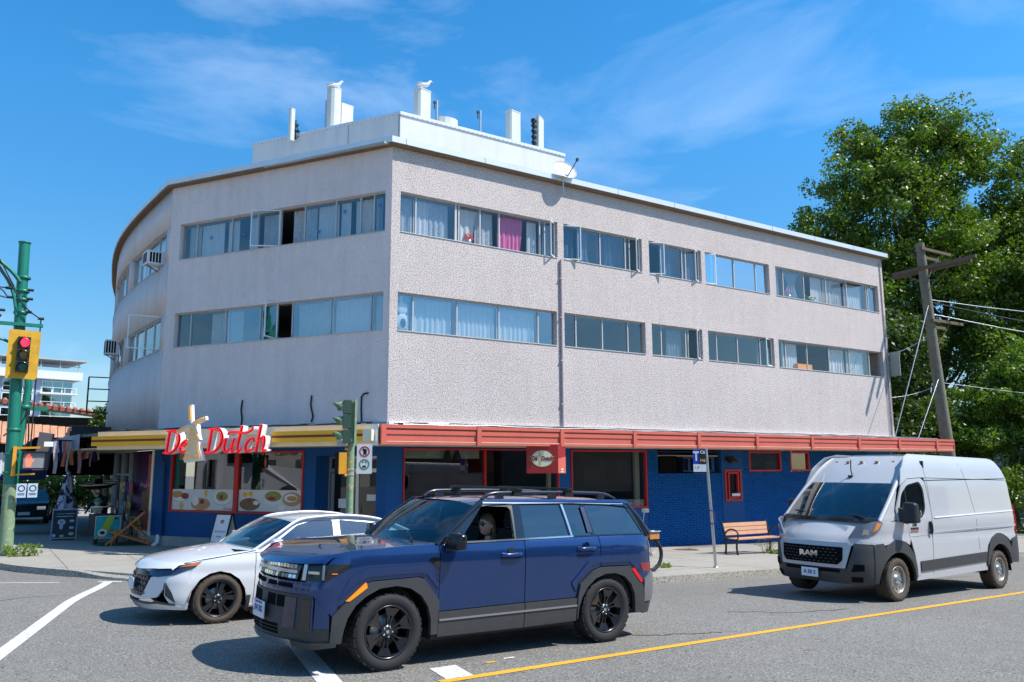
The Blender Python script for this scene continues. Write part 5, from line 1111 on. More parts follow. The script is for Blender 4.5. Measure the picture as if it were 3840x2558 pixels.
def wheel(par, x, y, R_, width, rim_r, spokes, style, tm, rm, side=-1, hubm=None):
    """wheel with axle along y; side -1 faces the camera"""
    t = MB(); w = width/2; s = side; c = (x, y, R_); ax = (0, s, 0)
    t.lathe([(rim_r,-w*.9),(R_*0.93,-w),(R_*0.985,-w*.8),(R_*0.985,w*.80),(R_*0.94,w*.97),(R_*0.86,w*1.04),(R_*0.78,w*1.02),(rim_r*1.02,w*.90),(rim_r*0.98,w*.80)], c, ax, 48)
    wh = t.build('wheel', tm, par)
    tr = MB(); nb = 44
    for k in range(nb):
        a = 2*math.pi*k/nb
        for j, (y0, y1) in enumerate(((w*.45,w*.93),(-.05*w,.38*w),(-.5*w,-.1*w),(-.9*w,-.55*w))):
            aa = a+(0.03 if j % 2 else 0)+ (0.02 if j == 0 and k % 2 else 0); da = math.pi/nb*0.72; pts = []
            for rr_ in (R_*0.97, R_*1.0):
                for (u, v) in ((aa-da,y0),(aa+da,y0),(aa+da,y1 if j else y1*(1.0 if k % 2 else .94)),(aa-da,y1 if j else y1*(1.0 if k % 2 else .94))): pts.append((x+math.sin(u)*rr_, y+s*v, R_+math.cos(u)*rr_))
            tr.hexa(pts)
    tr.build('tread', tm, wh)
    r = MB(); r.lathe([(rim_r*1.0,w*.88),(rim_r*1.02,w*.93),(rim_r*.97,w*.93),(rim_r*.93,w*.80),(rim_r*.90,w*.2),(rim_r*.88,-w*.8)], c, ax, 40); rim = r.build('rim', rm, wh)
    d = MB(); d.lathe([(0,w*.05),(rim_r*.60,w*.05),(rim_r*.62,0)], c, ax, 28); d.build('brake_disc', mat('brake_disc',(0.30,0.28,0.26),0.4,metal=0.8), wh)
    b = MB(); b.lathe([(0,-w*.5),(rim_r*.90,-w*.5)], c, ax, 28); b.build('backing', M['blackm'], wh)
    sp = MB()
    def pt(rad, ang, h): return (x+math.sin(ang)*rad, y+s*h, R_+math.cos(ang)*rad)
    if style == 'steel':
        sp.lathe([(rim_r*.93,w*.62),(rim_r*.80,w*.55),(rim_r*.62,w*.66),(rim_r*.50,w*.60),(rim_r*.36,w*.62),(rim_r*.34,w*.78),(rim_r*.12,w*.84),(0,w*.84)], c, ax, 32); sp.build('hub', rm, rim)
        h = MB()
        for k in range(10):
            a = 2*math.pi*k/10
            h.lathe([(0,0.0),(rim_r*.075,0.0)], pt(rim_r*.70,a,w*.625), ax, 10)
        h.build('hand_hole', M['blackm'], rim)
        h = MB()
        for k in range(5): h.lathe([(0.02,0),(0.02,0.02),(0,0.025)], pt(rim_r*.24,2*math.pi*k/5+.3,w*.80), ax, 8)
        h.build('wheel_nut', M['chrome'], rim)
    else:
        for k in range(spokes):
            a = 2*math.pi*k/spokes+0.15
            if style == 'twin':
                for da in (-0.16, 0.16):
                    A = [pt(rim_r*.20,a+da*1.6,w*.60),pt(rim_r*.20,a+da*0.4,w*.60),pt(rim_r*.93,a+da*0.75,w*.86),pt(rim_r*.93,a+da*1.35,w*.86)]
                    Bq = [(p[0],p[1]-s*0.035,p[2]) for p in A]; sp.add(Bq+A, [(0,3,2,1),(4,5,6,7),(0,1,5,4),(1,2,6,5),(2,3,7,6),(3,0,4,7)])
                A = [pt(rim_r*.62,a-.26,w*.74),pt(rim_r*.62,a+.26,w*.74),pt(rim_r*.95,a+.34,w*.88),pt(rim_r*.95,a-.34,w*.88)]; Bq = [(p[0],p[1]-s*0.03,p[2]) for p in A]; sp.add(Bq+A, [(0,3,2,1),(4,5,6,7),(0,1,5,4),(1,2,6,5),(2,3,7,6),(3,0,4,7)])
            else:
                A = [pt(rim_r*.18,a-.55,w*.55),pt(rim_r*.18,a+.35,w*.55),pt(rim_r*.93,a+.30,w*.80),pt(rim_r*.93,a-.02,w*.80)]; Bq = [(p[0],p[1]-s*0.035,p[2]) for p in A]; sp.add(Bq+A, [(0,3,2,1),(4,5,6,7),(0,1,5,4),(1,2,6,5),(2,3,7,6),(3,0,4,7)])
                A = [pt(rim_r*.35,a-.42,w*.60),pt(rim_r*.35,a-.25,w*.60),pt(rim_r*.93,a-.18,w*.82),pt(rim_r*.93,a-.30,w*.82)]; Bq = [(p[0],p[1]-s*0.03,p[2]) for p in A]; sp.add(Bq+A, [(0,3,2,1),(4,5,6,7),(0,1,5,4),(1,2,6,5),(2,3,7,6),(3,0,4,7)])
        sp.build('spokes', rm, rim, fix=True)
        h = MB(); h.lathe([(rim_r*.27,w*.45),(rim_r*.26,w*.66),(rim_r*.10,w*.72),(0,w*.72)], c, ax, 20); h.build('hub', rm, rim)
        h = MB()
        for k in range(5): h.lathe([(0.011,0),(0.011,0.012),(0,0.014)], pt(rim_r*.20,2*math.pi*k/5+.4,w*.70), ax, 8)
        h.lathe([(0,0.0),(rim_r*.07,0.0)], pt(0,0,w*.725), ax, 14); h.build('wheel_nut', M['chrome'], rim)
    return wh
def shaft(x0, x1, y, z, R_): pass
def rbezier(P, r=0.03, n=3):
    """round polygon corners"""
    out = []
    m = len(P)
    for i in range(m):
        a = Vector(P[i-1]); b = Vector(P[i]); c = Vector(P[(i+1)%m]); d1 = (a-b); d2 = (c-b); l1 = min(r,d1.length*.45); l2 = min(r,d2.length*.45); p = b+d1.normalized()*l1; q = b+d2.normalized()*l2
        for k in range(n+1):
            t = k/n; v = p*(1-t)**2+b*2*t*(1-t)+q*t*t; out.append((v.x,v.y))
    return out
CARG = dict(glass=glass('car_glass',(0.62,0.72,0.70),0.10), tint=glass('car_glass_privacy',(0.05,0.06,0.08),0.16), ws=glass('windscreen',(0.62,0.76,0.72),0.09), lens=glass('lamp_lens',(0.75,0.78,0.8),0.15))
TRIM = dict(clad=mat('grey_cladding',(0.045,0.046,0.048),0.55,noise=(9,0.12)), gloss=mat('gloss_black',(0.006,0.007,0.009),0.08,coat=1.0), dark=mat('cabin_dark',(0.02,0.02,0.022),0.8), seat=mat('seat_dark',(0.03,0.03,0.034),0.75), amber=mat('amber_marker',(0.9,0.28,0.01),0.3,emit=((1,0.3,0.02),0.12)),
   redl=mat('red_marker',(0.6,0.01,0.015),0.25,emit=((1,0.02,0.02),0.08)), plate=mat('licence_plate',(0.70,0.72,0.76),0.4), platetxt=mat('plate_blue',(0.04,0.06,0.32),0.5), lampin=mat('lamp_reflector',(0.55,0.56,0.58),0.15,metal=0.9))
def box_part(name, par, m, *b):
    q = MB(); [q.box(*x) for x in b]; return q.build(name, m, par)
def seatpair(par, x, w, z, yc):
    for y in yc:
        q = MB(); q.hexa([(x-.25,y-.24,z),(x+.22,y-.24,z-.03),(x+.22,y+.24,z-.03),(x-.25,y+.24,z),(x-.25,y-.24,z+.13),(x+.22,y-.24,z+.10),(x+.22,y+.24,z+.10),(x-.25,y+.24,z+.13)])
        q.hexa([(x+.18,y-.23,z+.05),(x+.30,y-.23,z+.05),(x+.30,y+.23,z+.05),(x+.18,y+.23,z+.05),(x+.32,y-.20,z+.66),(x+.42,y-.20,z+.66),(x+.42,y+.20,z+.66),(x+.32,y+.20,z+.66)])
        q.hexa([(x+.34,y-.13,z+.68),(x+.43,y-.13,z+.68),(x+.43,y+.13,z+.68),(x+.34,y+.13,z+.68),(x+.36,y-.12,z+.86),(x+.45,y-.12,z+.86),(x+.45,y+.12,z+.86),(x+.36,y+.12,z+.86)])
        q.build('seat', TRIM['seat'], par)
def steering(par, x, y, z, r=0.18):
    q = MB(); c = Vector((x,y,z)); ax = Vector((0.88,0,0.45)).normalized(); a = Vector((0,1,0)); b = ax.cross(a); q.tube([c+a*math.cos(t)*r+b*math.sin(t)*r for t in np.linspace(0,2*math.pi,25)],0.014,6)
    q.tube([c-a*r,c+a*r],0.014,6); q.tube([c,c-ax*0.25],0.03,6); q.build('steering_wheel', TRIM['dark'], par)
# ================================================================== blue SUV
def fin_car(t, F, ang, width, slope=0.027):
    a = R(ang); n = Vector((-math.sin(a), math.cos(a), 0)); t.rotation_euler = (0, math.atan(slope), a)
    t.location = Vector(F)+n*width/2
SB = mat('suv_blue_metallic',(0.012,0.046,0.160),0.26,metal=0.6,coat=1.0,noise=(0.8,0.04))
suv = thing('suv', 'dark blue boxy SUV with roof rails and black wheels, driver window open', 'car'); HW = 0.925
def ins_suv(x, z, nx, ny):
    side = float(np.interp(z,[.22,.30,.50,.62,.88,1.02,1.10,1.17,1.21],[.05,.035,.016,.010,.002,.0,.010,.026,.05]))
    fr = float(np.interp(z,[.22,.30,.42,.60,.80,.90,1.0,1.06],[.06,.02,.0,.02,.03,.055,.07,.11])); re = float(np.interp(z,[.25,.45,.60,.75,.80,1.0,1.21],[.06,.01,.0,.01,.05,.06,.09]))
    k = fr if nx < 0 else re; return side*abs(ny)+k*abs(nx)
RG = Ring([(-.93,0),(-.915,.20),(-.875,.42),(-.80,.62),(-.70,.78),(-.56,.872),(-.36,.914),(0,.922),(.6,.925),(1.6,.925),(2.6,.925),(3.25,.925),(3.48,.915),(3.63,.87),(3.70,.76),(3.73,.55),(3.75,.3),(3.76,0)], ins_suv)
FX = RG.sx
def PS(pts): return [(FX(x) if not isinstance(x, str) else float(x), z) for x,z in pts]     # x on the side -> arc
def F_(a, z, off=0.0): return RG.P(a, z, off)
arcF = [(-.455,.30),(-.44,.42),(-.41,.53),(-.34,.64),(-.24,.72),(-.10,.785),(.08,.80),(.24,.765),(.36,.69),(.44,.58),(.48,.45),(.49,.30)]
arcR = [(2.40,.30),(2.41,.42),(2.45,.54),(2.53,.65),(2.65,.735),(2.80,.78),(2.95,.78),(3.10,.735),(3.20,.65),(3.265,.53),(3.285,.40),(3.29,.30)]
flF = [(-.56,.30),(-.55,.55),(-.42,.69),(-.27,.825),(-.18,.85),(.33,.865),(.38,.85),(.565,.63)]
flR = [(2.395,.545),(2.42,.68),(2.62,.82),(2.75,.855),(3.17,.85),(3.38,.66),(3.44,.52),(3.44,.32)]
ya = lambda y: RG.sy(y)
# front fender (both sides)
patch('fender', PS([(-.70,.86),(-.56,.55),(-.545,.56),(-.42,.70),(-.27,.835),(-.18,.86),(.33,.875),(.385,.86),(.568,.64),(.568,1.165),(.25,1.165),(-.35,1.135),(-.60,1.09),(-.72,1.03),(-.66,1.0),(-.50,.99),(-.50,.93)]), F_, SB, suv, mirror=True, step=.05)
patch('front_door', PS([(.575,.52),(1.645,.535),(1.645,1.185),(.575,1.165)]), F_, SB, suv, mirror=True, step=.07)
patch('rear_door', PS([(1.655,.535),(2.385,.54),(2.41,.69),(2.61,.83),(2.735,.865),(2.735,1.205),(1.655,1.185)]), F_, SB, suv, mirror=True, step=.06)
patch('rear_quarter', PS([(2.745,.87),(3.17,.862),(3.40,.66),(3.46,.70),(3.60,.78),(3.60,.88),(3.66,.88),(3.67,1.05),(3.66,1.205),(2.745,1.205)]), F_, SB, suv, mirror=True, step=.05)
# flare crease bulges over the wheels
for P_, nm in (([(-.50,.70),(-.32,.86),(-.20,.90),(.34,.915),(.42,.89),(.56,.74),(.56,.80),(.44,.96),(.34,.99),(-.22,.98),(-.40,.90)],'front'),([(2.36,.60),(2.38,.72),(2.60,.88),(2.73,.91),(3.18,.905),(3.34,.78),(3.40,.78),(3.24,.975),(2.72,.98),(2.55,.93),(2.30,.70)],'rear')):
    patch('fender_bulge', PS(P_), lambda a,z,off=0.0: F_(a,z,off), SB, suv, off=0.016, th=0.03, mirror=True, step=.05)
# cladding
patch('arch_cladding', PS(flF+[(.565,.30)]+arcF[::-1]), F_, TRIM['clad'], suv, off=0.028, th=0.05, mirror=True, step=.05)
patch('arch_cladding', PS(arcR+flR[::-1]+[(2.39,.30)] if False else [(2.39,.30),(2.39,.545)]+flR[1:]+[(3.44,.30)]+arcR[::-1]), F_, TRIM['clad'], suv, off=0.028, th=0.05, mirror=True, step=.05)
patch('sill_cladding', PS([(.575,.27),(1.645,.27),(1.645,.525),(.575,.51)]), F_, TRIM['clad'], suv, off=0.018, th=0.05, mirror=True)
patch('sill_cladding', PS([(1.655,.27),(2.385,.28),(2.385,.53),(1.655,.525)]), F_, TRIM['clad'], suv, off=0.018, th=0.05, mirror=True)
patch('silver_strip', PS([(.58,.425),(2.38,.44),(2.38,.458),(.58,.443)]), F_, mat('strip_grey',(0.30,0.31,0.32),0.35,metal=0.5), suv, off=0.028, th=0.02, mirror=True)
def arcpatch(name, pts, m, off=0.01, th=0.03, mirror=True, step=.05, par=None): return patch(name, pts, F_, m, par or suv, off=off, th=th, mirror=mirror, step=step)
sF = FX(-.56)
# front bumper and nose (arc coordinates from the centre)
arcpatch('bumper_upper', [(-.02 if False else 0,.735),(ya(.60),.735),(FX(-.72),.73),(FX(-.58),.56),(FX(-.50),.92),(FX(-.50),.985),(FX(-.66),.99),(FX(-.88) if False else ya(.66),.845),(0,.845)], SB, 0.0)
arcpatch('bumper_face', [(0,.30),(ya(.50),.30),(ya(.80),.29),(FX(-.57),.30),(FX(-.57),.50),(FX(-.70),.50),(FX(-.72),.73),(ya(.60),.73),(0,.73)], TRIM['clad'], 0.005)
arcpatch('corner_panel', [(ya(.80)-.02,.44),(FX(-.575),.44),(FX(-.575),.55),(FX(-.70),.715),(ya(.80)-.02,.715)], SB, 0.016, 0.02)
arcpatch('vertical_vent', [(ya(.66),.42),(ya(.755),.42),(ya(.755),.69),(ya(.66),.69)], TRIM['gloss'], 0.014, 0.02)
arcpatch('vent_frame', [(ya(.76),.41),(ya(.775),.41),(ya(.775),.70),(ya(.76),.70)], SB, 0.018, 0.02)
arcpatch('bumper_panel', [(ya(.44),.42),(ya(.595),.42),(ya(.595),.70),(ya(.44),.70)], mat('gloss_navy',(0.004,0.006,0.04),0.10,coat=1.0), 0.013, 0.02)
arcpatch('skid_plate', [(0,.25),(ya(.55),.25),(ya(.55),.315),(0,.315)], M['silver'], 0.028, 0.04)
arcpatch('lower_lip', [(ya(.56),.25),(ya(.80),.245),(FX(-.50),.27),(FX(-.50),.315),(ya(.80),.30),(ya(.56),.315)], TRIM['clad'], 0.03, 0.05)
for i in range(3): arcpatch('lower_grille', [(.02+.0,.345+.035*i),(ya(.36),.345+.035*i),(ya(.36),.37+.035*i),(.02,.37+.035*i)], M['blackm'], 0.010, 0.01)
for (a, b) in ((.10,.26),(.30,.44)): arcpatch('upper_intake', [(ya(a),.60),(ya(b),.60),(ya(b),.705),(ya(a),.705)], M['blackm'], 0.012, 0.01)
for (a, b) in ((.06,.24),(.28,.52)): arcpatch('slot', [(ya(a),.785),(ya(b),.785),(ya(b)-.02,.825),(ya(a),.825)], M['blackm'], 0.008, 0.01)
# headlamp (H pattern) and chrome grille bar
arcpatch('grille', [(0,.865),(ya(.56),.865),(ya(.60),1.02),(0,1.02)], TRIM['gloss'], 0.004)
for i in range(9):
    a = .01+i*.062
    for (z0, z1) in ((.875,.905),(.965,1.0)): arcpatch('grille_block', [(a,z0),(a+.05,z0),(a+.05,z1),(a,z1)], M['chrome'], 0.014, 0.012, step=.2)
arcpatch('grille_bar', [(0,.92),(ya(.56),.92),(ya(.56),.95),(0,.95)], M['silver'], 0.018, 0.015)
arcpatch('headlight', [(ya(.61),.855),(FX(-.66),.86),(FX(-.62),.86),(FX(-.385),1.005),(FX(-.40),1.02),(FX(-.60),1.022),(ya(.61),1.022)], mat('lamp_black',(0.012,0.014,0.018),0.1), 0.008)
for b in ([(ya(.63),.865),(ya(.67),.865),(ya(.67),1.01),(ya(.63),1.01)],[(ya(.69),.925),(ya(.80),.925),(ya(.80),.95),(ya(.69),.95)],[(ya(.82),.875),(ya(.835),.875),(ya(.835),1.01),(ya(.82),1.01)]): arcpatch('lamp_element', b, TRIM['lampin'], 0.013, 0.01, step=.1)
arcpatch('turn_lamp', [(FX(-.57),.93),(FX(-.52),.93),(FX(-.52),.938),(FX(-.57),.938)], TRIM['amber'], 0.013, 0.01, step=.1)
arcpatch('side_marker', [(FX(-.435),.685),(FX(-.40),.685),(FX(-.235),.80),(FX(-.245),.845),(FX(-.275),.825)], TRIM['amber'], 0.034, 0.03)
arcpatch('rear_marker', [(FX(3.215),.805),(FX(3.26),.825),(FX(3.40),.66),(FX(3.36),.655)], TRIM['redl'], 0.034, 0.03)
arcpatch('fender_vent', [(FX(.44),1.03),(FX(.47),1.055),(FX(.565),1.05),(FX(.565),.93)], TRIM['gloss'], 0.010, 0.02)
# rear bumper, tail lamps, tailgate
arcpatch('tail_light', [(FX(3.42),.775),(FX(3.56),.78),(RG.L-.55,.78),(RG.L-.55,.87),(FX(3.62),.875),(FX(3.37),.875)], mat('tail_red',(0.22,0.012,0.012),0.12,coat=1), 0.006)
arcpatch('rear_bumper', [(FX(3.29),.33),(FX(3.45),.42),(RG.L-.3,.42),(RG.L,.42),(RG.L,.75),(RG.L-.5,.75),(FX(3.58),.76),(FX(3.45),.68),(FX(3.445),.34)], mat('bumper_grey',(0.15,0.155,0.165),0.45,noise=(6,0.1)), 0.012)
arcpatch('rear_valance', [(FX(3.45),.28),(RG.L,.28),(RG.L,.415),(FX(3.45),.415)], TRIM['clad'], 0.0)
arcpatch('tailgate', [(FX(3.665),.88),(RG.L-.56,.88),(RG.L-.56,.76),(RG.L,.76),(RG.L,1.205),(FX(3.675),1.205)], SB, 0.0)
# fuel door, handles
arcpatch('fuel_door', rbezier([(FX(2.92),.945),(FX(3.08),.945),(FX(3.08),1.10),(FX(2.92),1.10)],.04), SB, 0.003, 0.02, mirror=False)
for x0, z0 in ((1.34,1.045),(2.40,1.075)):
    for sg in (-1,1):
        y = sg*(HW+0.02); q = MB(); q.tube(catmull([(x0,y-sg*.025,z0),(x0+.04,y+sg*.012,z0),(x0+.20,y+sg*.012,z0+.003),(x0+.25,y-sg*.025,z0+.003)],4),[.022]*13,8); o = q.build('door_handle', SB, suv)
        q = MB(); q.lathe([(0,0.001),(.045,0.001)],(x0+.12,sg*(HW-.003+.006),z0+.028),(0,sg,0),16); q.build('handle_cup', TRIM['gloss'], o)
# greenhouse
def Wg(x, z):      # half width of the cabin side
    h = (z-1.20)/0.40; taper = float(np.interp(x,[.5,1.2,2.6,3.3,3.7],[.02,0,0,.015,.05])); return 0.872-0.115*max(0,h)-0.02*max(0,h)**3-taper
def Gs(x, z, off=0.0): return Vector((x, -(Wg(x,z)+off), z))
cab = [(.585,1.17),(1.65,1.19),(2.74,1.21),(3.60,1.21),(3.36,1.565),(3.22,1.60),(1.22,1.612),(1.12,1.595)]
h1 = [(.84,1.205),(1.53,1.205),(1.545,1.55),(1.17,1.565)]; h2 = [(1.675,1.205),(2.31,1.22),(2.245,1.567),(1.675,1.567)]; h3 = [(2.37,1.22),(2.66,1.222),(2.56,1.567),(2.30,1.567)]; h4 = [(2.70,1.225),(3.50,1.225),(3.28,1.55),(2.615,1.565)]
patch('cabin_side', cab, Gs, TRIM['gloss'], suv, off=0.0, th=0.03, step=.07, holes=[h1,h2,h3,h4], mirror=True)
patch('window_trim', [(.59,1.175),(1.66,1.192),(2.36,1.205),(2.36,1.222),(1.66,1.209),(.66,1.192)], Gs, M['silver'], suv, off=0.012, th=0.02, mirror=True)
patch('window_trim', [(1.14,1.585),(2.26,1.578),(3.26,1.570),(3.26,1.580),(2.26,1.592),(1.13,1.600)], Gs, M['silver'], suv, off=0.008, th=0.02, mirror=True)
patch('window_trim', [(.60,1.19),(.63,1.19),(1.17,1.580),(1.14,1.592)], Gs, M['silver'], suv, off=0.008, th=0.02, mirror=True)
patch('window_trim', [(2.325,1.222),(2.355,1.222),(2.285,1.58),(2.255,1.58)], Gs, M['silver'], suv, off=0.008, th=0.02, mirror=True)
patch('window_frame', [(1.535,1.2),(1.55,1.2),(1.565,1.562),(1.17,1.570),(1.17,1.556),(1.50,1.548),(1.535,1.51)], Gs, mat('weatherstrip',(0.10,0.10,0.10),0.5), suv, off=0.004, th=0.02)
for h, m_, both in ((h2,'tint',True),(h3,'tint',True),(h4,'tint',True)): patch('window_glass', h, Gs, CARG[m_], suv, off=-0.008, th=0.004, mirror=True, step=.12)
patch('window_glass', h1, lambda a,b,o=0: Vector((a, Wg(a,b)+o-.008, b)), CARG['glass'], suv, th=0.004, step=.12)
patch('pillar_panel', [(2.585,1.25),(2.655,1.25),(2.60,1.54),(2.545,1.54)], Gs, mat('pillar_slate',(0.05,0.06,0.11),0.3), suv, off=0.012, th=0.01, mirror=True)
# roof with side rails of body colour
def rz(x, y): return float(np.interp(x,[1.05,1.2,1.6,2.4,3.0,3.30,3.45],[1.60,1.635,1.655,1.66,1.645,1.61,1.57]))-0.055*(abs(y)/.74)**4-0.012*(abs(y)/.74)**2
xs_ = np.linspace(1.10,3.42,22); ys_ = np.linspace(-.765,.765,19)
loft('roof', [[Vector((x+ (0.10*(1-(y/.76)**2)*-1 if x < 1.2 else 0), y*(1-0.03*max(0,(x-3.0))), rz(x,y))) for y in ys_] for x in xs_], SB, suv)
patch('roof_side', [(1.12,1.594),(1.22,1.607),(3.22,1.595),(3.36,1.565),(3.45,1.575),(3.28,1.625),(2.4,1.625),(1.3,1.628),(1.10,1.606)], lambda x,z,o=0.0: Vector((x,-(Wg(x,z)+o+.006+.02*max(0,1-(z-1.59)/.04)*0),z)), SB, suv, off=0.004, th=0.03, mirror=True)
for sg in (-1,1):
    q = MB(); q.tube([(3.60,sg*.815,1.20),(3.47,sg*.765,1.41),(3.33,sg*.705,1.585)],[.055,.045,.035],8); q.build('rear_pillar', TRIM['gloss'], suv)
# windscreen and rear screen between curved edges
def screen(name, bl, tl, bow, m, par, inset=0.0, n=13, k=9, zb=0.0):
    rows = []
    for j in range(k):
        t = j/(k-1); row = []
        for i in range(n):
            u = -1+2*i/(n-1); y0 = bl[1]; y1 = tl[1]; x0 = bl[0]; x1 = tl[0]; w_ = y0+(y1-y0)*t; xx = x0+(x1-x0)*t+bow*(abs(u)**2.2-1)+0.03*math.sin(math.pi*t)*-1
            row.append(Vector((xx, w_*u, bl[2]+(tl[2]-bl[2])*t+(0.02*math.sin(math.pi*t))+zb*(1-u*u)*(1-t))))
        rows.append(row)
    return loft(name, rows, m, par)
screen('windscreen', (.60,.845,1.155), (1.15,.735,1.600), 0.26, CARG['ws'], suv)
screen('rear_screen', (3.70,.80,1.22), (3.40,.70,1.575), -0.05, CARG['tint'], suv)
for sg in (-1,1):
    q = MB(); q.tube([(.56,sg*.862,1.16),(.86,sg*.815,1.395),(1.15,sg*.762,1.605)],[.034,.032,.028],8); q.build('windscreen_pillar', TRIM['gloss'], suv)
# hood: spans between the shoulder lines
def hood_grid(xf, xside0, xr, w0, w1, ze, zc, drop=0.02, bowr=0.28, nt=18, nu=19):
    rows = []
    us = np.concatenate(([-1,-.975],np.linspace(-.93,.93,nu-4),[.975,1]))
    for t in np.linspace(0,1,nt):
        row = []
        for u in us:
            w_ = w0+(w1-w0)*min(1,t*3); y = u*w_; fx = xf(abs(y)); x = fx+(xr-fx)*t-bowr*(1-u*u)*max(0,(t-.72)/.28)
            z = ze(x)*u*u+zc(x)*(1-u*u)
            if abs(u) > .99: z -= drop
            if t == 0: z -= .045
            row.append(Vector((x, y, z)))
        rows.append(row)
    return rows
loft('hood', hood_grid(lambda y: float(np.interp(y,[0,.2,.42,.62,.76,.84],[-.905,-.892,-.855,-.785,-.70,-.64])), -.6, .66, .84, .885,
     lambda x: float(np.interp(x,[-.9,-.72,-.60,-.35,.25,.6],[1.03,1.055,1.098,1.14,1.17,1.178])), lambda x: float(np.interp(x,[-.905,-.85,-.6,-.2,.3,.6],[1.035,1.065,1.115,1.165,1.195,1.20]))), SB, suv)
q = MB(); q.add([(.30,-.80,1.178),(.30,.80,1.178),(.62,.84,1.165),(.62,-.84,1.165)],[(0,1,2,3)]); q.build('cowl', TRIM['dark'], suv)
q = MB()
for y0 in (-.62,.10): q.tube([(.40,y0,1.20),(.55,y0+.35,1.235),(.62,y0+.55,1.26)],.010,5)
q.build('wiper', M['black'], suv)
# rails and cross bars
for sg in (-1,1):
    q = MB(); q.tube(catmull([(1.22,sg*.66,1.625),(1.34,sg*.665,1.685),(1.6,sg*.67,1.70),(2.5,sg*.67,1.705),(3.0,sg*.66,1.69),(3.20,sg*.65,1.63)],5),.020,8)
    for x in (1.45,2.2,2.95): q.box(x-.05,x+.05,sg*.67-.02,sg*.67+.02,1.63,1.70)
    q.build('roof_rail', mat('rail_black',(0.02,0.022,0.03),0.25,coat=.6), suv)
for x in (1.68,2.42):
    q = MB(); q.box(x-.04,x+.04,-.74,.74,1.735,1.760); c_ = q.build('crossbar', M['black'], suv)
    q = MB(); q.box(x-.055,x+.055,-.72,-.62,1.66,1.738); q.build('bar_foot', M['black'], c_); q = MB(); q.box(x-.055,x+.055,.62,.72,1.66,1.738); q.build('bar_foot', M['black'], c_)
# mirrors
for sg in (-1,1):
    q = MB(); q.hexa([(.62,sg*.90,1.13),(.80,sg*.90,1.13),(.78,sg*1.12,1.13),(.66,sg*1.12,1.13),(.64,sg*.92,1.30),(.80,sg*.92,1.31),(.77,sg*1.13,1.29),(.68,sg*1.13,1.28)]); o = q.build('mirror', mat('mirror_black',(0.008,0.009,0.012),0.22), suv, fix=True)
    b = o.modifiers.new('bevel','BEVEL'); b.width = 0.035; b.segments = 3
    for p in o.data.polygons: p.use_smooth = True
    q = MB(); q.hexa([(.63,sg*.86,1.10),(.76,sg*.86,1.10),(.74,sg*1.02,1.12),(.67,sg*1.02,1.12),(.63,sg*.86,1.15),(.76,sg*.86,1.15),(.74,sg*1.02,1.15),(.67,sg*1.02,1.15)]); q.build('mirror_arm', TRIM['clad'], suv, fix=True)
# underbody, arches, interior
box_part('floor_pan', suv, TRIM['dark'], (-.50,3.55,-.62,.62,.24,.36),(-.70,-.45,-.62,.62,.28,.32),(.52,2.36,-.86,.86,.24,.34),(3.3,3.60,-.80,.80,.32,.40))
for xc in (.03,2.84):
    for sg in (-1,1):
        q = MB(); n = 12; vs = [(xc+.47*math.cos(math.pi*k/n), y, .35+.46*math.sin(math.pi*k/n)) for k in range(n+1) for y in (sg*.60, sg*.90)]; q.add(vs, [(2*k,2*k+1,2*k+3,2*k+2) for k in range(n)]); q.add([(xc-.47,sg*.60,.3),(xc+.47,sg*.60,.3),(xc+.47,sg*.60,.8),(xc-.47,sg*.60,.8)],[(0,1,2,3)]); q.build('wheel_arch_liner', M['blackm'], suv)
box_part('engine_bay', suv, TRIM['dark'], (-.52,.45,-.66,.66,.40,.98)); box_part('dashboard', suv, TRIM['dark'], (.45,.95,-.78,.78,.85,1.13))
box_part('door_inner', suv, TRIM['dark'], (.60,3.4,-.84,-.80,.40,1.17)); box_part('door_inner', suv, TRIM['dark'], (.60,3.4,.80,.84,.40,1.17)); box_part('headliner', suv, TRIM['dark'], (1.25,3.25,-.68,.68,1.585,1.60))
seatpair(suv, 1.45, .5, .62, (-.40,.40)); seatpair(suv, 2.30, .5, .62, (-.42,0.0,.42)); steering(suv, 1.10, -.40, 1.08)
for x in (.03,2.84):
    for sg in (-1,1): wheel(suv, x, sg*.80, .365, .235, .250, 6, 'twin', M['rubber'], mat('gloss_black_rim',(0.012,0.012,0.014),0.25,coat=0.5), sg)
# plate
pl = F_(0.0,.52,.03); q = MB(); q.box(-.966,-.956,-.16+.0,.16,.46,.62); p_ = q.build('licence_plate', TRIM['plate'], suv)
text_at('plate_text','SV4 78G',0.085,(-.9675,0,.54),(0,-1,0),(0,0,1),TRIM['platetxt'],p_,ext=.001,sx=.8,bold=.002)
q = MB(); q.box(-.9672,-.966,-.10,.10,.592,.612); q.build('text_line', TRIM['platetxt'], p_)
arcpatch('emblem', [(ya(.0)+.0,.985),(.05,.985),(.05,1.012),(0,1.012)], M['chrome'], .018, .01)
fin_car(suv, (3.37-.02,7.42,-.15), 2.0, HW*2)
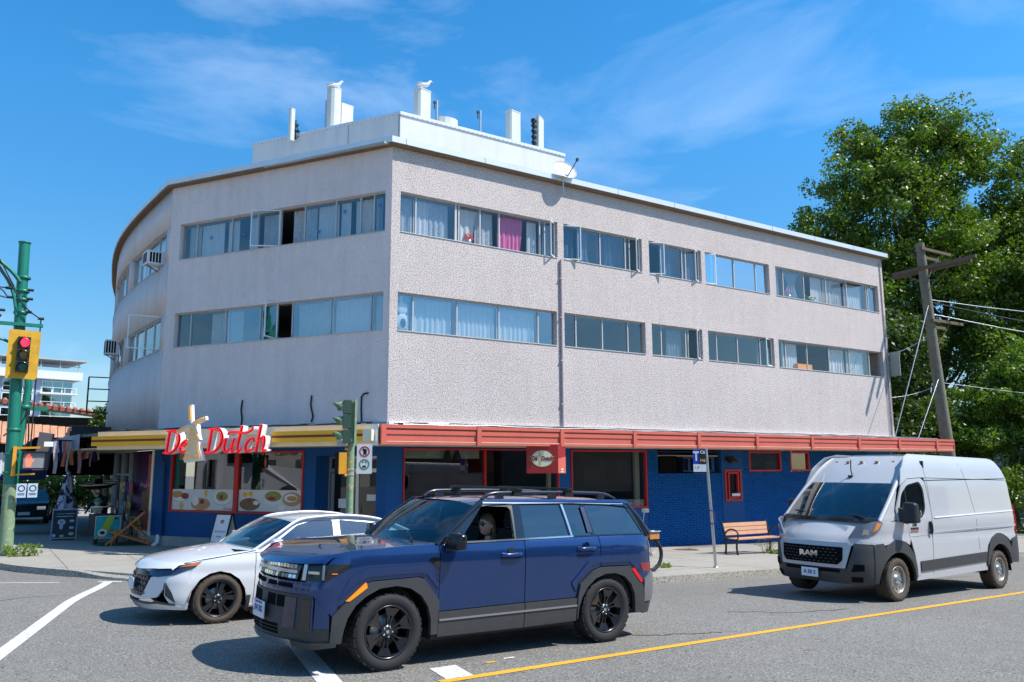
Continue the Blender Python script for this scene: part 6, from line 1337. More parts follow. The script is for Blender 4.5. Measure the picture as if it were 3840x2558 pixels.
# ================================================================== white sedan
WP = mat('car_white',(0.66,0.67,0.69),0.30,coat=1.0,noise=(0.8,0.02))
sed = thing('sedan', 'white sedan with dark wheels half hidden behind the blue SUV', 'car'); HW2 = 0.86
def ins_sed(x, z, nx, ny):
    side = float(np.interp(z,[.14,.20,.35,.55,.66,.72,.80,.88,.95],[.10,.05,.015,.0,.012,.0,.015,.04,.08])); fr = float(np.interp(z,[.14,.22,.30,.45,.58,.66,.72],[.10,.02,.0,.02,.03,.06,.12])); re = float(np.interp(z,[.2,.4,.6,.9,1.0],[.06,.0,.0,.03,.06]))
    return side*abs(ny)+(fr if nx < 0 else re)*abs(nx)
RS = Ring([(-.88,0),(-.862,.22),(-.81,.44),(-.71,.62),(-.56,.765),(-.37,.838),(0,.855),(.6,.86),(1.6,.86),(2.4,.855),(2.9,.83),(3.2,.77),(3.38,.66),(3.46,.35),(3.48,0)], ins_sed)
SX = RS.sx; sy = RS.sy
def PS2(p): return [(SX(x),z) for x,z in p]
def FS(a, z, off=0.0): return RS.P(a, z, off)
aF = [(-.365,.19),(-.36,.30),(-.335,.42),(-.25,.555),(-.13,.625),(0,.648),(.13,.62),(.25,.54),(.33,.42),(.36,.30),(.365,.19)]
aR = [(x+2.58,z) for x,z in aF]
patch('fender', PS2([(-.365,.19),(-.36,.30),(-.335,.42),(-.25,.555),(-.13,.625),(0,.648),(.13,.62),(.25,.54),(.33,.42),(.36,.30),(.365,.19),(.445,.20),(.445,.895),(.30,.875),(.11,.85),(-.23,.80),(-.24,.785),(-.33,.70),(-.56,.615),(-.60,.50),(-.50,.26)]), FS, WP, sed, mirror=True, step=.05)
patch('front_door', PS2([(.455,.21),(1.58,.21),(1.58,.93),(.455,.90)]), FS, WP, sed, mirror=True, step=.07)
patch('rear_door', PS2([(1.59,.21),(2.20,.21),(2.25,.42),(2.33,.555),(2.45,.64),(2.45,.94),(1.59,.93)]), FS, WP, sed, mirror=True, step=.07)
patch('rear_quarter', PS2([(2.46,.64),(2.58,.648),(2.71,.62),(2.83,.54),(2.91,.42),(2.94,.30),(2.95,.22),(3.05,.24),(3.35,.30),(3.42,.62),(3.35,.90),(3.0,.96),(2.46,.945)]), FS, WP, sed, mirror=True, step=.05)
def sp_(name, pts, m, off=0.008, th=0.03, step=.05, mirror=True, par=None): return patch(name, pts, FS, m, par or sed, off=off, th=th, mirror=mirror, step=step)
sp_('bumper', [(0,.30),(sy(.42),.30),(sy(.62),.34),(SX(-.66),.44),(SX(-.655),.53),(SX(-.72),.58),(sy(.50),.57),(sy(.36),.335),(0,.335)], WP, 0.0)
sp_('bumper', [(sy(.36),.34),(sy(.50),.58),(SX(-.72),.59),(SX(-.56),.62),(SX(-.345),.70),(SX(-.345),.56),(SX(-.36),.42),(SX(-.375),.19),(SX(-.55),.215),(SX(-.64),.37),(SX(-.64),.53),(SX(-.70),.43),(sy(.55),.33)], WP, 0.002)
sp_('grille', [(0,.34),(sy(.34),.34),(sy(.48),.56),(sy(.42),.635),(0,.66)], mat('grille_dark',(0.03,0.03,0.035),0.25,metal=.4), 0.0)
for i in range(6):
    for j in range(4):
        a = .02+.085*i+(.042 if j % 2 else 0); z = .37+.062*j
        if a < sy(.36)+(z-.34)*.3: sp_('grille_facet', [(a,z),(a+.035,z+.028),(a+.07,z),(a+.035,z-.012)], mat('facet_grey',(0.16,0.16,0.17),0.2,metal=.7), 0.012, 0.01, step=.3)
sp_('nose', [(0,.665),(sy(.42),.64),(SX(-.80),.665),(SX(-.60),.735),(SX(-.5),.74),(sy(.45),.71),(0,.71)], WP, 0.0)
sp_('headlight', [(sy(.47),.60),(SX(-.72),.585),(SX(-.55),.62),(SX(-.34),.70),(SX(-.24),.785),(SX(-.48),.735),(SX(-.84),.66),(sy(.44),.645)], mat('lamp_navy',(0.02,0.03,0.07),0.12,coat=1), 0.010)
sp_('turn_lamp', [(SX(-.50),.715),(SX(-.30),.735),(SX(-.25),.778),(SX(-.46),.735)], mat('amber_dull',(0.62,0.16,0.03),0.3), 0.016, .01)
sp_('lamp_element', [(SX(-.80),.658),(SX(-.40),.725),(SX(-.40),.732),(SX(-.80),.666)], TRIM['lampin'], 0.016, .01)
sp_('bumper_vent', [(SX(-.635),.525),(SX(-.56),.40),(SX(-.515),.275),(SX(-.63),.37)], mat('vent_dark',(0.03,0.035,0.045),0.4), 0.010)
sp_('lower_blade', [(0,.27),(sy(.55),.275),(SX(-.72),.30),(SX(-.52),.262),(SX(-.52),.245),(SX(-.70),.265),(sy(.5),.25),(0,.25)], mat('blade_dark',(0.05,0.055,0.07),0.4), 0.012)
sp_('lower_lip', [(0,.17),(sy(.60),.185),(SX(-.60),.19),(SX(-.375),.185),(SX(-.375),.205),(SX(-.52),.24),(SX(-.70),.26),(sy(.5),.245),(0,.245)], WP, 0.006)
sp_('side_skirt', PS2([(.40,.175),(2.18,.18),(2.18,.205),(.40,.205)]), WP, 0.012)
sp_('wheel_flap', PS2([(.355,.14),(.40,.14),(.41,.33),(.365,.33)]), TRIM['clad'], 0.015)
sp_('door_crease', PS2([(.40,.655),(.64,.66),(.64,.668),(.40,.661)]), mat('crease_grey',(0.45,0.46,0.48),0.4), 0.001, .01)
sp_('rear_bumper', [(SX(3.36),.30),(RS.L,.25),(RS.L,.92),(RS.L-.5,.92),(SX(3.36),.90),(SX(3.43),.62)], WP, 0.0)
sp_('tail_light', [(SX(3.15),.80),(RS.L-.4,.80),(RS.L-.4,.86),(SX(3.25),.89)], TRIM['redl'], 0.01)
def Ws(x, z): h = (z-.90)/.38; return .80-.16*max(0,h)-.03*max(0,h)**2-float(np.interp(x,[.5,1,2.3,3.0],[.04,0,0,.10]))
def Gd(x, z, off=0.0): return Vector((x, -(Ws(x,z)+off), z))
csd = [(.46,.89),(1.6,.925),(2.5,.94),(3.05,.955),(2.70,1.13),(2.42,1.235),(2.05,1.295),(1.60,1.31),(1.22,1.295),(1.0,1.24)]
d1 = rbezier([(.66,.925),(1.56,.945),(1.58,1.265),(1.28,1.258),(1.05,1.20)],.03); d2 = rbezier([(1.68,.95),(2.50,.965),(2.40,1.14),(2.16,1.22),(1.68,1.265)],.03)
patch('cabin_side', csd, Gd, WP, sed, th=0.03, step=.06, holes=[d1,d2], mirror=True)
for d in (d1,d2):
    for mi in (False,): patch('window_glass', d, Gd, glass('sedan_glass',(0.30,0.50,0.58),0.20), sed, off=-.01, th=.004, mirror=True, step=.12)
def roofz(x, y): return float(np.interp(x,[.98,1.1,1.4,1.75,2.2,2.6,2.8],[1.27,1.30,1.335,1.34,1.30,1.20,1.13]))-.04*(abs(y)/.62)**3
loft('roof', [[Vector((x-(.10*(1-(y/.64)**2) if x < 1.05 else 0), y, roofz(x,y))) for y in np.linspace(-.635,.635,15)*(1.0)] for x in np.linspace(1.0,2.75,18)], WP, sed)
screen('windscreen', (.44,.77,.885), (1.06,.625,1.285), .22, CARG['ws'], sed)
for sg in (-1,1):
    q = MB(); q.tube(catmull([(.42,sg*.79,.885),(.80,sg*.74,1.125),(1.06,sg*.66,1.265),(1.35,sg*.635,1.31),(1.8,sg*.63,1.325),(2.3,sg*.645,1.27),(2.75,sg*.68,1.11),(3.05,sg*.72,.96)],4),.021,8); q.build('windscreen_pillar', WP, sed)
screen('rear_screen', (3.12,.70,.97), (2.68,.60,1.17), -.05, CARG['tint'], sed)
loft('boot_lid', [[Vector((x, y*.74, float(np.interp(x,[2.95,3.15,3.40,3.46],[.95,.985,.975,.93]))-.04*abs(y)**3)) for y in np.linspace(-1,1,11)] for x in np.linspace(2.95,3.46,6)], WP, sed)
loft('hood', hood_grid(lambda y: float(np.interp(y,[0,.22,.44,.62,.76],[-.85,-.835,-.785,-.69,-.57])), 0, .60, .765, .83,
     lambda x: float(np.interp(x,[-.85,-.7,-.57,-.23,.11,.45,.6],[.705,.72,.745,.80,.852,.892,.90])), lambda x: float(np.interp(x,[-.85,-.75,-.5,-.2,.2,.6],[.70,.745,.815,.875,.925,.945]))), WP, sed)
sp_('hood_seam', PS2([(-.80,.672),(-.23,.795),(.45,.886),(.45,.894),(-.23,.803),(-.80,.680)]), M['blackm'], .003, .006)
q = MB(); q.hexa([(.60,-1.0,.93),(.78,-1.0,.93),(.76,-.82,.94),(.62,-.82,.94),(.63,-.99,1.03),(.78,-.99,1.03),(.77,-.84,1.04),(.64,-.84,1.04)]); o = q.build('mirror', WP, sed, fix=True); b = o.modifiers.new('bevel','BEVEL'); b.width = .03; b.segments = 3
q = MB(); q.hexa([(.60,.82,.93),(.78,.82,.93),(.76,1.0,.94),(.62,1.0,.94),(.63,.84,1.03),(.78,.84,1.03),(.77,.99,1.04),(.64,.99,1.04)]); o = q.build('mirror', WP, sed, fix=True)
q = MB(); q.box(.62,.74,-.90,-.80,.905,.935); q.build('mirror_arm', M['black'], sed)
q = MB(); q.add([(.20,-.74,.90),(.20,.74,.90),(.48,.78,.885),(.48,-.78,.885)],[(0,1,2,3)]); q.build('cowl', TRIM['dark'], sed)
box_part('floor_pan', sed, TRIM['dark'], (-.40,3.3,-.58,.58,.17,.28),(-.58,-.38,-.56,.56,.20,.24),(.38,2.18,-.80,.80,.17,.26))
box_part('engine_bay', sed, TRIM['dark'], (-.46,.4,-.54,.54,.28,.66)); box_part('dashboard', sed, TRIM['dark'], (.45,.95,-.70,.70,.60,.90))
box_part('door_inner', sed, TRIM['dark'], (.5,2.9,-.77,-.74,.3,.90)); box_part('door_inner', sed, TRIM['dark'], (.5,2.9,.74,.77,.3,.90)); seatpair(sed, 1.30,.5,.40,(-.36,.36)); steering(sed,.98,-.36,.86,.17)
for xc in (0,2.58):
    for sg in (-1,1):
        q = MB(); n = 12; vs = [(xc+.37*math.cos(math.pi*k/n), y, .28+.37*math.sin(math.pi*k/n)) for k in range(n+1) for y in (sg*.55, sg*.845)]; q.add(vs, [(2*k,2*k+1,2*k+3,2*k+2) for k in range(n)]); q.add([(xc-.37,sg*.55,.2),(xc+.37,sg*.55,.2),(xc+.37,sg*.55,.66),(xc-.37,sg*.55,.66)],[(0,1,2,3)]); q.build('wheel_arch_liner', M['blackm'], sed)
        wheel(sed, xc, sg*.745, .305, .20, .222, 5, 'turbine', M['rubberdusty'], mat('dark_rim',(0.05,0.05,0.052),0.3,metal=.6), sg)
sp_('emblem', [(0,.675),(.05,.675),(.05,.70),(0,.70)], M['chrome'], .012, .01)
q = MB(); q.box(-.905,-.896,-.16,.16,.40,.54); p_ = q.build('licence_plate', TRIM['plate'], sed)
fin_car(sed, (2.6,10.95,-.17), 2.0, HW2*2)
# ================================================================== white van
VP = mat('van_white',(0.45,0.455,0.465),0.42,coat=.7,noise=[(0.7,0.03),(4,0.02)])
van = thing('cargo_van', 'white high roof cargo van with grey bumpers in the right lane', 'van'); HW3 = 0.95
def ins_van(x, z, nx, ny):
    side = float(np.interp(z,[.30,.42,.62,.98,1.05,1.12,1.32,1.38,1.9,2.0,2.2,2.35,2.42],[.02,.012,.0,.0,.018,.0,.0,.012,.045,.06,.10,.17,.26]))
    fr = float(np.interp(z,[.28,.40,.55,.85,1.0],[.08,.02,.0,.02,.06])); re = float(np.interp(z,[.3,.6,1.0,1.5,2.0,2.3,2.45],[.02,.0,.02,.05,.20,.35,.50]))
    return side*abs(ny)+(fr if nx < 0 else re)*abs(nx)
RV = Ring([(-.96,0),(-.945,.30),(-.895,.55),(-.79,.74),(-.63,.87),(-.38,.94),(0,.955),(.6,.955),(2,.955),(3.6,.955),(4.1,.95),(4.32,.93),(4.42,.86),(4.45,.6),(4.46,0)], ins_van)
VX = RV.sx; vy = RV.sy
def PV(p): return [(VX(x),z) for x,z in p]
def FV(a, z, off=0.0): return RV.P(a, z, off)
vaF = [(-.475,.30),(-.46,.44),(-.40,.58),(-.29,.695),(-.11,.765),(.08,.785),(.25,.755),(.42,.66),(.50,.54),(.545,.42),(.555,.32)]
vaR = [(3.08,.40),(3.10,.52),(3.18,.66),(3.32,.77),(3.52,.82),(3.72,.80),(3.88,.71),(3.96,.60),(3.99,.47)]
def vp_(name, pts, m, off=0.006, th=0.03, step=.06, mirror=True, par=None): return patch(name, pts, FV, m, par or van, off=off, th=th, mirror=mirror, step=step)
dw = rbezier([(.17,1.40),(.30,1.72),(.52,1.88),(.93,1.945),(1.03,1.80),(1.03,1.50),(.94,1.35),(.70,1.28),(.22,1.30)],.07)
vaF = [(.04+.52*math.cos(a),.30+.485*math.sin(a)) for a in np.linspace(math.pi,0,15)]
vaR = [(3.54+.455*math.cos(a),.38+.44*math.sin(a)) for a in np.linspace(math.pi*.96,.12,13)]
voF = [(.04+.57*math.cos(a),.36+.62*math.sin(a)) for a in np.linspace(math.pi*.72,.0,11)]
voR = [(3.55+.53*math.cos(a),.42+.60*math.sin(a)) for a in np.linspace(math.pi*.97,.55,12)]
patch('fender', PV([(-.30,.90),(.14,.965),(.30,.94),(.42,.885),(.46,.98),(.40,1.22),(.10,1.28),(-.10,1.27),(-.36,1.22),(-.58,1.10),(-.86,1.0),(-.84,.93)]), FV, VP, van, mirror=True, step=.06)
patch('pillar_skin', PV([(-.36,1.225),(-.05,1.28),(.09,1.30),(.10,1.48),(.33,1.86),(.56,1.98),(.30,1.90),(.02,1.62),(-.33,1.30)]), lambda a,z,off=0.0: FV(a,z,off-.02-.05*max(0,(z-1.3)/.6)), VP, van, mirror=True, th=.03, step=.05)
patch('cab_door', PV([(.47,.98),(.58,.70),(.60,.36),(1.14,.38),(1.155,.97),(1.20,1.43),(1.10,1.93),(1.0,2.0),(.56,1.975),(.33,1.86),(.10,1.48),(.10,1.29),(.41,1.23)]), FV, VP, van, mirror=True, step=.07, holes=[[(VX(x),z) for x,z in dw]])
patch('window_glass', [(VX(x),z) for x,z in dw], FV, glass('van_glass',(0.10,0.13,0.14),0.14), van, off=-.02, th=.004, mirror=True, step=.15)
patch('window_seal', [(VX(x),z) for x,z in dw], FV, M['black'], van, off=-.008, th=.01, mirror=True, step=.1, holes=[[(VX(.62+(x-.62)*.93),1.62+(z-1.62)*.93) for x,z in dw]])
vp_('window_divider', PV([(.44,1.30),(.465,1.30),(.465,1.84),(.44,1.82)]), M['black'], -.010, .01)
patch('side_panel', PV([(1.15,.38),(3.00,.42),(3.02,.55),(3.11,.80),(3.28,.95),(3.53,1.01),(3.85,.96),(4.03,.86),(4.40,.96),(4.38,1.5),(4.22,2.0),(1.11,2.0),(1.21,1.43),(1.165,.97)]), FV, VP, van, mirror=True, step=.09)
patch('roof_side', PV([(.30,1.87),(.56,1.985),(1.0,2.01),(4.22,2.01),(4.02,2.42),(1.0,2.42),(.72,2.36),(.42,2.12)]), FV, VP, van, mirror=True, step=.06)
vp_('sill', PV([(.58,.30),(3.06,.36),(3.06,.44),(.60,.375)]), VP, .0)
vp_('sill_cladding', PV([(.74,.44),(3.02,.52),(3.02,.69),(.72,.61)]), TRIM['clad'], .016)
vp_('arch_cladding', PV([(-.50,.92),(-.36,.93)]+voF+vaF[::-1]+[(-.56,.30),(-.56,.90)]), TRIM['clad'], .022, .05)
vp_('arch_cladding', PV(vaR+[(4.02,.46),(4.05,.87)]+voR[::-1]), TRIM['clad'], .022, .05)
vp_('rear_bumper', [(VX(4.03),.46),(RV.L,.40),(RV.L,.84),(VX(4.40),.965),(VX(4.06),.90)], TRIM['clad'], .02)
for z0, s_, nm, m_ in ((1.005,.030,'rub_strip',mat('strip_white',(0.40,0.41,0.43),0.6)),): 
    for (a,b) in ((.46,1.14),(1.20,2.72),(2.74,4.36)): vp_(nm, PV([(a,z0+.03*a),(b,z0+.03*b),(b,z0+.03*b+.035),(a,z0+.03*a+.035)]), m_, .006, .02, .2)
vp_('groove', PV([(1.12,1.955),(4.15,2.03),(4.15,2.042),(1.12,1.967)]), M['blackm'], .003, .006, .2)
for pts in ([(2.44,2.38),(2.45,2.38),(2.74,1.38),(2.80,.72),(2.79,.72),(2.73,1.38)],[(1.145,2.40),(1.155,2.40),(1.205,1.45),(1.17,.97),(1.15,.38),(1.14,.38),(1.16,.97),(1.195,1.45)],[(4.20,2.0),(4.21,2.0),(4.36,1.5),(4.37,1.0),(4.36,1.0),(4.35,1.5)]): vp_('panel_seam', PV(pts), mat('seam_shadow',(0.14,0.14,0.15),0.8), .002, .004, .1)
vp_('rail_crease', PV([(1.27,1.32),(4.30,1.42),(4.30,1.435),(1.27,1.335)]), mat('strip_pale',(0.80,0.81,0.82),0.4), .012, .012, .2)
for sg in (-1,1):
    q = MB(); q.tube([(1.10,sg*.965,1.06),(1.10,sg*.985,1.10),(1.09,sg*.985,1.22),(1.09,sg*.965,1.26)],.028,8); q.build('door_handle', M['black'], van)
vp_('rear_doors', [(VX(4.40),.97),(RV.L,.97),(RV.L,2.42),(VX(4.30),2.42),(VX(4.40),1.5)], VP, .0, .03, .12)
vp_('tail_light', [(VX(4.375),1.0),(VX(4.415),1.0),(VX(4.415),1.52),(VX(4.375),1.52)], TRIM['redl'], .03)
# nose
vp_('bumper', [(0,.29),(vy(.75),.28),(VX(-.60),.30),(VX(-.56),.30),(VX(-.56),.90),(VX(-.80),.925),(vy(.72),.93),(vy(.60),.52),(0,.52)], TRIM['clad'], .014)
vp_('grille_surround', [(0,.53),(vy(.58),.53),(vy(.68),.90),(vy(.62),.935),(0,.935)], VP, .022, .04)
vp_('grille', rbezier([(0.0,.585),(vy(.48),.585),(vy(.55),.66),(vy(.56),.86),(0.0,.86)],.02), M['blackm'], .030, .02)
q = MB()
for i in range(13):
    for j in range(5):
        y = -.50+.083*i+(.04 if j % 2 else 0); z = .62+.05*j; 
        if abs(y) < .5: q.bar((-.990+.085*(abs(y)/.6)**2,y-.022,z),(-.990+.085*(abs(y)/.6)**2,y+.022,z),.012,.012)
q.build('grille_mesh', TRIM['clad'], van, kind='stuff')
text_at('badge','RAM',0.115,(-1.006,0,.735),(0,-1,0),(0,0,1),M['chrome'],van,ext=.008,sx=1.45,bold=.006)
vp_('lower_intake', [(0,.46),(vy(.50),.46),(vy(.50),.51),(0,.51)], M['blackm'], .024, .01)
vp_('fog_recess', [(vy(.66),.48),(VX(-.72),.50),(VX(-.72),.60),(vy(.70),.60)], M['blackm'], .024, .01); vp_('fog_recess', [(vy(.66),.32),(vy(.80),.32),(vy(.80),.40),(vy(.66),.40)], M['blackm'], .024, .01)
q = MB(); q.box(-1.000,-.990,-.155,.155,.36,.50); p_ = q.build('licence_plate', TRIM['plate'], van)
text_at('plate_text','A 50 2',0.085,(-1.002,0,.43),(0,-1,0),(0,0,1),TRIM['platetxt'],p_,ext=.001,sx=.95,bold=.003)
vp_('headlight', [(VX(-.86),1.005),(VX(-.62),1.02),(VX(-.42),1.14),(VX(-.34),1.25),(VX(-.38),1.285),(VX(-.52),1.275),(VX(-.78),1.20)], mat('lamp_smoke',(0.16,0.19,0.25),0.1,coat=1), .010)
vp_('lamp_element', [(VX(-.72),1.05),(VX(-.62),1.05),(VX(-.62),1.15),(VX(-.70),1.15)], TRIM['lampin'], .016, .01)
vp_('turn_lamp', [(VX(-.56),1.10),(VX(-.46),1.15),(VX(-.38),1.25),(VX(-.48),1.25)], mat('amber_lens',(0.75,0.26,0.06),0.25), .016, .01)
vp_('headlight_frame', [(VX(-.80),.945),(VX(-.30),.91),(VX(-.30),.93),(VX(-.80),.965)], VP, .0)
rows = []          # sloping bonnet
for t in np.linspace(0,1,12):
    w_ = float(np.interp(t,[0,.3,1],[.68,.80,.90])); rows.append([Vector((-.945+.53*t+.20*u*u*(1-t)-.24*(1-u*u)*t*.35+.10*u*u*t, w_*u, .935+float(np.interp(t,[0,.15,1],[0,.09,.40]))-(.05+.03*t)*u*u)) for u in np.linspace(-1,1,15)])
loft('bonnet', rows, VP, van)
for s_ in (-1,1):
    q = MB()
    for k in range(11): y = s_*(.12+.045*k) if s_ > 0 else s_*(.12+.045*k); q.bar((-.60,y,1.285),(-.54,y,1.325),.014,.012)
    q.build('bonnet_vent', M['blackm'], van)
def scr(name, b, t, m, yb, yt, k=10, n=15, bowb=.22, bowt=.14, par=van, off=0.0):
    rows = []
    for j in range(k):
        s2 = j/(k-1); row = []
        for i in range(n):
            u = -1+2*i/(n-1); w_ = yb+(yt-yb)*s2; bow = bowb+(bowt-bowb)*s2; row.append(Vector((b[0]+(t[0]-b[0])*s2-bow*(1-u*u)-off, w_*u, b[1]+(t[1]-b[1])*s2+.03*math.sin(math.pi*s2))))
        rows.append(row)
    return loft(name, rows, m, par)
scr('windscreen', (-.34,1.32), (.33,1.90), glass('van_screen',(0.40,0.52,0.52),0.12), .87, .80)
scr('screen_border', (-.40,1.26), (-.33,1.33), M['black'], .90, .865, k=4, off=.004)
scr('roof_front', (.33,1.895), (.95,2.36), VP, .805, .72, bowb=.14, bowt=.05)
for sg in (-1,1):
    q = MB(); q.tube(catmull([(-.36,sg*.90,1.27),(-.02,sg*.875,1.58),(.31,sg*.835,1.88),(.60,sg*.80,2.13),(.95,sg*.745,2.35)],4),.040,8); q.build('windscreen_pillar', VP, van)
rows = [[Vector((x, u*(.72-.05*max(0,(x-3.8)/.2)), float(np.interp(x,[.9,1.1,1.5,3.7,3.95,4.05],[2.35,2.39,2.41,2.41,2.38,2.28]))-.05*abs(u)**4)) for u in np.linspace(-1,1,13)] for x in np.linspace(.92,4.04,20)]
loft('roof', rows, VP, van)
q = MB()
for k in range(4): x = 1.4+.62*k; q.box(x,x+.30,-.60,.60,2.405,2.425)
q.build('roof_rib', VP, van)
q = MB()
for (x,y) in ((.80,-.55),(.72,-.28),(.70,0),(.72,.28),(.80,.55)): q.box(x-.02,x+.03,y-.03,y+.03,2.26,2.29)
q.build('clearance_lamp', mat('amber_dull2',(0.5,0.3,0.12),0.4), van); q = MB(); q.tube([(.38,.0,2.02),(.34,.0,2.12),(.30,-.03,2.30)],.01,5); q.box(.30,.40,-.04,.04,1.99,2.03); q.build('aerial', M['black'], van)
for y0 in (-.70,.05):
    q = MB(); q.tube(catmull([(-.46,y0,1.33),(-.44,y0+.25,1.37),(-.40,y0+.60,1.40)],4),.014,5); q.build('wiper', M['black'], van)
for sg in (-1,1):
    q = MB(); q.hexa([(.14,sg*.93,1.27),(.30,sg*.93,1.27),(.30,sg*1.02,1.27),(.16,sg*1.02,1.27),(.16,sg*.93,1.50),(.28,sg*.93,1.50),(.28,sg*1.02,1.46),(.18,sg*1.02,1.46)]); q.build('mirror_arm', M['black'], van, fix=True)
    q = MB(); q.hexa([(.10,sg*1.02,1.24),(.34,sg*1.02,1.24),(.32,sg*1.24,1.26),(.14,sg*1.24,1.26),(.14,sg*1.02,1.60),(.32,sg*1.02,1.60),(.30,sg*1.22,1.58),(.17,sg*1.22,1.58)]); o = q.build('mirror', M['black'], van, fix=True); b = o.modifiers.new('bevel','BEVEL'); b.width = .04; b.segments = 3
box_part('floor_pan', van, TRIM['dark'], (-.42,4.3,-.64,.64,.32,.44),(.6,3.05,-.90,.90,.34,.42),(-.62,-.40,-.70,.70,.32,.38)); box_part('engine_bay', van, TRIM['dark'], (-.55,-.1,-.74,.74,.40,1.0))
box_part('dashboard', van, mat('dash_grey',(0.10,0.13,0.13),0.7), (-.25,.30,-.84,.84,.95,1.27)); box_part('bulkhead', van, TRIM['dark'], (1.16,1.20,-.86,.86,.44,2.30)); box_part('paper', van, M['white'], (-.12,.10,.10,.42,1.272,1.28))
seatpair(van, .62, .5, .85, (-.48,.48)); steering(van,.28,-.48,1.28,.20)
for xc in (.03,3.52):
    for sg in (-1,1):
        q = MB(); n = 12; vs = [(xc+.50*math.cos(math.pi*k/n), y, .30+.48*math.sin(math.pi*k/n)) for k in range(n+1) for y in (sg*.62, sg*.93)]; q.add(vs, [(2*k,2*k+1,2*k+3,2*k+2) for k in range(n)]); q.add([(xc-.5,sg*.62,.3),(xc+.5,sg*.62,.3),(xc+.5,sg*.62,.8),(xc-.5,sg*.62,.8)],[(0,1,2,3)]); q.build('wheel_arch_liner', M['blackm'], van)
        wheel(van, xc, sg*.83, .345, .24, .215, 5, 'steel', M['rubberdusty'], mat('steel_wheel',(0.40,0.38,0.34),0.35,metal=.7,noise=[(9,0.25)]), sg)
q = MB(); q.add([(.47,-.9585,1.10),(.72,-.9585,1.10),(.72,-.9585,1.115),(.47,-.9585,1.115)],[(0,1,2,3)]); q.build('badge_bar', M['red'], van)
text_at('badge','PROMASTER',0.05,(.60,-.9590,1.15),(1,0,0),(0,0,1),M['black'],van,ext=.001,sx=.9,bold=.002); text_at('badge','1500',0.07,(.60,-.9590,1.21),(1,0,0),(0,0,1),M['black'],van,ext=.001,bold=.002)
fin_car(van, (12.59,7.86,-.40), 2.0, HW3*2)
# ------------------------------------------------------------------ people: one skinned surface each, hair and clothing as children
def skin_body(name, V, Ed, Rd, m, parent=None, root=0, sub=2):
    me = bpy.data.meshes.new(name); me.from_pydata([tuple(v) for v in V], Ed, []); o = bpy.data.objects.new(name, me); COL.objects.link(o)
    sk = o.modifiers.new('skin','SKIN'); sk.use_smooth_shade = True
    for i, r in enumerate(Rd):
        r = r if isinstance(r, tuple) else (r, r); me.skin_vertices[0].data[i].radius = r
    for i in range(len(V)): me.skin_vertices[0].data[i].use_root = (i == root)
    ss = o.modifiers.new('sub','SUBSURF'); ss.levels = sub; ss.render_levels = sub
    dg = bpy.context.evaluated_depsgraph_get(); m2 = bpy.data.meshes.new_from_object(o.evaluated_get(dg)); bpy.data.objects.remove(o); bpy.data.meshes.remove(me)
    for p in m2.polygons: p.use_smooth = True
    m2.materials.clear(); m2.materials.append(m); return link(bpy.data.objects.new(name, m2), parent)
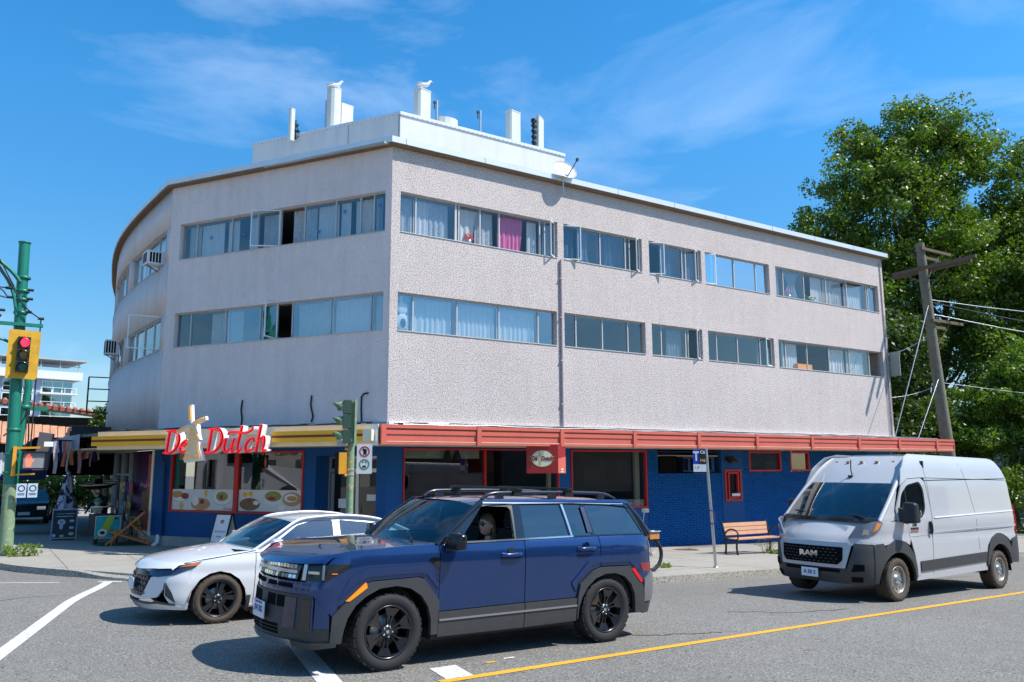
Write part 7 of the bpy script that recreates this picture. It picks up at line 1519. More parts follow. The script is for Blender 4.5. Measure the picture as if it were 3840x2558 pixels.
def head(par, c, face, up=(0,0,1), s=1.0, skin=None, hair=None, hairkind='short', glasses=False):
    """head mesh: skull, jaw, nose, ears, eyes, mouth; c centre, face = look direction"""
    skin = skin or M['skin']; f = Vector(face).normalized(); u = Vector(up).normalized(); r = f.cross(u).normalized(); u = r.cross(f); c = Vector(c)
    P = lambda a, b, d: c+r*a*s+f*b*s+u*d*s
    n, k = 32, 26; vs = []
    for i in range(k+1):
        th = math.pi*i/k
        for j in range(n):
            ph = 2*math.pi*j/n; x = math.sin(th)*math.cos(ph); y = math.sin(th)*math.sin(ph); z = math.cos(th)
            X_, Y_, Z_ = x*.074, y*.094, z*.116
            if z < -.1: X_ *= 1+z*.36
            if y > 0:
                sp = math.sin(ph); k2 = sp**3; pr = float(np.interp(z,[-1,-.93,-.80,-.62,-.52,-.44,-.34,-.27,-.17,.02,.12,.30,.6,.85,1],[.035,.066,.086,.080,.090,.092,.088,.094,.094,.090,.087,.096,.086,.058,.0])); Y_ = Y_*(1-k2)+pr*k2
                if abs(math.cos(ph)) < .34: Y_ += .026*max(0,1-abs((z+.19)/.22))*(1-abs(math.cos(ph))/.34)
            vs.append(P(X_,Y_,Z_))
    q = MB(); q.add(vs, [(i*n+j,(i+1)*n+j,(i+1)*n+(j+1)%n,i*n+(j+1)%n) for i in range(k) for j in range(n)], True, raw=True); h = q.build('head', skin, par, fix=True)
    q = MB()
    for sg in (-1,1):
        q.ball(P(sg*.076,-.008,-.012), .017*s, 8, 6, (0.5,1,1.5))
    q.build('ear', skin, h)
    dk = mat('eye_dark',(0.02,0.015,0.012),0.3); q = MB()
    for sg in (-1,1): q.ball(P(sg*.030,.080,.010), .0085*s, 8, 6)
    q.build('eyes', dk, h)
    q = MB(); q.tube([P(-.020,.080,-.056),P(0,.0905,-.054),P(.020,.080,-.056)], .0042*s, 6); q.build('mouth', mat('lips',(0.40,0.13,0.11),0.5), h)
    if hair is not None:
        vs = []; kk = 12 if hairkind == 'short' else 13
        for i in range(kk+1):
            th = math.pi*.60*i/kk
            for j in range(n):
                ph = 2*math.pi*j/n; y = math.sin(ph); front = max(0,y); t2 = th*(1-.42*front**1.5-.22*abs(math.cos(ph))**3) ; x = math.sin(t2)*math.cos(ph); yy = math.sin(t2)*y; z = math.cos(t2)
                e = 1.13+.03*math.sin(5*ph+3*th); vs.append(P(x*.074*e, yy*.094*e-.006, z*.116*e+.004))
        q = MB(); q.add(vs, [(i*n+j,(i+1)*n+j,(i+1)*n+(j+1)%n,i*n+(j+1)%n) for i in range(kk) for j in range(n)], True, raw=True)
        if hairkind == 'long':
            rh = random.Random(3)
            for a in np.linspace(R(196),R(344),22):
                x, y = math.cos(a), math.sin(a); w1 = rh.uniform(-.012,.012); w2 = rh.uniform(-.016,.016); l = rh.uniform(.9,1.12)
                q.tube([P(x*.072,y*.088,.02),P(x*.083+w1,y*.102,-.05*l),P(x*.080-w1,y*.108-.01,-.105*l),P(x*.066+w2,y*.092-.018,-.150*l),P(x*.078-w2,y*.090-.026,-.190*l),P(x*.066+w1,y*.082-.020,-.222*l)],[.017*s,.017*s,.015*s,.015*s,.013*s,.003*s],6)
        q.build('hair', hair, h)
    if glasses:
        q = MB()
        for sg in (-1,1): q.lathe([(0,.004),(.024*s,.003),(.027*s,0),(.024*s,-.003),(0,-.004)], P(sg*.034,.093,.010), (f+r*sg*.35).normalized(), 14); q.tube([P(sg*.054,.092,.016),P(sg*.074,.03,.014),P(sg*.078,-.01,.006)], .0028*s, 5)
        q.tube([P(-.012,.099,.014),P(.012,.099,.014)],.0028*s,5); q.build('sunglasses', TRIM['gloss'], h)
    return h
def hand(par, wrist, direc, palm, m, s=1.0, curl=0.9, thumbside=1):
    """palm and five bent fingers closing round what is held"""
    d = Vector(direc).normalized(); n = Vector(palm).normalized(); n = (n-d*n.dot(d)).normalized(); t = d.cross(n)*thumbside; w = Vector(wrist)
    V = [w, w+d*.045*s, w+d*.085*s]; E_ = [(0,1),(1,2)]; Rr = [(.022*s,.017*s),(.030*s,.015*s),(.032*s,.013*s)]
    for i, (off, ln) in enumerate(((-.028,.070),(-.0095,.080),(.0095,.075),(.027,.060))):
        b = w+d*.075*s+t*(-off)*s; p = b; a = 0.25*curl; V.append(p); E_.append((2,len(V)-1)); Rr.append((.0095*s,.0095*s))
        for k in range(3):
            a += .62*curl; p = p+(d*math.cos(a)+n*math.sin(a))*ln*s*(.42,.33,.25)[k]; V.append(p); E_.append((len(V)-2,len(V)-1)); Rr.append((.0088*s-.0008*k*s,.0088*s-.0008*k*s))
    b = w+d*.028*s+t*.022*s; V.append(b); E_.append((1,len(V)-1)); Rr.append((.013*s,.012*s)); V.append(b+t*.026*s+d*.022*s+n*.014*s); E_.append((len(V)-2,len(V)-1)); Rr.append((.0105*s,.0105*s)); V.append(V[-1]+d*.018*s+n*.026*s); E_.append((len(V)-2,len(V)-1)); Rr.append((.009*s,.009*s))
    return skin_body('hand', V, E_, Rr, m, par, 0, 1)
def seated(label, car, x, y, z, shirt, skin=None, hair=None, hairkind='short', glasses=False, s=1.0, lookz=0.05, wheel=None, sleeveless=False, looky=0.0):
    """driver facing -x in the car frame; z = seat cushion height"""
    t = thing('person', label, 'person'); Mx = car.matrix_basis; t.matrix_basis = Mx
    skin = skin or M['skin']; C = lambda a,b,c: Vector((x+a*s, y+b*s, z+c*s))
    V = [C(0,0,.10),C(-.02,0,.24),C(.01,0,.38),C(.035,0,.50),C(.03,0,.555),C(.02,0,.60),C(.01,0,.66)]; E_ = [(0,1),(1,2),(2,3),(3,4),(4,5),(5,6)]
    Rr = [(.13*s,.16*s),(.10*s,.14*s),(.11*s,.155*s),(.095*s,.165*s),(.060*s,.075*s),(.047*s,.047*s),(.045*s,.045*s)]
    for sg in (-1,1):      # legs
        i = len(V); V += [C(-.02,sg*.10,.07),C(-.42,sg*.13,.10),C(-.62,sg*.12,-.28),C(-.74,sg*.12,-.33)]; E_ += [(0,i),(i,i+1),(i+1,i+2),(i+2,i+3)]; Rr += [.085*s,.065*s,.045*s,.038*s]
    hands = []
    for sg in (-1,1):      # arms
        sh = C(.03,sg*.175,.475); el = C(-.12,sg*.22,.25); wr = C(-.34,sg*.15,.34) if wheel is None else Vector(wheel)+Vector((.085*s,sg*.165,-.01))
        i = len(V); V += [sh, sh.lerp(el,.5)+Vector((.01,0,0)), el, el.lerp(wr,.5), wr]; E_ += [(3,i),(i,i+1),(i+1,i+2),(i+2,i+3),(i+3,i+4)]; Rr += [.058*s,.046*s,.038*s,.034*s,.023*s]; hands.append((wr,el,sg))
    body = skin_body('body', V, E_, Rr, skin, t, 0, 2)
    # clothing shell: torso and upper arms
    V2 = [C(0,0,.06),C(-.02,0,.24),C(.01,0,.38),C(.035,0,.485),C(.03,0,.53)]; E2 = [(0,1),(1,2),(2,3),(3,4)]; R2 = [(.145*s,.175*s),(.113*s,.155*s),(.122*s,.168*s),(.108*s,.175*s),(.070*s,.085*s)]
    if not sleeveless:
        for sg in (-1,1):
            sh = C(.03,sg*.175,.475); el = C(-.12,sg*.22,.25); i = len(V2); V2 += [sh, sh.lerp(el,.75)]; E2 += [(3,i),(i,i+1)]; R2 += [.066*s,.056*s]
    skin_body('shirt', V2, E2, R2, shirt, t, 0, 2)
    for (wr,el,sg) in hands: hand(t, wr, (wr-el).normalized()*.6+Vector((-.8,0,.25)), (-.2,-sg*.9,-.3), skin, s, 1.0, -sg)
    head(t, C(-.005,0,.775), (-1,looky,lookz), (0.05,0,1), s*.98, skin, hair, hairkind, glasses)
    return t
HB = mat('hair_blonde_brown',(0.16,0.10,0.05),0.6,noise=[(30,0.5),(9,0.3)]); HG = mat('hair_grey',(0.30,0.28,0.26),0.7,noise=(20,0.3)); HD = mat('hair_dark',(0.03,0.022,0.016),0.6)
PAT = mat('navy_pattern_top',(0.012,0.03,0.16),0.7,speck=[(45,0.56,(0.35,0.45,0.80),0.04)])
seated('woman in dark sunglasses and a patterned blue top driving the blue SUV', suv, 1.44, -.46, .575, PAT, hair=HB, hairkind='long', glasses=True, s=.98, wheel=(1.08,-.44,1.06), sleeveless=True, lookz=.06, looky=-.12)
seated('dim driver in a pale blue shirt behind the glass of the white sedan', sed, 1.20, -.36, .34, mat('shirt_paleblue',(0.25,0.45,0.60),0.8), hair=HD, s=.90, wheel=(.98,-.36,.86))
seated('driver in a blue shirt half hidden behind the white van mirror', van, .56, -.50, .86, mat('shirt_royal',(0.02,0.06,0.45),0.8), hair=HD, s=.95, wheel=(.28,-.48,1.30))
def standing(label, x, y, z, rz, shirt, pants, hair=None, skin=None, s=1.0, arms='down', glasses=False, name='person', cat='person', hairkind='short'):
    t = thing(name, label, cat, (x,y,z), rz); skin = skin or M['skin']; C = lambda a,b,c: Vector((a*s,b*s,c*s))     # faces +x
    V = [C(0,0,.93),C(0,0,1.10),C(.0,0,1.26),C(-.01,0,1.40),C(-.01,0,1.46),C(0,0,1.52),C(.01,0,1.57)]; E_ = [(0,1),(1,2),(2,3),(3,4),(4,5),(5,6)]; Rr = [(.12*s,.16*s),(.10*s,.14*s),(.11*s,.16*s),(.09*s,.165*s),(.06*s,.075*s),(.048*s,.048*s),(.046*s,.046*s)]
    for sg in (-1,1):
        i = len(V); V += [C(0,sg*.09,.86),C(.02,sg*.11,.48),C(-.02,sg*.11,.10),C(.12,sg*.13,.035)]; E_ += [(0,i),(i,i+1),(i+1,i+2),(i+2,i+3)]; Rr += [.085*s,.056*s,.038*s,.035*s]
    wr_ = []
    for sg in (-1,1):
        sh = C(-.01,sg*.185,1.38); el = C(-.03,sg*.24,1.10); wr = C(.12,sg*.22,.88) if arms == 'down' else C(.26,sg*.12,1.12); i = len(V); V += [sh,sh.lerp(el,.5),el,el.lerp(wr,.5),wr]; E_ += [(3,i),(i,i+1),(i+1,i+2),(i+2,i+3),(i+3,i+4)]; Rr += [.056*s,.045*s,.037*s,.033*s,.023*s]; wr_.append((wr,el,sg))
    skin_body('body', V, E_, Rr, skin, t, 0, 2)
    V2 = [C(0,0,.92),C(0,0,1.10),C(0,0,1.26),C(-.01,0,1.395),C(-.01,0,1.44)]; E2 = [(0,1),(1,2),(2,3),(3,4)]; R2 = [(.14*s,.18*s),(.115*s,.158*s),(.122*s,.172*s),(.105*s,.178*s),(.07*s,.085*s)]
    for sg in (-1,1):
        sh = C(-.01,sg*.185,1.375); el = C(-.03,sg*.235,1.12); i = len(V2); V2 += [sh,el]; E2 += [(3,i),(i,i+1)]; R2 += [.066*s,.056*s]
    skin_body('shirt', V2, E2, R2, shirt, t, 0, 2)
    V3 = [C(0,0,.93)]; E3 = []; R3 = [(.14*s,.17*s)]
    for sg in (-1,1): i = len(V3); V3 += [C(0,sg*.09,.84),C(.02,sg*.11,.48),C(-.01,sg*.11,.12)]; E3 += [(0,i),(i,i+1),(i+1,i+2)]; R3 += [.098*s,.072*s,.058*s]
    skin_body('trousers', V3, E3, R3, pants, t, 0, 2)
    for (wr,el,sg) in wr_: hand(t, wr, (wr-el), (0,-sg,-.2), skin, s, .5, -sg)
    head(t, C(.015,0,1.66), (1,0,-.03), (0,0,1), s, skin, hair, hairkind, glasses)
    return t
d_ = FC.p(3.52,-1.3,0); standing('person in a royal blue shirt standing inside the restaurant, back to the window', d_.x, d_.y, -.42, R(40), mat('shirt_royal',(0.02,0.06,0.45),0.8), mat('jeans',(0.03,0.04,0.07),0.9), HD, s=.93)
d_ = FC.p(2.84,-1.0,0); standing('grey haired man in a teal shirt at the right edge of the restaurant window', d_.x, d_.y, -.42, R(160), mat('shirt_teal',(0.02,0.22,0.22),0.8), mat('jeans',(0.03,0.04,0.07),0.9), HG, s=.88)
# ------------------------------------------------------------------ trees and plants
def leafmat(name, c0, c1, trans=0.35):
    m = bpy.data.materials.new(name); m.use_nodes = True; t = m.node_tree; N = t.nodes; K = t.links; b = N['Principled BSDF']; o = [n for n in N if n.type == 'OUTPUT_MATERIAL'][0]
    gi = N.new('ShaderNodeNewGeometry'); ra = N.new('ShaderNodeValToRGB'); ra.color_ramp.elements[0].color = (*c0,1); ra.color_ramp.elements[1].color = (*c1,1)
    K.new(gi.outputs['Random Per Island'], ra.inputs[0]); K.new(ra.outputs[0], b.inputs['Base Color']); b.inputs['Roughness'].default_value = 0.45
    tl = N.new('ShaderNodeBsdfTranslucent'); mu = N.new('ShaderNodeMixRGB'); mu.blend_type = 'MULTIPLY'; mu.inputs[0].default_value = 1; mu.inputs[2].default_value = (1.5,1.7,0.5,1); K.new(ra.outputs[0], mu.inputs[1]); K.new(mu.outputs[0], tl.inputs[0])
    mi = N.new('ShaderNodeMixShader'); mi.inputs[0].default_value = trans; K.new(b.outputs[0], mi.inputs[1]); K.new(tl.outputs[0], mi.inputs[2]); K.new(mi.outputs[0], o.inputs[0]); return m
LF = dict(big=leafmat('leaf_maple',(0.055,0.105,0.008),(0.15,0.23,0.02)), lime=leafmat('leaf_lime',(0.06,0.12,0.008),(0.16,0.25,0.02)), dark=leafmat('leaf_dark',(0.03,0.06,0.008),(0.09,0.14,0.02)), weed=leafmat('leaf_weed',(0.10,0.17,0.02),(0.22,0.30,0.05)))
BARK = mat('bark',(0.12,0.09,0.06),0.95,noise=[(3,0.3),(12,0.2)],bump=(12,0.6,0.03))
def leaves_mesh(name, centres, radii, per, size, m, seed, parent=None, flat=0.6, squash=(1,1,1), **kw):
    """many small bent leaf faces scattered in clumps"""
    rg = np.random.default_rng(seed); C0 = np.repeat(np.array(centres), per, axis=0); Rr = np.repeat(np.array(radii), per)
    n = len(C0); d = rg.normal(size=(n,3)); d /= np.linalg.norm(d,axis=1,keepdims=True); rr = Rr*rg.uniform(0.35,1.0,n)**0.6; P = C0+d*rr[:,None]*np.array(squash)
    nn = d*0.7+rg.normal(size=(n,3))*0.7+np.array([0,0,0.35]); nn /= np.linalg.norm(nn,axis=1,keepdims=True)
    a = rg.normal(size=(n,3)); a -= nn*np.sum(a*nn,axis=1,keepdims=True); a /= np.linalg.norm(a,axis=1,keepdims=True); b = np.cross(nn,a)
    s = size*rg.uniform(0.6,1.35,n)[:,None]; droop = nn*s*0.18
    v0 = P-a*s*0.55; v1 = P+b*s*flat*0.5-droop*0.2; v2 = P+a*s*0.6-droop; v3 = P-b*s*flat*0.5-droop*0.2
    V = np.stack([v0,v1,v2,v3],axis=1).reshape(-1,3); me = bpy.data.meshes.new(name); me.vertices.add(4*n); me.vertices.foreach_set('co', V.ravel()); me.loops.add(4*n); me.loops.foreach_set('vertex_index', np.arange(4*n)); me.polygons.add(n); me.polygons.foreach_set('loop_start', np.arange(0,4*n,4)); me.polygons.foreach_set('loop_total', np.full(n,4)); me.update(); me.validate(); me.materials.append(m)
    return link(bpy.data.objects.new(name, me), parent, **kw)
def tree(label, x, y, z, trunk_h, blobs, per, leaf, m, seed, rt=0.35, clump=1.0, nclump=60, group=None, cat='tree', name='tree'):
    """blobs: list of (dx,dy,dz,r) crown masses; clumps fill each blob's shell"""
    t = thing(name, label, cat, (x,y,z), 0, group); rg = random.Random(seed); cs = []; rs = []; q = MB()
    q.tube(catmull([(0,0,-.3),(rg.uniform(-.2,.2),rg.uniform(-.2,.2),trunk_h*.5),(rg.uniform(-.4,.4),rg.uniform(-.4,.4),trunk_h)],4),[rt*(1-.035*k) for k in range(9)],10)
    tot = sum(b[3]**2 for b in blobs)
    for (dx,dy,dz,r) in blobs:
        q.tube(catmull([(0,0,trunk_h*.75),(dx*.45+rg.uniform(-.5,.5),dy*.45,(trunk_h+dz)*.5),(dx*.8,dy*.8,dz-r*.1),(dx,dy,dz+r*.5)],4),[max(.02,rt*.5*(1-.078*k)) for k in range(13)],7)
        k = max(6,int(nclump*r*r/tot))
        for i in range(k):
            d = Vector((rg.gauss(0,1),rg.gauss(0,1),rg.gauss(0,1))).normalized(); rad = r*rg.uniform(.45,1.06)
            if d.z < -.3 and rg.random() < .5: d.z *= -.5
            p = Vector((dx,dy,dz))+d*rad; cs.append(tuple(p)); rs.append(clump*rg.uniform(.6,1.25))
            if i % 4 == 0: q.tube([(dx+d.x*r*.2,dy+d.y*r*.2,dz+d.z*r*.2),tuple(p)],[.05*rt/.35+.01,.012],5)
    q.build('trunk', BARK, t); leaves_mesh('crown', cs, rs, per, leaf, m, seed, t, squash=(1,1,.75)); return t
def zt(y): return plane_z(40,y)
tree('huge broadleaf street tree towering behind the right end of the building', 53.5, 30.5, -1.6, 6, [(0,0,16.0,6.4),(-3.4,1.6,15.5,4.4),(-1.5,.5,21.5,5.2),(1.8,-1,25.2,3.9),(4.8,-2.0,24.2,3.9),(5.0,-2.0,17.5,6.0),(-5.4,2.6,19.0,2.6),(2.5,-2,10.5,5.2),(-4.6,2.4,10.5,3.8),(-2.6,1.2,25.0,2.6),(.8,-1,27.6,2.2)], 150, 0.235, LF['big'], 21, .55, 1.05, 960)
tree('second tall tree crown at the right edge of the frame behind the wires', 61.5, 25.0, -1.8, 6, [(0,0,13.5,6.2),(0.8,0,20.0,5.2),(2.8,-1.4,25.4,4.2),(4.2,-3.4,16,6.0),(-2.6,-.5,8.5,5.0),(4.2,-3,22.5,4.6)], 130, 0.24, LF['big'], 22, .5, 1.1, 660)
tree('dark lower tree filling the gap between the building end and the pole', 47.0, 30.5, -1.5, 4, [(0,0,6.5,4.0),(-2.5,1.6,4.0,3.2),(2.8,-1.4,4.5,3.6),(-3.5,2.6,9.5,3.0),(1.0,0,10.5,3.0),(-4.8,3.0,6.0,2.4)], 120, 0.21, LF['dark'], 28, .35, .95, 480)
tree('lighter green bushy tree right of the utility pole', 44.5, 21.0, -1.4, 3, [(0,0,5.6,2.7),(-1.8,1.2,4.0,2.2),(2.4,-1.6,4.6,3.0),(0.4,-.6,7.4,1.9),(5.0,-3.4,3.8,3.0),(3.0,-2,7.0,2.0)], 130, 0.16, LF['lime'], 23, .25, .62, 520)
tree('dense green bush under the trees at the right edge behind the van', 41.8, 17.0, -1.4, 1.5, [(0,0,1.6,1.7),(1.6,-1.2,1.9,1.9),(3.4,-2.6,2.2,2.1),(-1.6,1.6,1.5,1.6),(-.5,.3,3.0,1.5)], 110, 0.13, LF['lime'], 24, .15, .5, 330)
tree('dark shrub tree between the building end and the utility pole', 41.0, 24.5, -1.4, 3, [(0,0,4.6,2.6),(-1.6,1.6,7.2,2.3),(1.2,-.8,2.2,2.2),(-2.4,2.2,3.4,2.2),(0,0,9.2,2.0)], 85, 0.22, LF['dark'], 25, .25, .7, 330)
tree('small leafy tree glimpsed left of the curved wall', 5.9, 54.0, 0.6, 2.2, [(0,0,3.9,1.0),(-.7,.2,2.9,.8),(.7,0,4.6,.8),(.6,0,3.0,.9)], 60, 0.19, LF['dark'], 26, .14, .40, 190)
tree('little yellow green shrub in front of the brick building roof', 4.0, 50.0, -1.2, 1.4, [(0,0,3.2,.7),(-1.0,0,2.9,.55),(.9,0,3.0,.6)], 60, 0.13, LF['lime'], 27, .08, .28, 70, cat='shrub', name='shrub')
# sunlit hedge beyond the shaded arcade, one planted row
q = [( -0.6+0.42*i+random.uniform(-.1,.1), 44.5+random.uniform(-.3,.3), -1.0+random.uniform(.9,2.35)) for i in range(14) for _ in range(9)]
h = leaves_mesh('hedge', q, [.42]*len(q), 100, 0.12, LF['lime'], 31); h['label'] = 'sunlit green hedge seen under the dark awnings on the left'; h['category'] = 'hedge'
# weeds
def weed(label, x, y, r, n, m, seed, zz=.0, sz=.07, h_=.25):
    t = thing('weed', label, 'weed', (x,y,walk_z(x,y)+zz)); rg = random.Random(seed); cs = [(rg.uniform(-r,r),rg.uniform(-r,r)*.6,rg.uniform(.02,h_)) for _ in range(n)]
    leaves_mesh('leaves', cs, [.05]*n, 7, sz, m, seed, t, flat=.5); q = MB()
    for c in cs[::2]: q.tube([(c[0]*.4,c[1]*.4,-.01),c],[.006,.003],4)
    q.build('stem', LF['weed'], t); return t
weed('patch of green weeds at the foot of the green trolley pole', .85, 23.0, .38, 60, LF['weed'], 41, h_=.28, sz=.07)
weed('dry seeding weed growing under the park bench', 18.8, 15.7, .30, 40, leafmat('leaf_dry',(0.25,0.25,0.16),(0.45,0.44,0.32)), 42, h_=.42, sz=.035)
weed('low bright green weed beside the park bench feet', 19.0, 15.45, .22, 26, LF['weed'], 43, h_=.07, sz=.09)
weed('tuft of grass in a sidewalk joint left of the bus stop post', 13.2, 13.9, .22, 16, LF['weed'], 44, h_=.05, sz=.07)
# ------------------------------------------------------------------ background buildings on the left
TW = mat('tower_white',(0.66,0.67,0.68),0.6,noise=(.3,.05)); TB = mat('tower_bluegrey',(0.30,0.40,0.52),0.5)
tg = glass('tower_glass',(0.04,0.13,0.19),0.34,gcol=(0.55,0.85,0.95))
tw = thing('high_rise', 'white high rise with blue glazing and balconies rising behind the red light', 'building', (0,0,0))
TX, TY = 1.5, 150.0        # right hand corner near x=11.2
FT = Fr((11.3,150,0),(-0.98,-0.20),(0.20,-0.98))
PH = 16.1
q = MB(FT); q.box(0.8,32,-14,0,-4,PH); q.build('core', TB, tw)
q = MB(FT); q.box(-.3,32,-14.3,1.1,PH,PH+1.3); q.build('parapet', TW, tw)
q = MB(FT); q.box(-.9,32,-10,1.3,PH+3.1,PH+3.3)
for i in range(12): q.box(.2+i*2.8,.35+i*2.8,.6,.75,PH+1.3,PH+3.1)
q.box(0,32,.55,.65,PH+2.2,PH+2.3); q.build('roof_pergola', mat('pergola',(0.40,0.42,0.42),0.7), tw)
for fl in range(8):
    z = PH-2.3*(fl+1)
    for (a,b,bal) in ((0.9,5.3,True),(6.6,10.8,False),(12.2,16.0,False),(18.0,23.0,True),(24.5,29,True)):
        q = MB(FT); q.box(a,b,.02,.10,z+.10,z+.2); q.box(a,b,.02,.10,z+2.0,z+2.1)
        for k in range(4): u = a+(b-a)*k/3; q.box(u-.07,u+.07,.02,.10,z+.2,z+2.0)
        if not bal: q.box(a,b,.02,.10,z+.85,z+.95)
        wn_ = q.build('window', TW, tw); q = MB(FT); q.quad((a,.05,z+.15),(b,.05,z+.15),(b,.05,z+2.05),(a,.05,z+2.05)); q.build('pane', tg, wn_)
        if bal:
            q = MB(FT); q.box(a-.5,b+.6,.0,1.5,z-.18,z+.06); bo = q.build('balcony', TW, tw); q = MB(FT); q.box(a-.4,b+.5,1.38,1.42,z+.85,z+.93)
            for k in range(4): u = a-.35+(b-a+.8)*k/3; q.box(u-.05,u+.05,1.38,1.42,z+.06,z+.85)
            q.build('railing', TW, bo)
# tiled commercial building with red roof edge
TIL = mat('roof_tile_red',(0.42,0.13,0.07),0.8,noise=[(1.5,0.2),(8,0.15)]); TILL = mat('wall_tile_orange',(0.55,0.27,0.16),0.8,noise=[(1.2,0.2),(6,0.15)])
tb = thing('tiled_roof_building', 'low building with terracotta tiled awning and dark eaves behind the green poles', 'building', (0,0,0))
FBt = Fr((7.6,60,0),(-1,-0.0),(0,-1))
q = MB(FBt); q.box(-1,16,-10,-1.5,-2,5.2); q.build('wall', mat('bg_dark',(0.05,0.05,0.05),0.9), tb)
q = MB(FBt)
for a,b in ((2.4,3.0),(4.6,5.2),(6.6,7.2)): q.box(a-.35,b+.35,-1.45,-1.40,3.9,4.7)
q.build('window', mat('bg_window',(0.10,0.12,0.13),0.2), tb)
def roofz_(u): return 5.25+0.115*max(0,u)
q = MB(FBt); q.hexa([(0.6,-1.5,roofz_(0)),(16,-1.5,roofz_(16)),(16,.6,roofz_(16)-.3),(0.6,.6,roofz_(0)-.3),(0.6,-1.5,roofz_(0)+.22),(16,-1.5,roofz_(16)+.22),(16,.6,roofz_(16)-.1),(0.6,.6,roofz_(0)-.1)]); q.build('eave', mat('bg_eave',(0.03,0.028,0.026),0.9), tb)
tm_ = MB(FBt); tm_.lathe([(.10,0),(.10,.5)],(0,0,0),(0,-1,0),8,a0=-math.pi/2,a1=math.pi/2)
for i in range(38):
    u = .7+i*.40; q = MB(FBt); P0_ = FBt.p(u,.62,roofz_(u)-.12); P1_ = FBt.p(u,-.6,roofz_(u)+.10); q.tube([P0_,P1_],.15,8,raw=True); q.build('tile', TIL, tb)
# lower sloping tiled awning
for i in range(34):
    u = 1.0+i*.44
    q = MB(FBt); z1 = 4.15+.075*u; q.hexa([(u,1.5,z1-1.35),(u+.40,1.5,z1-1.32),(u+.40,.2,z1),(u,.2,z1),(u,1.5,z1-1.27),(u+.40,1.5,z1-1.24),(u+.40,.2,z1+.08),(u,.2,z1+.08)])
    q.build('awning_tile', TILL, tb)
q = MB(FBt)
for (a,b) in ((1.2,2.0),(3.0,3.6),(4.4,5.4),(6.2,9.0)): q.box(a,b,.9,.95,1.3,2.75)
q.build('window', mat('bg_shop_glass',(0.45,0.52,0.52),0.4,noise=(3,.2)), tb)
q = MB(FBt)
for a in (1.1,2.1,2.9,3.7,4.3,5.5,6.1,7.0,8.0,9.1): q.box(a-.05,a+.05,.9,1.0,-1,2.8)
for a in (4.55,4.75,4.95,5.15): q.box(a,a+.09,.96,1.0,1.35,2.6)
q.build('post', TW, tb)
q = MB(FBt); q.box(.8,16,-.6,.9,-2.2,1.3); q.build('shop_base', mat('bg_dark',(0.05,0.05,0.05),0.9), tb)
# parked cars in the shade along the side street
def parked(label, x, y, rz, col, s=1.0):
    t = thing('parked_car', label, 'car', (x,y,road_z(x,y)), rz, 'cars parked along the shaded side street'); pm = mat('parked_'+col[0], col[1], 0.25, metal=.3, coat=1)
    q = MB(); pf = [(-2.1,.35),(-2.15,.75),(-1.95,.92),(-1.0,1.0),(1.9,1.02),(2.15,.9),(2.2,.4)]; q.prism(pf, -.86, .86, lambda a,b,d: (a,d,b)); q.build('body', pm, t, fix=True)
    q = MB(); pf = [(-1.1,.98),(-.45,1.42),(1.2,1.46),(1.95,1.0)]; n = len(pf); vs = [(a,-.84,b) if b < 1.1 else (a,-.66,b) for a,b in pf]+[(a,.84,b) if b < 1.1 else (a,.66,b) for a,b in pf]; q.add(vs,[(3,2,1,0),(4,5,6,7),(0,1,5,4),(1,2,6,5),(2,3,7,6)]); q.build('glasshouse', mat('parked_glass',(0.02,0.03,0.04),0.08,coat=1), t, fix=True)
    q = MB(); q.hexa([(-.44,-.66,1.41),(1.2,-.66,1.45),(1.2,.66,1.45),(-.44,.66,1.41),(-.40,-.62,1.46),(1.15,-.62,1.50),(1.15,.62,1.50),(-.40,.62,1.46)]); q.build('roof', pm, t)
    for wx_ in (-1.35,1.35):
        for sg in (-1,1): q = MB(); q.lathe([(0,0),(.32,0),(.33,-.2),(0,-.2)],(wx_,sg*.88,.33),(0,sg,0),18); q.build('wheel', M['rubber'], t)
    for sg in (-1,1): q = MB(); q.box(-2.17,-2.12,sg*.62-.16,sg*.62+.16,.66,.80); q.build('headlight', M['chrome'], t)
    q = MB(); q.box(-2.18,-2.14,-.22,.22,.45,.58); q.build('licence_plate', TRIM['plate'], t)
parked('dark blue car parked in shade, nearest to the green trolley pole', -.55, 40.5, R(78), ('navy',(0.01,0.02,0.06)))
parked('black car parked in shade behind the leaning umbrella', 1.6, 41.8, R(84), ('black',(0.01,0.01,0.012)))
parked('grey blue car at the left frame edge in the shaded side street', -2.6, 33.0, R(80), ('slate',(0.03,0.05,0.09)))
# small neighbouring blocks behind and right, beyond the trees
def block(label, x0, x1, y0, y1, h, m, rows, cols):
    t = thing('distant_building', label, 'building', (0,0,0)); q = MB(); zb = -3; q.box(x0,x1,y0,y1,zb,h); q.build('wall', m, t)
    q = MB(); q.box(x0-.2,x1+.2,y0-.2,y1+.2,h,h+.3); q.build('parapet', TW, t)
    for r_ in range(rows):
        for c_ in range(cols):
            a = x0+(x1-x0)*(c_+.2)/cols; b = x0+(x1-x0)*(c_+.8)/cols; z = h-2.7*(r_+1); q = MB(); q.box(a,b,y0-.06,y0-.01,z,z+1.4); q.build('window', mat('bg_window',(0.10,0.12,0.13),0.2), t)
    return t
block('pale low building glimpsed behind the right hand trees', 66, 90, 26, 40, 6, mat('bg_cream',(0.45,0.40,0.33),0.8), 2, 6)
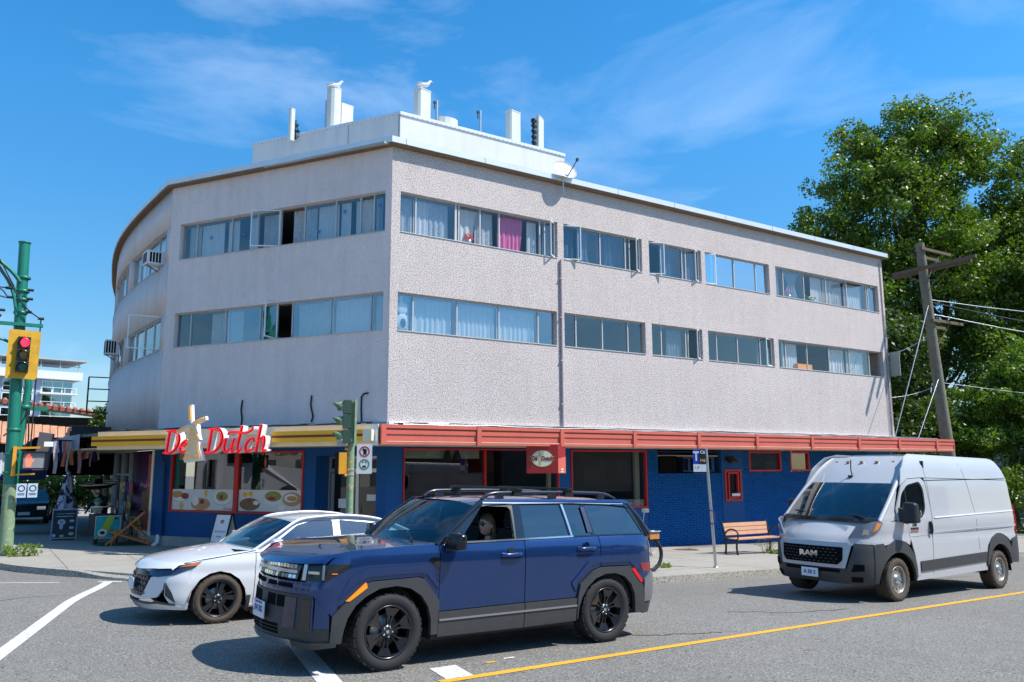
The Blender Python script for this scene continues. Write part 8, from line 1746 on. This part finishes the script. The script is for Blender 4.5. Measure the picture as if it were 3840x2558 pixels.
# ------------------------------------------------------------------ shop under the curved part, street clutter
q = MB(); ribbon(q, 0.05, 2.9, gz0, 2.32, -.05, -.2); pw = q.build('poster_wall', mat('poster_purple',(0.075,0.018,0.10),0.5,noise=[(1.6,0.5),(5,0.3)]), BL)
def cvq(s0, s1, z0, z1, w, name, m, par):
    q = MB(); n = 4; 
    for i in range(n):
        a = cvp(s0+(s1-s0)*i/n, w); b = cvp(s0+(s1-s0)*(i+1)/n, w); q.quad((a.x,a.y,z0),(b.x,b.y,z0),(b.x,b.y,z1),(a.x,a.y,z1))
    return q.build(name, m, par)
cvq(.15,.95,1.1,2.2,-.04,'poster_glow',mat('poster_red',(0.50,0.05,0.07),0.5,noise=[(2.5,0.5)]),pw); cvq(.35,1.5,-.1,1.1,-.04,'poster_figure',mat('poster_ochre',(0.22,0.10,0.05),0.5,noise=[(3,0.6),(9,0.4)]),pw); cvq(.3,1.2,-.2,.5,-.035,'poster_red_patch',mat('poster_red2',(0.36,0.03,0.02),0.5,noise=[(5,0.6)]),pw)
q = MB()
rs_ = random.Random(8)
for k in range(9):
    s = .35+k*.16; a = cvp(s,-.03); q.tube([(a.x,a.y,1.25+.06*math.sin(k)),(a.x-.005,a.y+.05,1.36+.05*math.sin(k*2)),(a.x,a.y+.10,1.24)],.012,4)
q.build('script_lettering', mat('poster_pink',(0.75,0.35,0.45),0.5), pw)
for a_, b_ in ((2.9,3.1),(4.2,4.35),(5.6,5.8),(8.6,8.9)): q = MB(); ribbon(q, a_, b_, gz0, 2.32, .02, -.2); q.build('shop_post', mat('post_grey',(0.36,0.37,0.37),0.7), BL)
q = MB(); ribbon(q, 3.1, 5.6, 1.55, 1.62, .0, -.1); q.build('door_head', mat('post_grey',(0.36,0.37,0.37),0.7), BL)
q = MB(); ribbon(q, 2.9, 18, gz0, 2.32, -1.6, -1.7); q.build('shop_back', M['interior'], BL)
q = MB(); ribbon(q, 5.8, 18, gz0, 0.1, -.02, -.2); q.build('shop_base', mat('shop_base_dark',(0.04,0.045,0.06),0.7), BL)
q = MB(); ribbon(q, 0.02, 1.4, gz0, -.05, .03, -.06); q.build('plinth', M['white'], BL)
SC = [mat('goods_%d'%i, c, 0.7, noise=(14,0.3)) for i, c in enumerate([(0.60,0.10,0.12),(0.05,0.12,0.45),(0.70,0.55,0.08),(0.62,0.62,0.60),(0.08,0.30,0.22),(0.65,0.25,0.35),(0.20,0.06,0.30),(0.55,0.30,0.10),(0.10,0.35,0.55)])]
gl_ = ['red','royal blue','yellow','white','green','pink','purple','orange','sky blue']
# souvenirs hung on the shopfront
spots = [(2.2+.27*i, z, i*5+j*2) for i in range(7) for j, z in enumerate((1.35,.75,.15))]
for i, (s, z, ci) in enumerate(spots):
    a = cvp(s, .10+.05*(i%3)); c = ci % 9; t = thing('souvenir', '%s souvenir in %s row of the shopfront, column %s from the purple poster' % (gl_[c], ('the top','the middle','the bottom')[i%3], ('one','two','three','four','five','six','seven')[i//3]), 'souvenir', (a.x,a.y,z), rs_.uniform(-.3,.3), 'souvenirs hanging on the shopfront')
    q = MB(); h_ = rs_.uniform(.22,.42); w_ = rs_.uniform(.08,.14); q.hexa([(-.02,-w_,-h_),(.02,-w_,-h_),(.02,w_,-h_),(-.02,w_,-h_),(-.02,-w_*.7,0),(.02,-w_*.7,0),(.02,w_*.7,0),(-.02,w_*.7,0)]); q.build('body', SC[c], t)
    q = MB(); q.box(.021,.024,-w_*.5,w_*.5,-h_*.7,-h_*.35); q.box(-.024,-.021,-w_*.5,w_*.5,-h_*.7,-h_*.35); q.build('print', SC[(c+4)%9], t); q = MB(); q.tube([(0,0,0),(0,0,.08)],.006,4); q.build('hook', M['black'], t)
# row of hanging beach towels / swimwear
rl = thing('hanging_rail', 'black rail under the left canopy holding a row of swimwear', 'rail', (0,0,0)); q = MB(); q.tube([(1.55,26.9,2.62),(2.95,28.9,2.62)],.02,6); q.tube([(2.95,28.9,2.62),(3.6,28.9,2.62)],.02,6); q.build('bar', M['black'], rl)
cols = [('white and pink',(0.70,0.60,0.64)),('navy',(0.02,0.04,0.14)),('coral',(0.70,0.22,0.16)),('cream',(0.60,0.50,0.40)),('orange patterned',(0.62,0.25,0.10)),('black',(0.02,0.02,0.02)),('pale pink',(0.68,0.42,0.45)),('floral red',(0.55,0.12,0.14)),('white floral',(0.62,0.58,0.56)),('rose',(0.65,0.25,0.32)),('dark blue',(0.03,0.06,0.2)),('light pink',(0.70,0.50,0.54))]
for i, (nm, c) in enumerate(cols):
    f = i/(len(cols)-1); x = 1.60+1.30*f; y = 26.97+1.85*f; L_ = (.95,.6,.75,.9,.7,.65,.95,.55,.5,.75,.6,.55)[i]
    o = MB(Fr((x,y,2.60),(0.6,0.8),(-0.8,0.6))); vs = []
    for j in range(7):
        for k in range(5): u = -.09+.045*k; tt = j/6; vs.append((u*(1-.55*tt*(i%2)), .02*math.sin(k*1.7+j+i), -L_*tt))
    o.add(vs, [(j*5+k,j*5+k+1,(j+1)*5+k+1,(j+1)*5+k) for j in range(6) for k in range(4)], True)
    ob = o.build('hanging_swimwear', cloth('swim_%d'%i,c,.25,noise=[(16,0.5)])); ob['label'] = '%s piece hanging on the rail left of the striped light box, number-like run of swimwear' % nm if False else '%s swimwear piece hanging in the row left of the yellow light box' % nm; ob['category'] = 'swimwear'; ob['group'] = 'swimwear hanging in a row'
# awnings and dark side panel of the neighbouring shops
aw = thing('awning', 'black and navy shop awnings shading the sidewalk on the left', 'awning', (0,0,0))
q = MB(); q.hexa([(.6,33,1.55),(4.0,33,1.55),(4.0,40,1.75),(.6,40,1.75),(1.3,33.2,2.9),(4.0,33.2,2.9),(4.0,40,2.9),(1.3,40,2.9)]); q.build('canvas', M['blackm'], aw)
q = MB(); q.hexa([(.15,30.4,1.42),(1.6,31.2,1.42),(1.6,32.8,1.42),(.15,32.8,1.42),(.9,30.9,1.95),(1.7,31.2,1.95),(1.7,32.8,1.95),(.9,32.8,1.95)]); q.build('navy_canvas', mat('awning_navy',(0.015,0.03,0.08),0.8), aw)
q = MB(); q.hexa([(1.05,27.0,1.75),(1.45,27.2,1.75),(1.45,27.4,1.75),(1.05,27.2,1.75),(1.15,27.0,2.85),(1.55,27.2,2.80),(1.55,27.4,2.80),(1.15,27.2,2.85)]); q.build('side_panel', mat('panel_slate',(0.07,0.07,0.085),0.7), aw)
q = MB()
for (x,y) in ((3.5,33.2),(3.9,37),(1.0,39.8)): q.tube([(x,y,-1),(x,y,1.7)],.04,6)
q.build('post', M['black'], aw)
ex = thing('rooftop_plant', 'dark ventilation boxes on the canopy roof at the far left', 'equipment', (0,0,0)); q = MB(); q.box(2.2,4.0,31,33,2.85,3.05); q.box(2.4,4.2,33,35,3.1,3.3); q.build('box', M['black'], ex); q = MB(); q.box(2.0,2.6,30,30.6,2.5,2.85); q.box(2.2,2.5,29,29.4,2.4,2.7); q.build('duct', M['steel'], ex)
# closed patterned umbrella on its pole
um = thing('closed_umbrella', 'closed white umbrella with black print standing behind the chalk board', 'umbrella', (2.22,30.2,walk_z(2.2,30.2)))
q = MB(); q.tube([(0,0,0),(0,0,2.2)],.022,8); q.lathe([(.25,0),(.25,.05),(.05,.08)],(0,0,0),(0,0,1),14); q.build('pole', M['black'], um)
q = MB(); vs = []; nr, nc = 9, 20
for j in range(nr):
    tt = j/(nr-1); z = 2.12-1.45*tt; r0 = .06+.30*tt**.9
    for k in range(nc): a = 2*math.pi*k/nc; r = r0*(.80+.34*math.sin(6*a+tt)); vs.append((r*math.cos(a),r*math.sin(a),z+(.10*math.sin(5*a+1) if j == nr-1 else 0)))
q.add(vs,[(j*nc+k,j*nc+(k+1)%nc,(j+1)*nc+(k+1)%nc,(j+1)*nc+k) for j in range(nr-1) for k in range(nc)],True); q.build('canopy', mat('umbrella_cloth',(0.42,0.44,0.58),0.8,speck=[(4.2,0.53,(0.02,0.02,0.03),0.02)]), um)
# chalk A board
def aboard(label, x, y, rz, w, h, face, frame, prints, txt=None, tm=None):
    t = thing('sandwich_board', label, 'sandwich board', (x,y,walk_z(x,y)), rz); d0 = .28
    for sg in (1,-1):
        P = lambda a, b, off=0.0: (sg*(d0*(1-b/h)+.015+off), a*1.0, b)
        q = MB(); q.hexa([P(-w/2,0),P(w/2,0),P(w/2,0,.02),P(-w/2,0,.02),P(-w/2,h),P(w/2,h),P(w/2,h,.02),P(-w/2,h,.02)]); bd = q.build('board', face, t, fix=True)
        q = MB()
        for a0,a1,b0,b1 in ((-w/2-.02,-w/2+.01,0,h+.03),(w/2-.01,w/2+.02,0,h+.03),(-w/2,w/2,h-.01,h+.03),(-w/2,w/2,.06,.09)): q.hexa([P(a0,b0,-.005),P(a1,b0,-.005),P(a1,b0,.03),P(a0,b0,.03),P(a0,b1,-.005),P(a1,b1,-.005),P(a1,b1,.03),P(a0,b1,.03)])
        q.build('frame', frame, bd, fix=True)
        for (a, b, rw, rh, m_) in prints:
            q = MB(); n = 10; q.add([P(sg*a+rw*math.cos(6.283*k/n),b+rh*math.sin(6.283*k/n),.023) for k in range(n)],[tuple(range(n))]); q.build('print', m_, bd)
        if txt:
            for (s_, a, b, sz, m_) in txt: text_at('lettering', s_, sz, Vector(P(sg*a*1.0,b,.025)), (0,sg,0), (-sg*d0/h,0,1), m_, bd, ext=.001)
    return t
ck = mat('chalk_board',(0.012,0.016,0.03),0.6); chw = mat('chalk_white',(0.40,0.46,0.55),0.8); chr_ = mat('chalk_red',(0.45,0.10,0.10),0.8); chg = mat('chalk_green',(0.10,0.35,0.18),0.8); chy = mat('chalk_yellow',(0.55,0.45,0.12),0.8)
aboard('navy chalk sandwich board with drawings standing on the shaded sidewalk', 2.12, 29.0, R(-95), .66, .92, ck, mat('frame_pale',(0.28,0.34,0.42),0.7), [(-.08,.55,.11,.09,chw),(-.08,.42,.05,.09,chw),(-.08,.56,.04,.03,chr_),(.20,.58,.07,.04,chw),(.20,.38,.07,.04,chw),(.20,.20,.08,.05,chy),(-.05,.14,.06,.04,chy),(-.26,.16,.05,.05,chw),(0,.72,.26,.012,chw),(-.1,.80,.14,.012,chg),(.14,.80,.14,.012,chw)])
d_ = FC.p(4.35,.95,0)
aboard('white menu sandwich board with a red badge below the restaurant windows', d_.x, d_.y, math.atan2(-.5476,-.8368), .50, .98, M['white'], M['black'], [(0,.80,.065,.05,M['red'])], [('DE DUTCH',0,.80,.035,M['white']),('$5 PANCAKES',0,.55,.055,M['red']),('COFFEE',0,.42,.05,mat('ink',(0.05,0.06,0.2),.6))])
# cart with a bright poster
ct = thing('poster_cart', 'black cart with a turquoise and lime poster on its front', 'cart', (3.0,27.3,walk_z(3,27.3)), R(-82))
q = MB(); q.box(-.10,.55,-.36,.36,.22,.85); q.build('body', M['black'], ct); q = MB(); q.box(.58,.60,-.34,.34,.18,.80); po = q.build('poster', mat('poster_teal',(0.02,0.42,0.46),0.4,noise=(9,0.25)), ct)
q = MB(); q.add([(.604,-.30,.20),(.604,-.05,.20),(.604,.18,.78),(.604,-.02,.78)],[(0,1,2,3)]); q.build('lime_shape', mat('poster_lime',(0.42,0.55,0.04),0.4), po)
q = MB(); q.add([(.607,-.14+.13*math.cos(6.283*k/14),.33+.11*math.sin(6.283*k/14)) for k in range(14)],[tuple(range(14))]); q.build('badge', M['white'], po); q = MB(); q.add([(.610,-.14+.07*math.cos(6.283*k/14),.33+.05*math.sin(6.283*k/14)) for k in range(14)],[tuple(range(14))]); q.add([(.607,.16,.70),(.607,.27,.70),(.607,.27,.75),(.607,.16,.75)],[(0,1,2,3)]); q.build('badge_print', M['black'], po)
q = MB()
for a0,a1,b0,b1 in ((-.35,-.335,.17,.81),(.335,.35,.17,.81),(-.35,.35,.80,.815),(-.35,.35,.165,.18)): q.box(.60,.603,a0,a1,b0,b1)
q.build('poster_border', M['white'], po)
for sg in (-1,1):
    q = MB(); q.lathe([(0,0),(.15,0),(.16,-.05),(0,-.05)],(.45,sg*.30,.16),(0,sg,0),16); q.build('wheel', M['rubber'], ct)
q = MB(); q.tube([(-.05,-.34,.85),(-.05,-.34,1.05),(-.05,.34,1.05),(-.05,.34,.85)],.02,6); q.build('push_bar', M['chrome'], ct)
# deck chair
dc = thing('deck_chair', 'orange wooden deck chair with grey green canvas beside the downpipe', 'deck chair', (3.55,25.9,walk_z(3.6,26)), R(-15))
ow = mat('deck_wood',(0.55,0.17,0.04),0.6,noise=(9,0.2))
for y in (-.28,.28):
    q = MB(); q.bar((-.55,y,.05),(.42,y,.95),.035,.05); q.build('frame_rail', ow, dc); q = MB(); q.bar((-.50,y*.9,.42),(.62,y*.9,.03),.035,.05); q.build('frame_rail', ow, dc); q = MB(); q.bar((.10,y*.85,.60),(.60,y*.85,.05),.03,.04); q.build('prop', ow, dc); q = MB(); q.bar((-.42,y,.0),(-.30,y,.45),.03,.04); q.build('leg', ow, dc)
q = MB()
for (x,z) in ((-.55,.07),(.42,.95),(-.48,.41),(.60,.05),(.1,.6)): q.bar((x,-.30,z),(x,.30,z),.03,.03)
q.build('crossbar', ow, dc)
q = MB(); P_ = catmull([(-.50,.40),(-.30,.25),(-.05,.30),(.20,.62),(.41,.93)],5); q.add([(x,y,z) for x,z in P_ for y in (-.25,.25)],[(2*k,2*k+1,2*k+3,2*k+2) for k in range(len(P_)-1)],True); q.build('canvas', cloth('deck_canvas',(0.18,0.24,0.21),.3,noise=(12,.15)), dc)
gm = thing('green_mat', 'dark green artificial grass mat under the deck chair', 'mat', (3.45,26.1,walk_z(3.45,26.1)+.004)); q = MB(); q.box(-.75,.65,-.5,.6,0,.02); q.build('turf', mat('turf',(0.01,0.06,0.02),0.95), gm)
# display dummy with a sombrero and a toy on its arm
dm = thing('display_dummy', 'display dummy in a black and cream sombrero leaning over the cart', 'mannequin', (3.05,28.3,walk_z(3,28.3)), R(-130))
tan = mat('dummy_tan',(0.30,0.15,0.09),0.6); cr_ = mat('dummy_cream',(0.48,0.42,0.32),0.8,noise=(20,.3))
skin_body('body', [(0,0,.75),(.02,0,1.0),(.10,0,1.25),(.16,0,1.38),(.20,0,1.46),(.05,.2,1.30),(.28,.26,1.10),(.48,.12,1.00),(.05,-.2,1.30),(.22,-.28,1.05),(.45,-.16,.92),(0,.1,.45),(0,.1,.05),(0,-.1,.45),(0,-.1,.05)], [(0,1),(1,2),(2,3),(3,4),(2,5),(5,6),(6,7),(2,8),(8,9),(9,10),(0,11),(11,12),(0,13),(13,14)], [.15,.14,.13,.06,.06,.06,.045,.035,.06,.045,.035,.08,.06,.08,.06], mat('dummy_black',(0.015,0.015,0.017),0.8), dm, 0, 1)
q = MB(); q.ball((.24,0,1.55),.13,12,8,(1,.9,1.15)); q.build('head', tan, dm)
q = MB(); 
for (a,b,c,r) in ((.34,-.08,1.52,.06),(.34,.08,1.52,.06),(.37,0,1.44,.05),(.28,0,1.40,.07)): q.ball((a,b,c),r,8,6)
q.build('beard', cr_, dm)
q = MB(); q.lathe([(0,.26),(.08,.25),(.12,.16),(.15,.03),(.34,.0),(.50,.05),(.54,.12),(.50,.06),(.34,-.02),(0,-.02)],(.22,0,1.64),(.12,0,1),26); hb = q.build('sombrero', M['blackm'], dm); q = MB(); q.lathe([(.555,.13),(.515,.075),(.46,.045),(.46,.055),(.52,.09)],(.22,0,1.645),(.12,0,1),26); q.build('brim_band', cr_, dm); q = MB(); q.lathe([(.155,.06),(.16,.03),(.14,.10)],(.22,0,1.645),(.12,0,1),20); q.build('hat_band', cr_, dm)
hand(dm, (.46,.12,1.0), (1,-.1,-.2), (0,-.3,-1), tan, 1.15, .7, 1); hand(dm, (.44,-.16,.92), (1,.1,-.2), (0,.3,-1), tan, 1.15, .7, -1)
ty = thing('plush_toy', 'small plush toy with a green cap sitting at the dummy\'s hand', 'toy', (2.86,27.55,walk_z(2.9,27.5)+.85)); q = MB(); q.ball((0,0,.12),.13,10,8,(1,1,1.1)); q.ball((0,0,.34),.10,10,8); q.ball((-.10,-.06,.14),.05,8,6); q.ball((.10,-.06,.14),.05,8,6); q.ball((-.05,-.13,.02),.055,8,6); q.ball((.06,-.13,.02),.055,8,6); q.build('body', cr_, ty)
q = MB(); q.lathe([(0,.10),(.07,.08),(.10,.0),(.15,-.01)],(0,0,.37),(0,-.2,1),14); q.build('cap', mat('cap_green',(0.05,0.28,0.18),.7), ty);
# rental bikes, yellow frame
yb = thing('yellow_bicycle', 'small yellow bicycle parked among the goods of the corner shop', 'bicycle', (3.75,27.6,walk_z(3.8,27.6)), R(-70))
def bicycle(t, fm, tyre=M['rubber'], r=.33, wb=1.05, rims=M['steel'], fat=.02):
    for x in (0,wb):
        q = MB(); n = 28; q.tube([(x+r*math.cos(2*math.pi*k/n),0,r+r*math.sin(2*math.pi*k/n)) for k in range(n+1)],fat,7); wq = q.build('wheel', tyre, t)
        q = MB(); q.tube([(x+(r-.03)*math.cos(2*math.pi*k/n),0,r+(r-.03)*math.sin(2*math.pi*k/n)) for k in range(n+1)],.008,5)
        for k in range(14): a = 2*math.pi*k/14; q.tube([(x,0,r),(x+(r-.03)*math.cos(a),.01*(-1)**k,r+(r-.03)*math.sin(a))],.0025,4)
        q.lathe([(0,-.04),(.03,-.04),(.03,.04),(0,.04)],(x,0,r),(0,1,0),10); q.build('rim', rims, wq)
    q = MB(); bb = (.62*wb,0,.28); st = (.74*wb,0,.72); hd = (.17*wb,0,.74); hd2 = (.13*wb,0,.60)
    for a,b in ((hd,st),(hd2,bb),(st,bb),(bb,(wb,0,r)),(st,(wb,0,r)),(hd2,(0,0,r)),(hd,hd2)): q.tube([a,b],.017,7)
    q.build('frame', fm, t); q = MB(); q.tube([st,(st[0]+.03,0,.90)],.013,6); q.hexa([(st[0]-.12,-.03,.90),(st[0]+.14,-.07,.90),(st[0]+.14,.07,.90),(st[0]-.12,.03,.90),(st[0]-.12,-.03,.94),(st[0]+.14,-.08,.95),(st[0]+.14,.08,.95),(st[0]-.12,.03,.94)]); q.build('saddle', M['black'], t)
    q = MB(); q.tube([hd,(hd[0]+.0,0,.92),(hd[0]-.05,0,.98)],.013,6); q.tube([(hd[0]+.10,-.30,1.0),(hd[0]-.05,-.12,.98),(hd[0]-.05,.12,.98),(hd[0]+.10,.30,1.0)],.012,6); q.build('handlebar', M['black'], t)
    q = MB(); q.lathe([(.06,-.02),(.09,-.02),(.09,.0),(.06,.0)],(bb[0],-.03,bb[2]),(0,1,0),16); q.bar((bb[0],-.08,bb[2]),(bb[0]+.12,-.08,bb[2]-.1),.02,.02); q.bar((bb[0],.08,bb[2]),(bb[0]-.12,.08,bb[2]+.1),.02,.02); q.build('crank', M['steel'], t)
bicycle(yb, mat('bike_yellow',(0.70,0.55,0.02),.4), r=.25, wb=.8)
bk = thing('bicycle', 'fat tyred electric bicycle with a rear rack showing behind the blue SUV', 'bicycle', (11.17,13.3,walk_z(11.2,13.3)), R(2)); bicycle(bk, mat('bike_dark',(0.03,0.03,0.035),.4), r=.33, wb=1.06, fat=.042)
q = MB(); q.box(.80,1.28,-.09,.09,.80,.815); q.tube([(.85,-.09,.80),(1.06,-.05,.34)],.01,5); q.tube([(.85,.09,.80),(1.06,.05,.34)],.01,5)
for y in (-.09,.09): q.tube([(.78,y,.82),(1.30,y,.82)],.012,5)
q.build('rear_rack', M['steel'], bk); q = MB(); q.box(1.0,1.28,-.07,.07,.66,.79); q.build('battery', mat('battery_orange',(0.50,0.22,0.06),.5), bk); q = MB(); q.tube([(.86,.0,.95),(.90,0,1.20),(.84,-.1,1.28)],.012,5); q.box(.80,.92,-.14,-.04,1.24,1.32); q.build('mirror_stalk', M['steel'], bk)
# flowers and objects on the sills
def sill_thing(name, label, cat, fr, u, z, parts):
    t = thing(name, label, cat, fr.p(u,-.22,z))
    for nm, m_, fn in parts: q = MB(); fn(q); q.build(nm, m_, t)
    return t
def flowers(n, r, h, seed):
    def f(q):
        g_ = random.Random(seed)
        for _ in range(n): q.ball((g_.uniform(-r,r),g_.uniform(-.06,.06),h+g_.uniform(-.06,.09)),.035,6,4)
    return f
pot = lambda q: q.lathe([(0,0),(.06,0),(.08,.12),(.075,.12),(0,.10)],(0,0,0),(0,0,1),12)
zz = t0+.04
sill_thing('flower_vase','bunch of red and orange flowers on the top floor sill near the corner','flowers',FR,11.02-8.5,zz,[('vase',M['alu'],pot),('blossom',mat('flower_red',(0.75,0.05,0.08),.6,noise=(12,.3)),flowers(9,.11,.20,1)),('blossom',mat('flower_orange',(0.8,0.25,0.03),.6),flowers(5,.10,.24,2))])
sill_thing('flower_vase','pink flowers on the sill of the rightmost top floor window','flowers',FR,25.1-8.5,zz,[('vase',M['alu'],pot),('blossom',mat('flower_pink',(0.75,0.15,0.35),.6,noise=(12,.3)),flowers(9,.16,.24,3))])
sill_thing('flower_pot','mixed yellow and turquoise pot flowers on the rightmost top floor sill','flowers',FR,26.4-8.5,zz,[('pot',mat('pot_teal',(0.02,0.35,0.38),.5),pot),('blossom',mat('flower_yellow',(0.75,0.55,0.05),.6),flowers(6,.22,.17,4)),('leaf',LF['lime'],flowers(8,.35,.12,5))])
sill_thing('cardboard_box','brown cardboard box standing on the lower sill near the right end','box',FR,25.6-8.5,l0+.04,[('carton',mat('cardboard',(0.55,0.27,0.12),.8),lambda q: q.box(-.35,.5,-.1,.1,0,.19))])
sill_thing('window_figure','white paper snowman decoration in the corner pane of the lower row','decoration',FR,8.98-8.5,l0+.04,[('paper',M['white'],lambda q: (q.ball((0,0,.24),.19,12,8,(1,.2,1.2)), q.ball((0,0,.62),.16,12,8,(1,.2,1.2)), q.ball((0,0,.86),.10,12,8,(1,.2,1)))),('dark_figure',M['black'],lambda q: q.ball((0,-.05,.20),.09,10,8,(.9,.3,1.5))),('globe',mat('globe_teal',(0.02,0.30,0.45),.4),lambda q: q.ball((.08,-.05,.84),.10,10,8,(1,.3,1)))])
for i, (u, z, lb) in enumerate([(.45,8.85,'blue paper snowflake in the top row pane nearest the corner'),(1.6,8.82,'blue snowflake beside the dark gap of the top row'),(2.45,8.35,'blue snowflake low on the white curtain right of the open sash'),(5.15,8.60,'blue snowflake on the narrow white curtain left of the open sash'),(6.45,8.66,'blue snowflake at the left end of the top row')]):
    q = MB(FC); 
    for a in (0,60,120): c,s_ = math.cos(R(a))*.065, math.sin(R(a))*.065; q.tube([(u-c,-.118,z-s_),(u+c,-.118,z+s_)],.014,4)
    o = q.build('paper_snowflake', mat('snowflake_blue',(0.02,0.28,0.62),.5)); o['label'] = lb; o['category'] = 'decoration'; o['group'] = 'blue paper snowflakes in the windows'

# ------------------------------------------------------------------ the other sides of the crossing (seen only as reflections in the glass and paint; cream block added to bounce light)
def opposite(label, x0, x1, y0, y1, h, m, face, n, cat='building'):
    t = thing('opposite_building', label, cat, (0,0,0)); q = MB(); q.box(x0,x1,y0,y1,-3,h); q.build('wall', m, t); q = MB(); q.box(x0-.25,x1+.25,y0-.25,y1+.25,h,h+.35); q.build('parapet', TW, t)
    for k in range(n):
        for z0, z1 in ((.2,2.3),(3.6,5.0)):
            if z1 > h-.5: continue
            q = MB()
            if face == 'y': a = x0+(x1-x0)*(k+.15)/n; b = x0+(x1-x0)*(k+.85)/n; q.box(a,b,y1+.01,y1+.06,z0,z1)
            else: a = y0+(y1-y0)*(k+.15)/n; b = y0+(y1-y0)*(k+.85)/n; q.box(x1+.01,x1+.06,a,b,z0,z1)
            q.build('window', mat('bg_window',(0.10,0.12,0.13),0.2), t)
    return t
opposite('brown brick shops across the road, reflected in the large restaurant windows', 4, 34, -30, -17, 6.2, mat('opp_brown',(0.16,0.085,0.055),0.9,noise=(1,.2)), 'y', 8)
opposite('dark grey low building further along the road, reflected in the shop glass', 35, 70, -32, -17.5, 4.8, mat('opp_grey',(0.14,0.13,0.12),0.9,noise=(1,.2)), 'y', 9)
opposite('pale cream building across the side street, added unseen to bounce sunlight onto the corner', -44, -26, 8, 60, 5.6, mat('opp_cream_bounce',(0.55,0.50,0.43),0.9,noise=(1,.15)), 'x', 12)  # out of view, added pale so its sunlit wall bounces light onto the chamfer
opposite('pale building behind the photographer side of the crossing', -46, -22, -34, -12, 6.0, mat('opp_cream_bounce2',(0.50,0.46,0.40),0.9,noise=(1,.15)), 'y', 6)
tree('leafy street tree across the road, reflected in the upper panes', 24, -14.5, -.7, 3, [(0,0,6.0,2.6),(1.5,.5,4.8,2.0),(-1.6,0,5.0,2.0)], 60, .3, LF['dark'], 61, .22, .8, 150)
tree('leafy street tree at the left side of the crossing, reflected in the curved windows', -19, 33, -.7, 3, [(0,0,7.0,3.0),(1.0,3.5,6.0,2.8),(-1.6,-3,6.0,2.6)], 60, .3, LF['dark'], 62, .25, .9, 170)
rv = copy_tree(van); rv['label'] = 'high roof van with OPEN lettering, reflected in the restaurant window right of the entrance'; rv.location = (15.2,-2.2,-.45); rv.rotation_euler = (0,math.atan(.027),R(2))
text_at('lettering','OPEN',.42,(.75,.735,2.10),(-1,0,0),(0,.25,1),M['offwhite'],rv,ext=.003)
# white semi tractor waiting on the side street
tk = thing('semi_truck', 'white semi truck cab reflected in the left restaurant window', 'truck', (-9.5,25.6,road_z(-9.5,25.6)), R(88))
q = MB(); q.prism([(-3.2,.5),(-3.35,1.1),(-3.1,1.75),(-1.35,1.95),(-1.0,2.0),(-.55,3.05),(-.2,3.2),(1.6,3.35),(1.7,.5)], -1.15, 1.15, lambda a,b,d: (a,d*(.82 if a < -1.2 else 1),b)); q.build('cab', WP, tk, fix=True)
for sg in (-1,1):
    q = MB(); q.prism([(-.85,2.05),(-.45,2.85),(.35,2.9),(.35,2.05)], sg*1.155, sg*1.17, lambda a,b,d: (a,d,b)); q.build('window', TRIM['gloss'], tk, fix=True)
    q = MB(); q.tube([(-.9,sg*1.2,2.0),(-.9,sg*1.45,2.0),(-.9,sg*1.45,2.8)],.03,6); q.box(-.98,-.82,sg*1.45-.12,sg*1.45+.12,2.1,2.75); q.build('mirror', M['black'], tk)
    for x in (-2.3,2.6,3.9): q = MB(); q.lathe([(0,0),(.28,.02),(.50,0),(.52,-.28),(0,-.28)],(x,sg*1.2,.52),(0,sg,0),22); q.build('wheel', M['rubber'], tk)
    q = MB(); q.lathe([(.22,1.0),(.22,2.2)],(1.0,sg*1.25,0),(0,0,1),12); q.build('exhaust_stack', M['chrome'], tk)
    q = MB(); q.box(-3.38,-3.1,sg*.75-.2,sg*.75+.2,1.05,1.3); q.build('headlight', M['chrome'], tk)
q = MB(); q.box(-3.45,-3.3,-1.1,1.1,.35,.75); q.box(-3.36,-3.33,-.45,.45,.9,1.65); q.build('bumper_grille', M['chrome'], tk)
q = MB(); q.box(1.7,5.0,-.45,.45,.55,.85); q.build('chassis', M['black'], tk); q = MB(); q.box(-.7,-.66,-1.0,1.0,2.1,2.9) ; q.build('windscreen', TRIM['gloss'], tk)
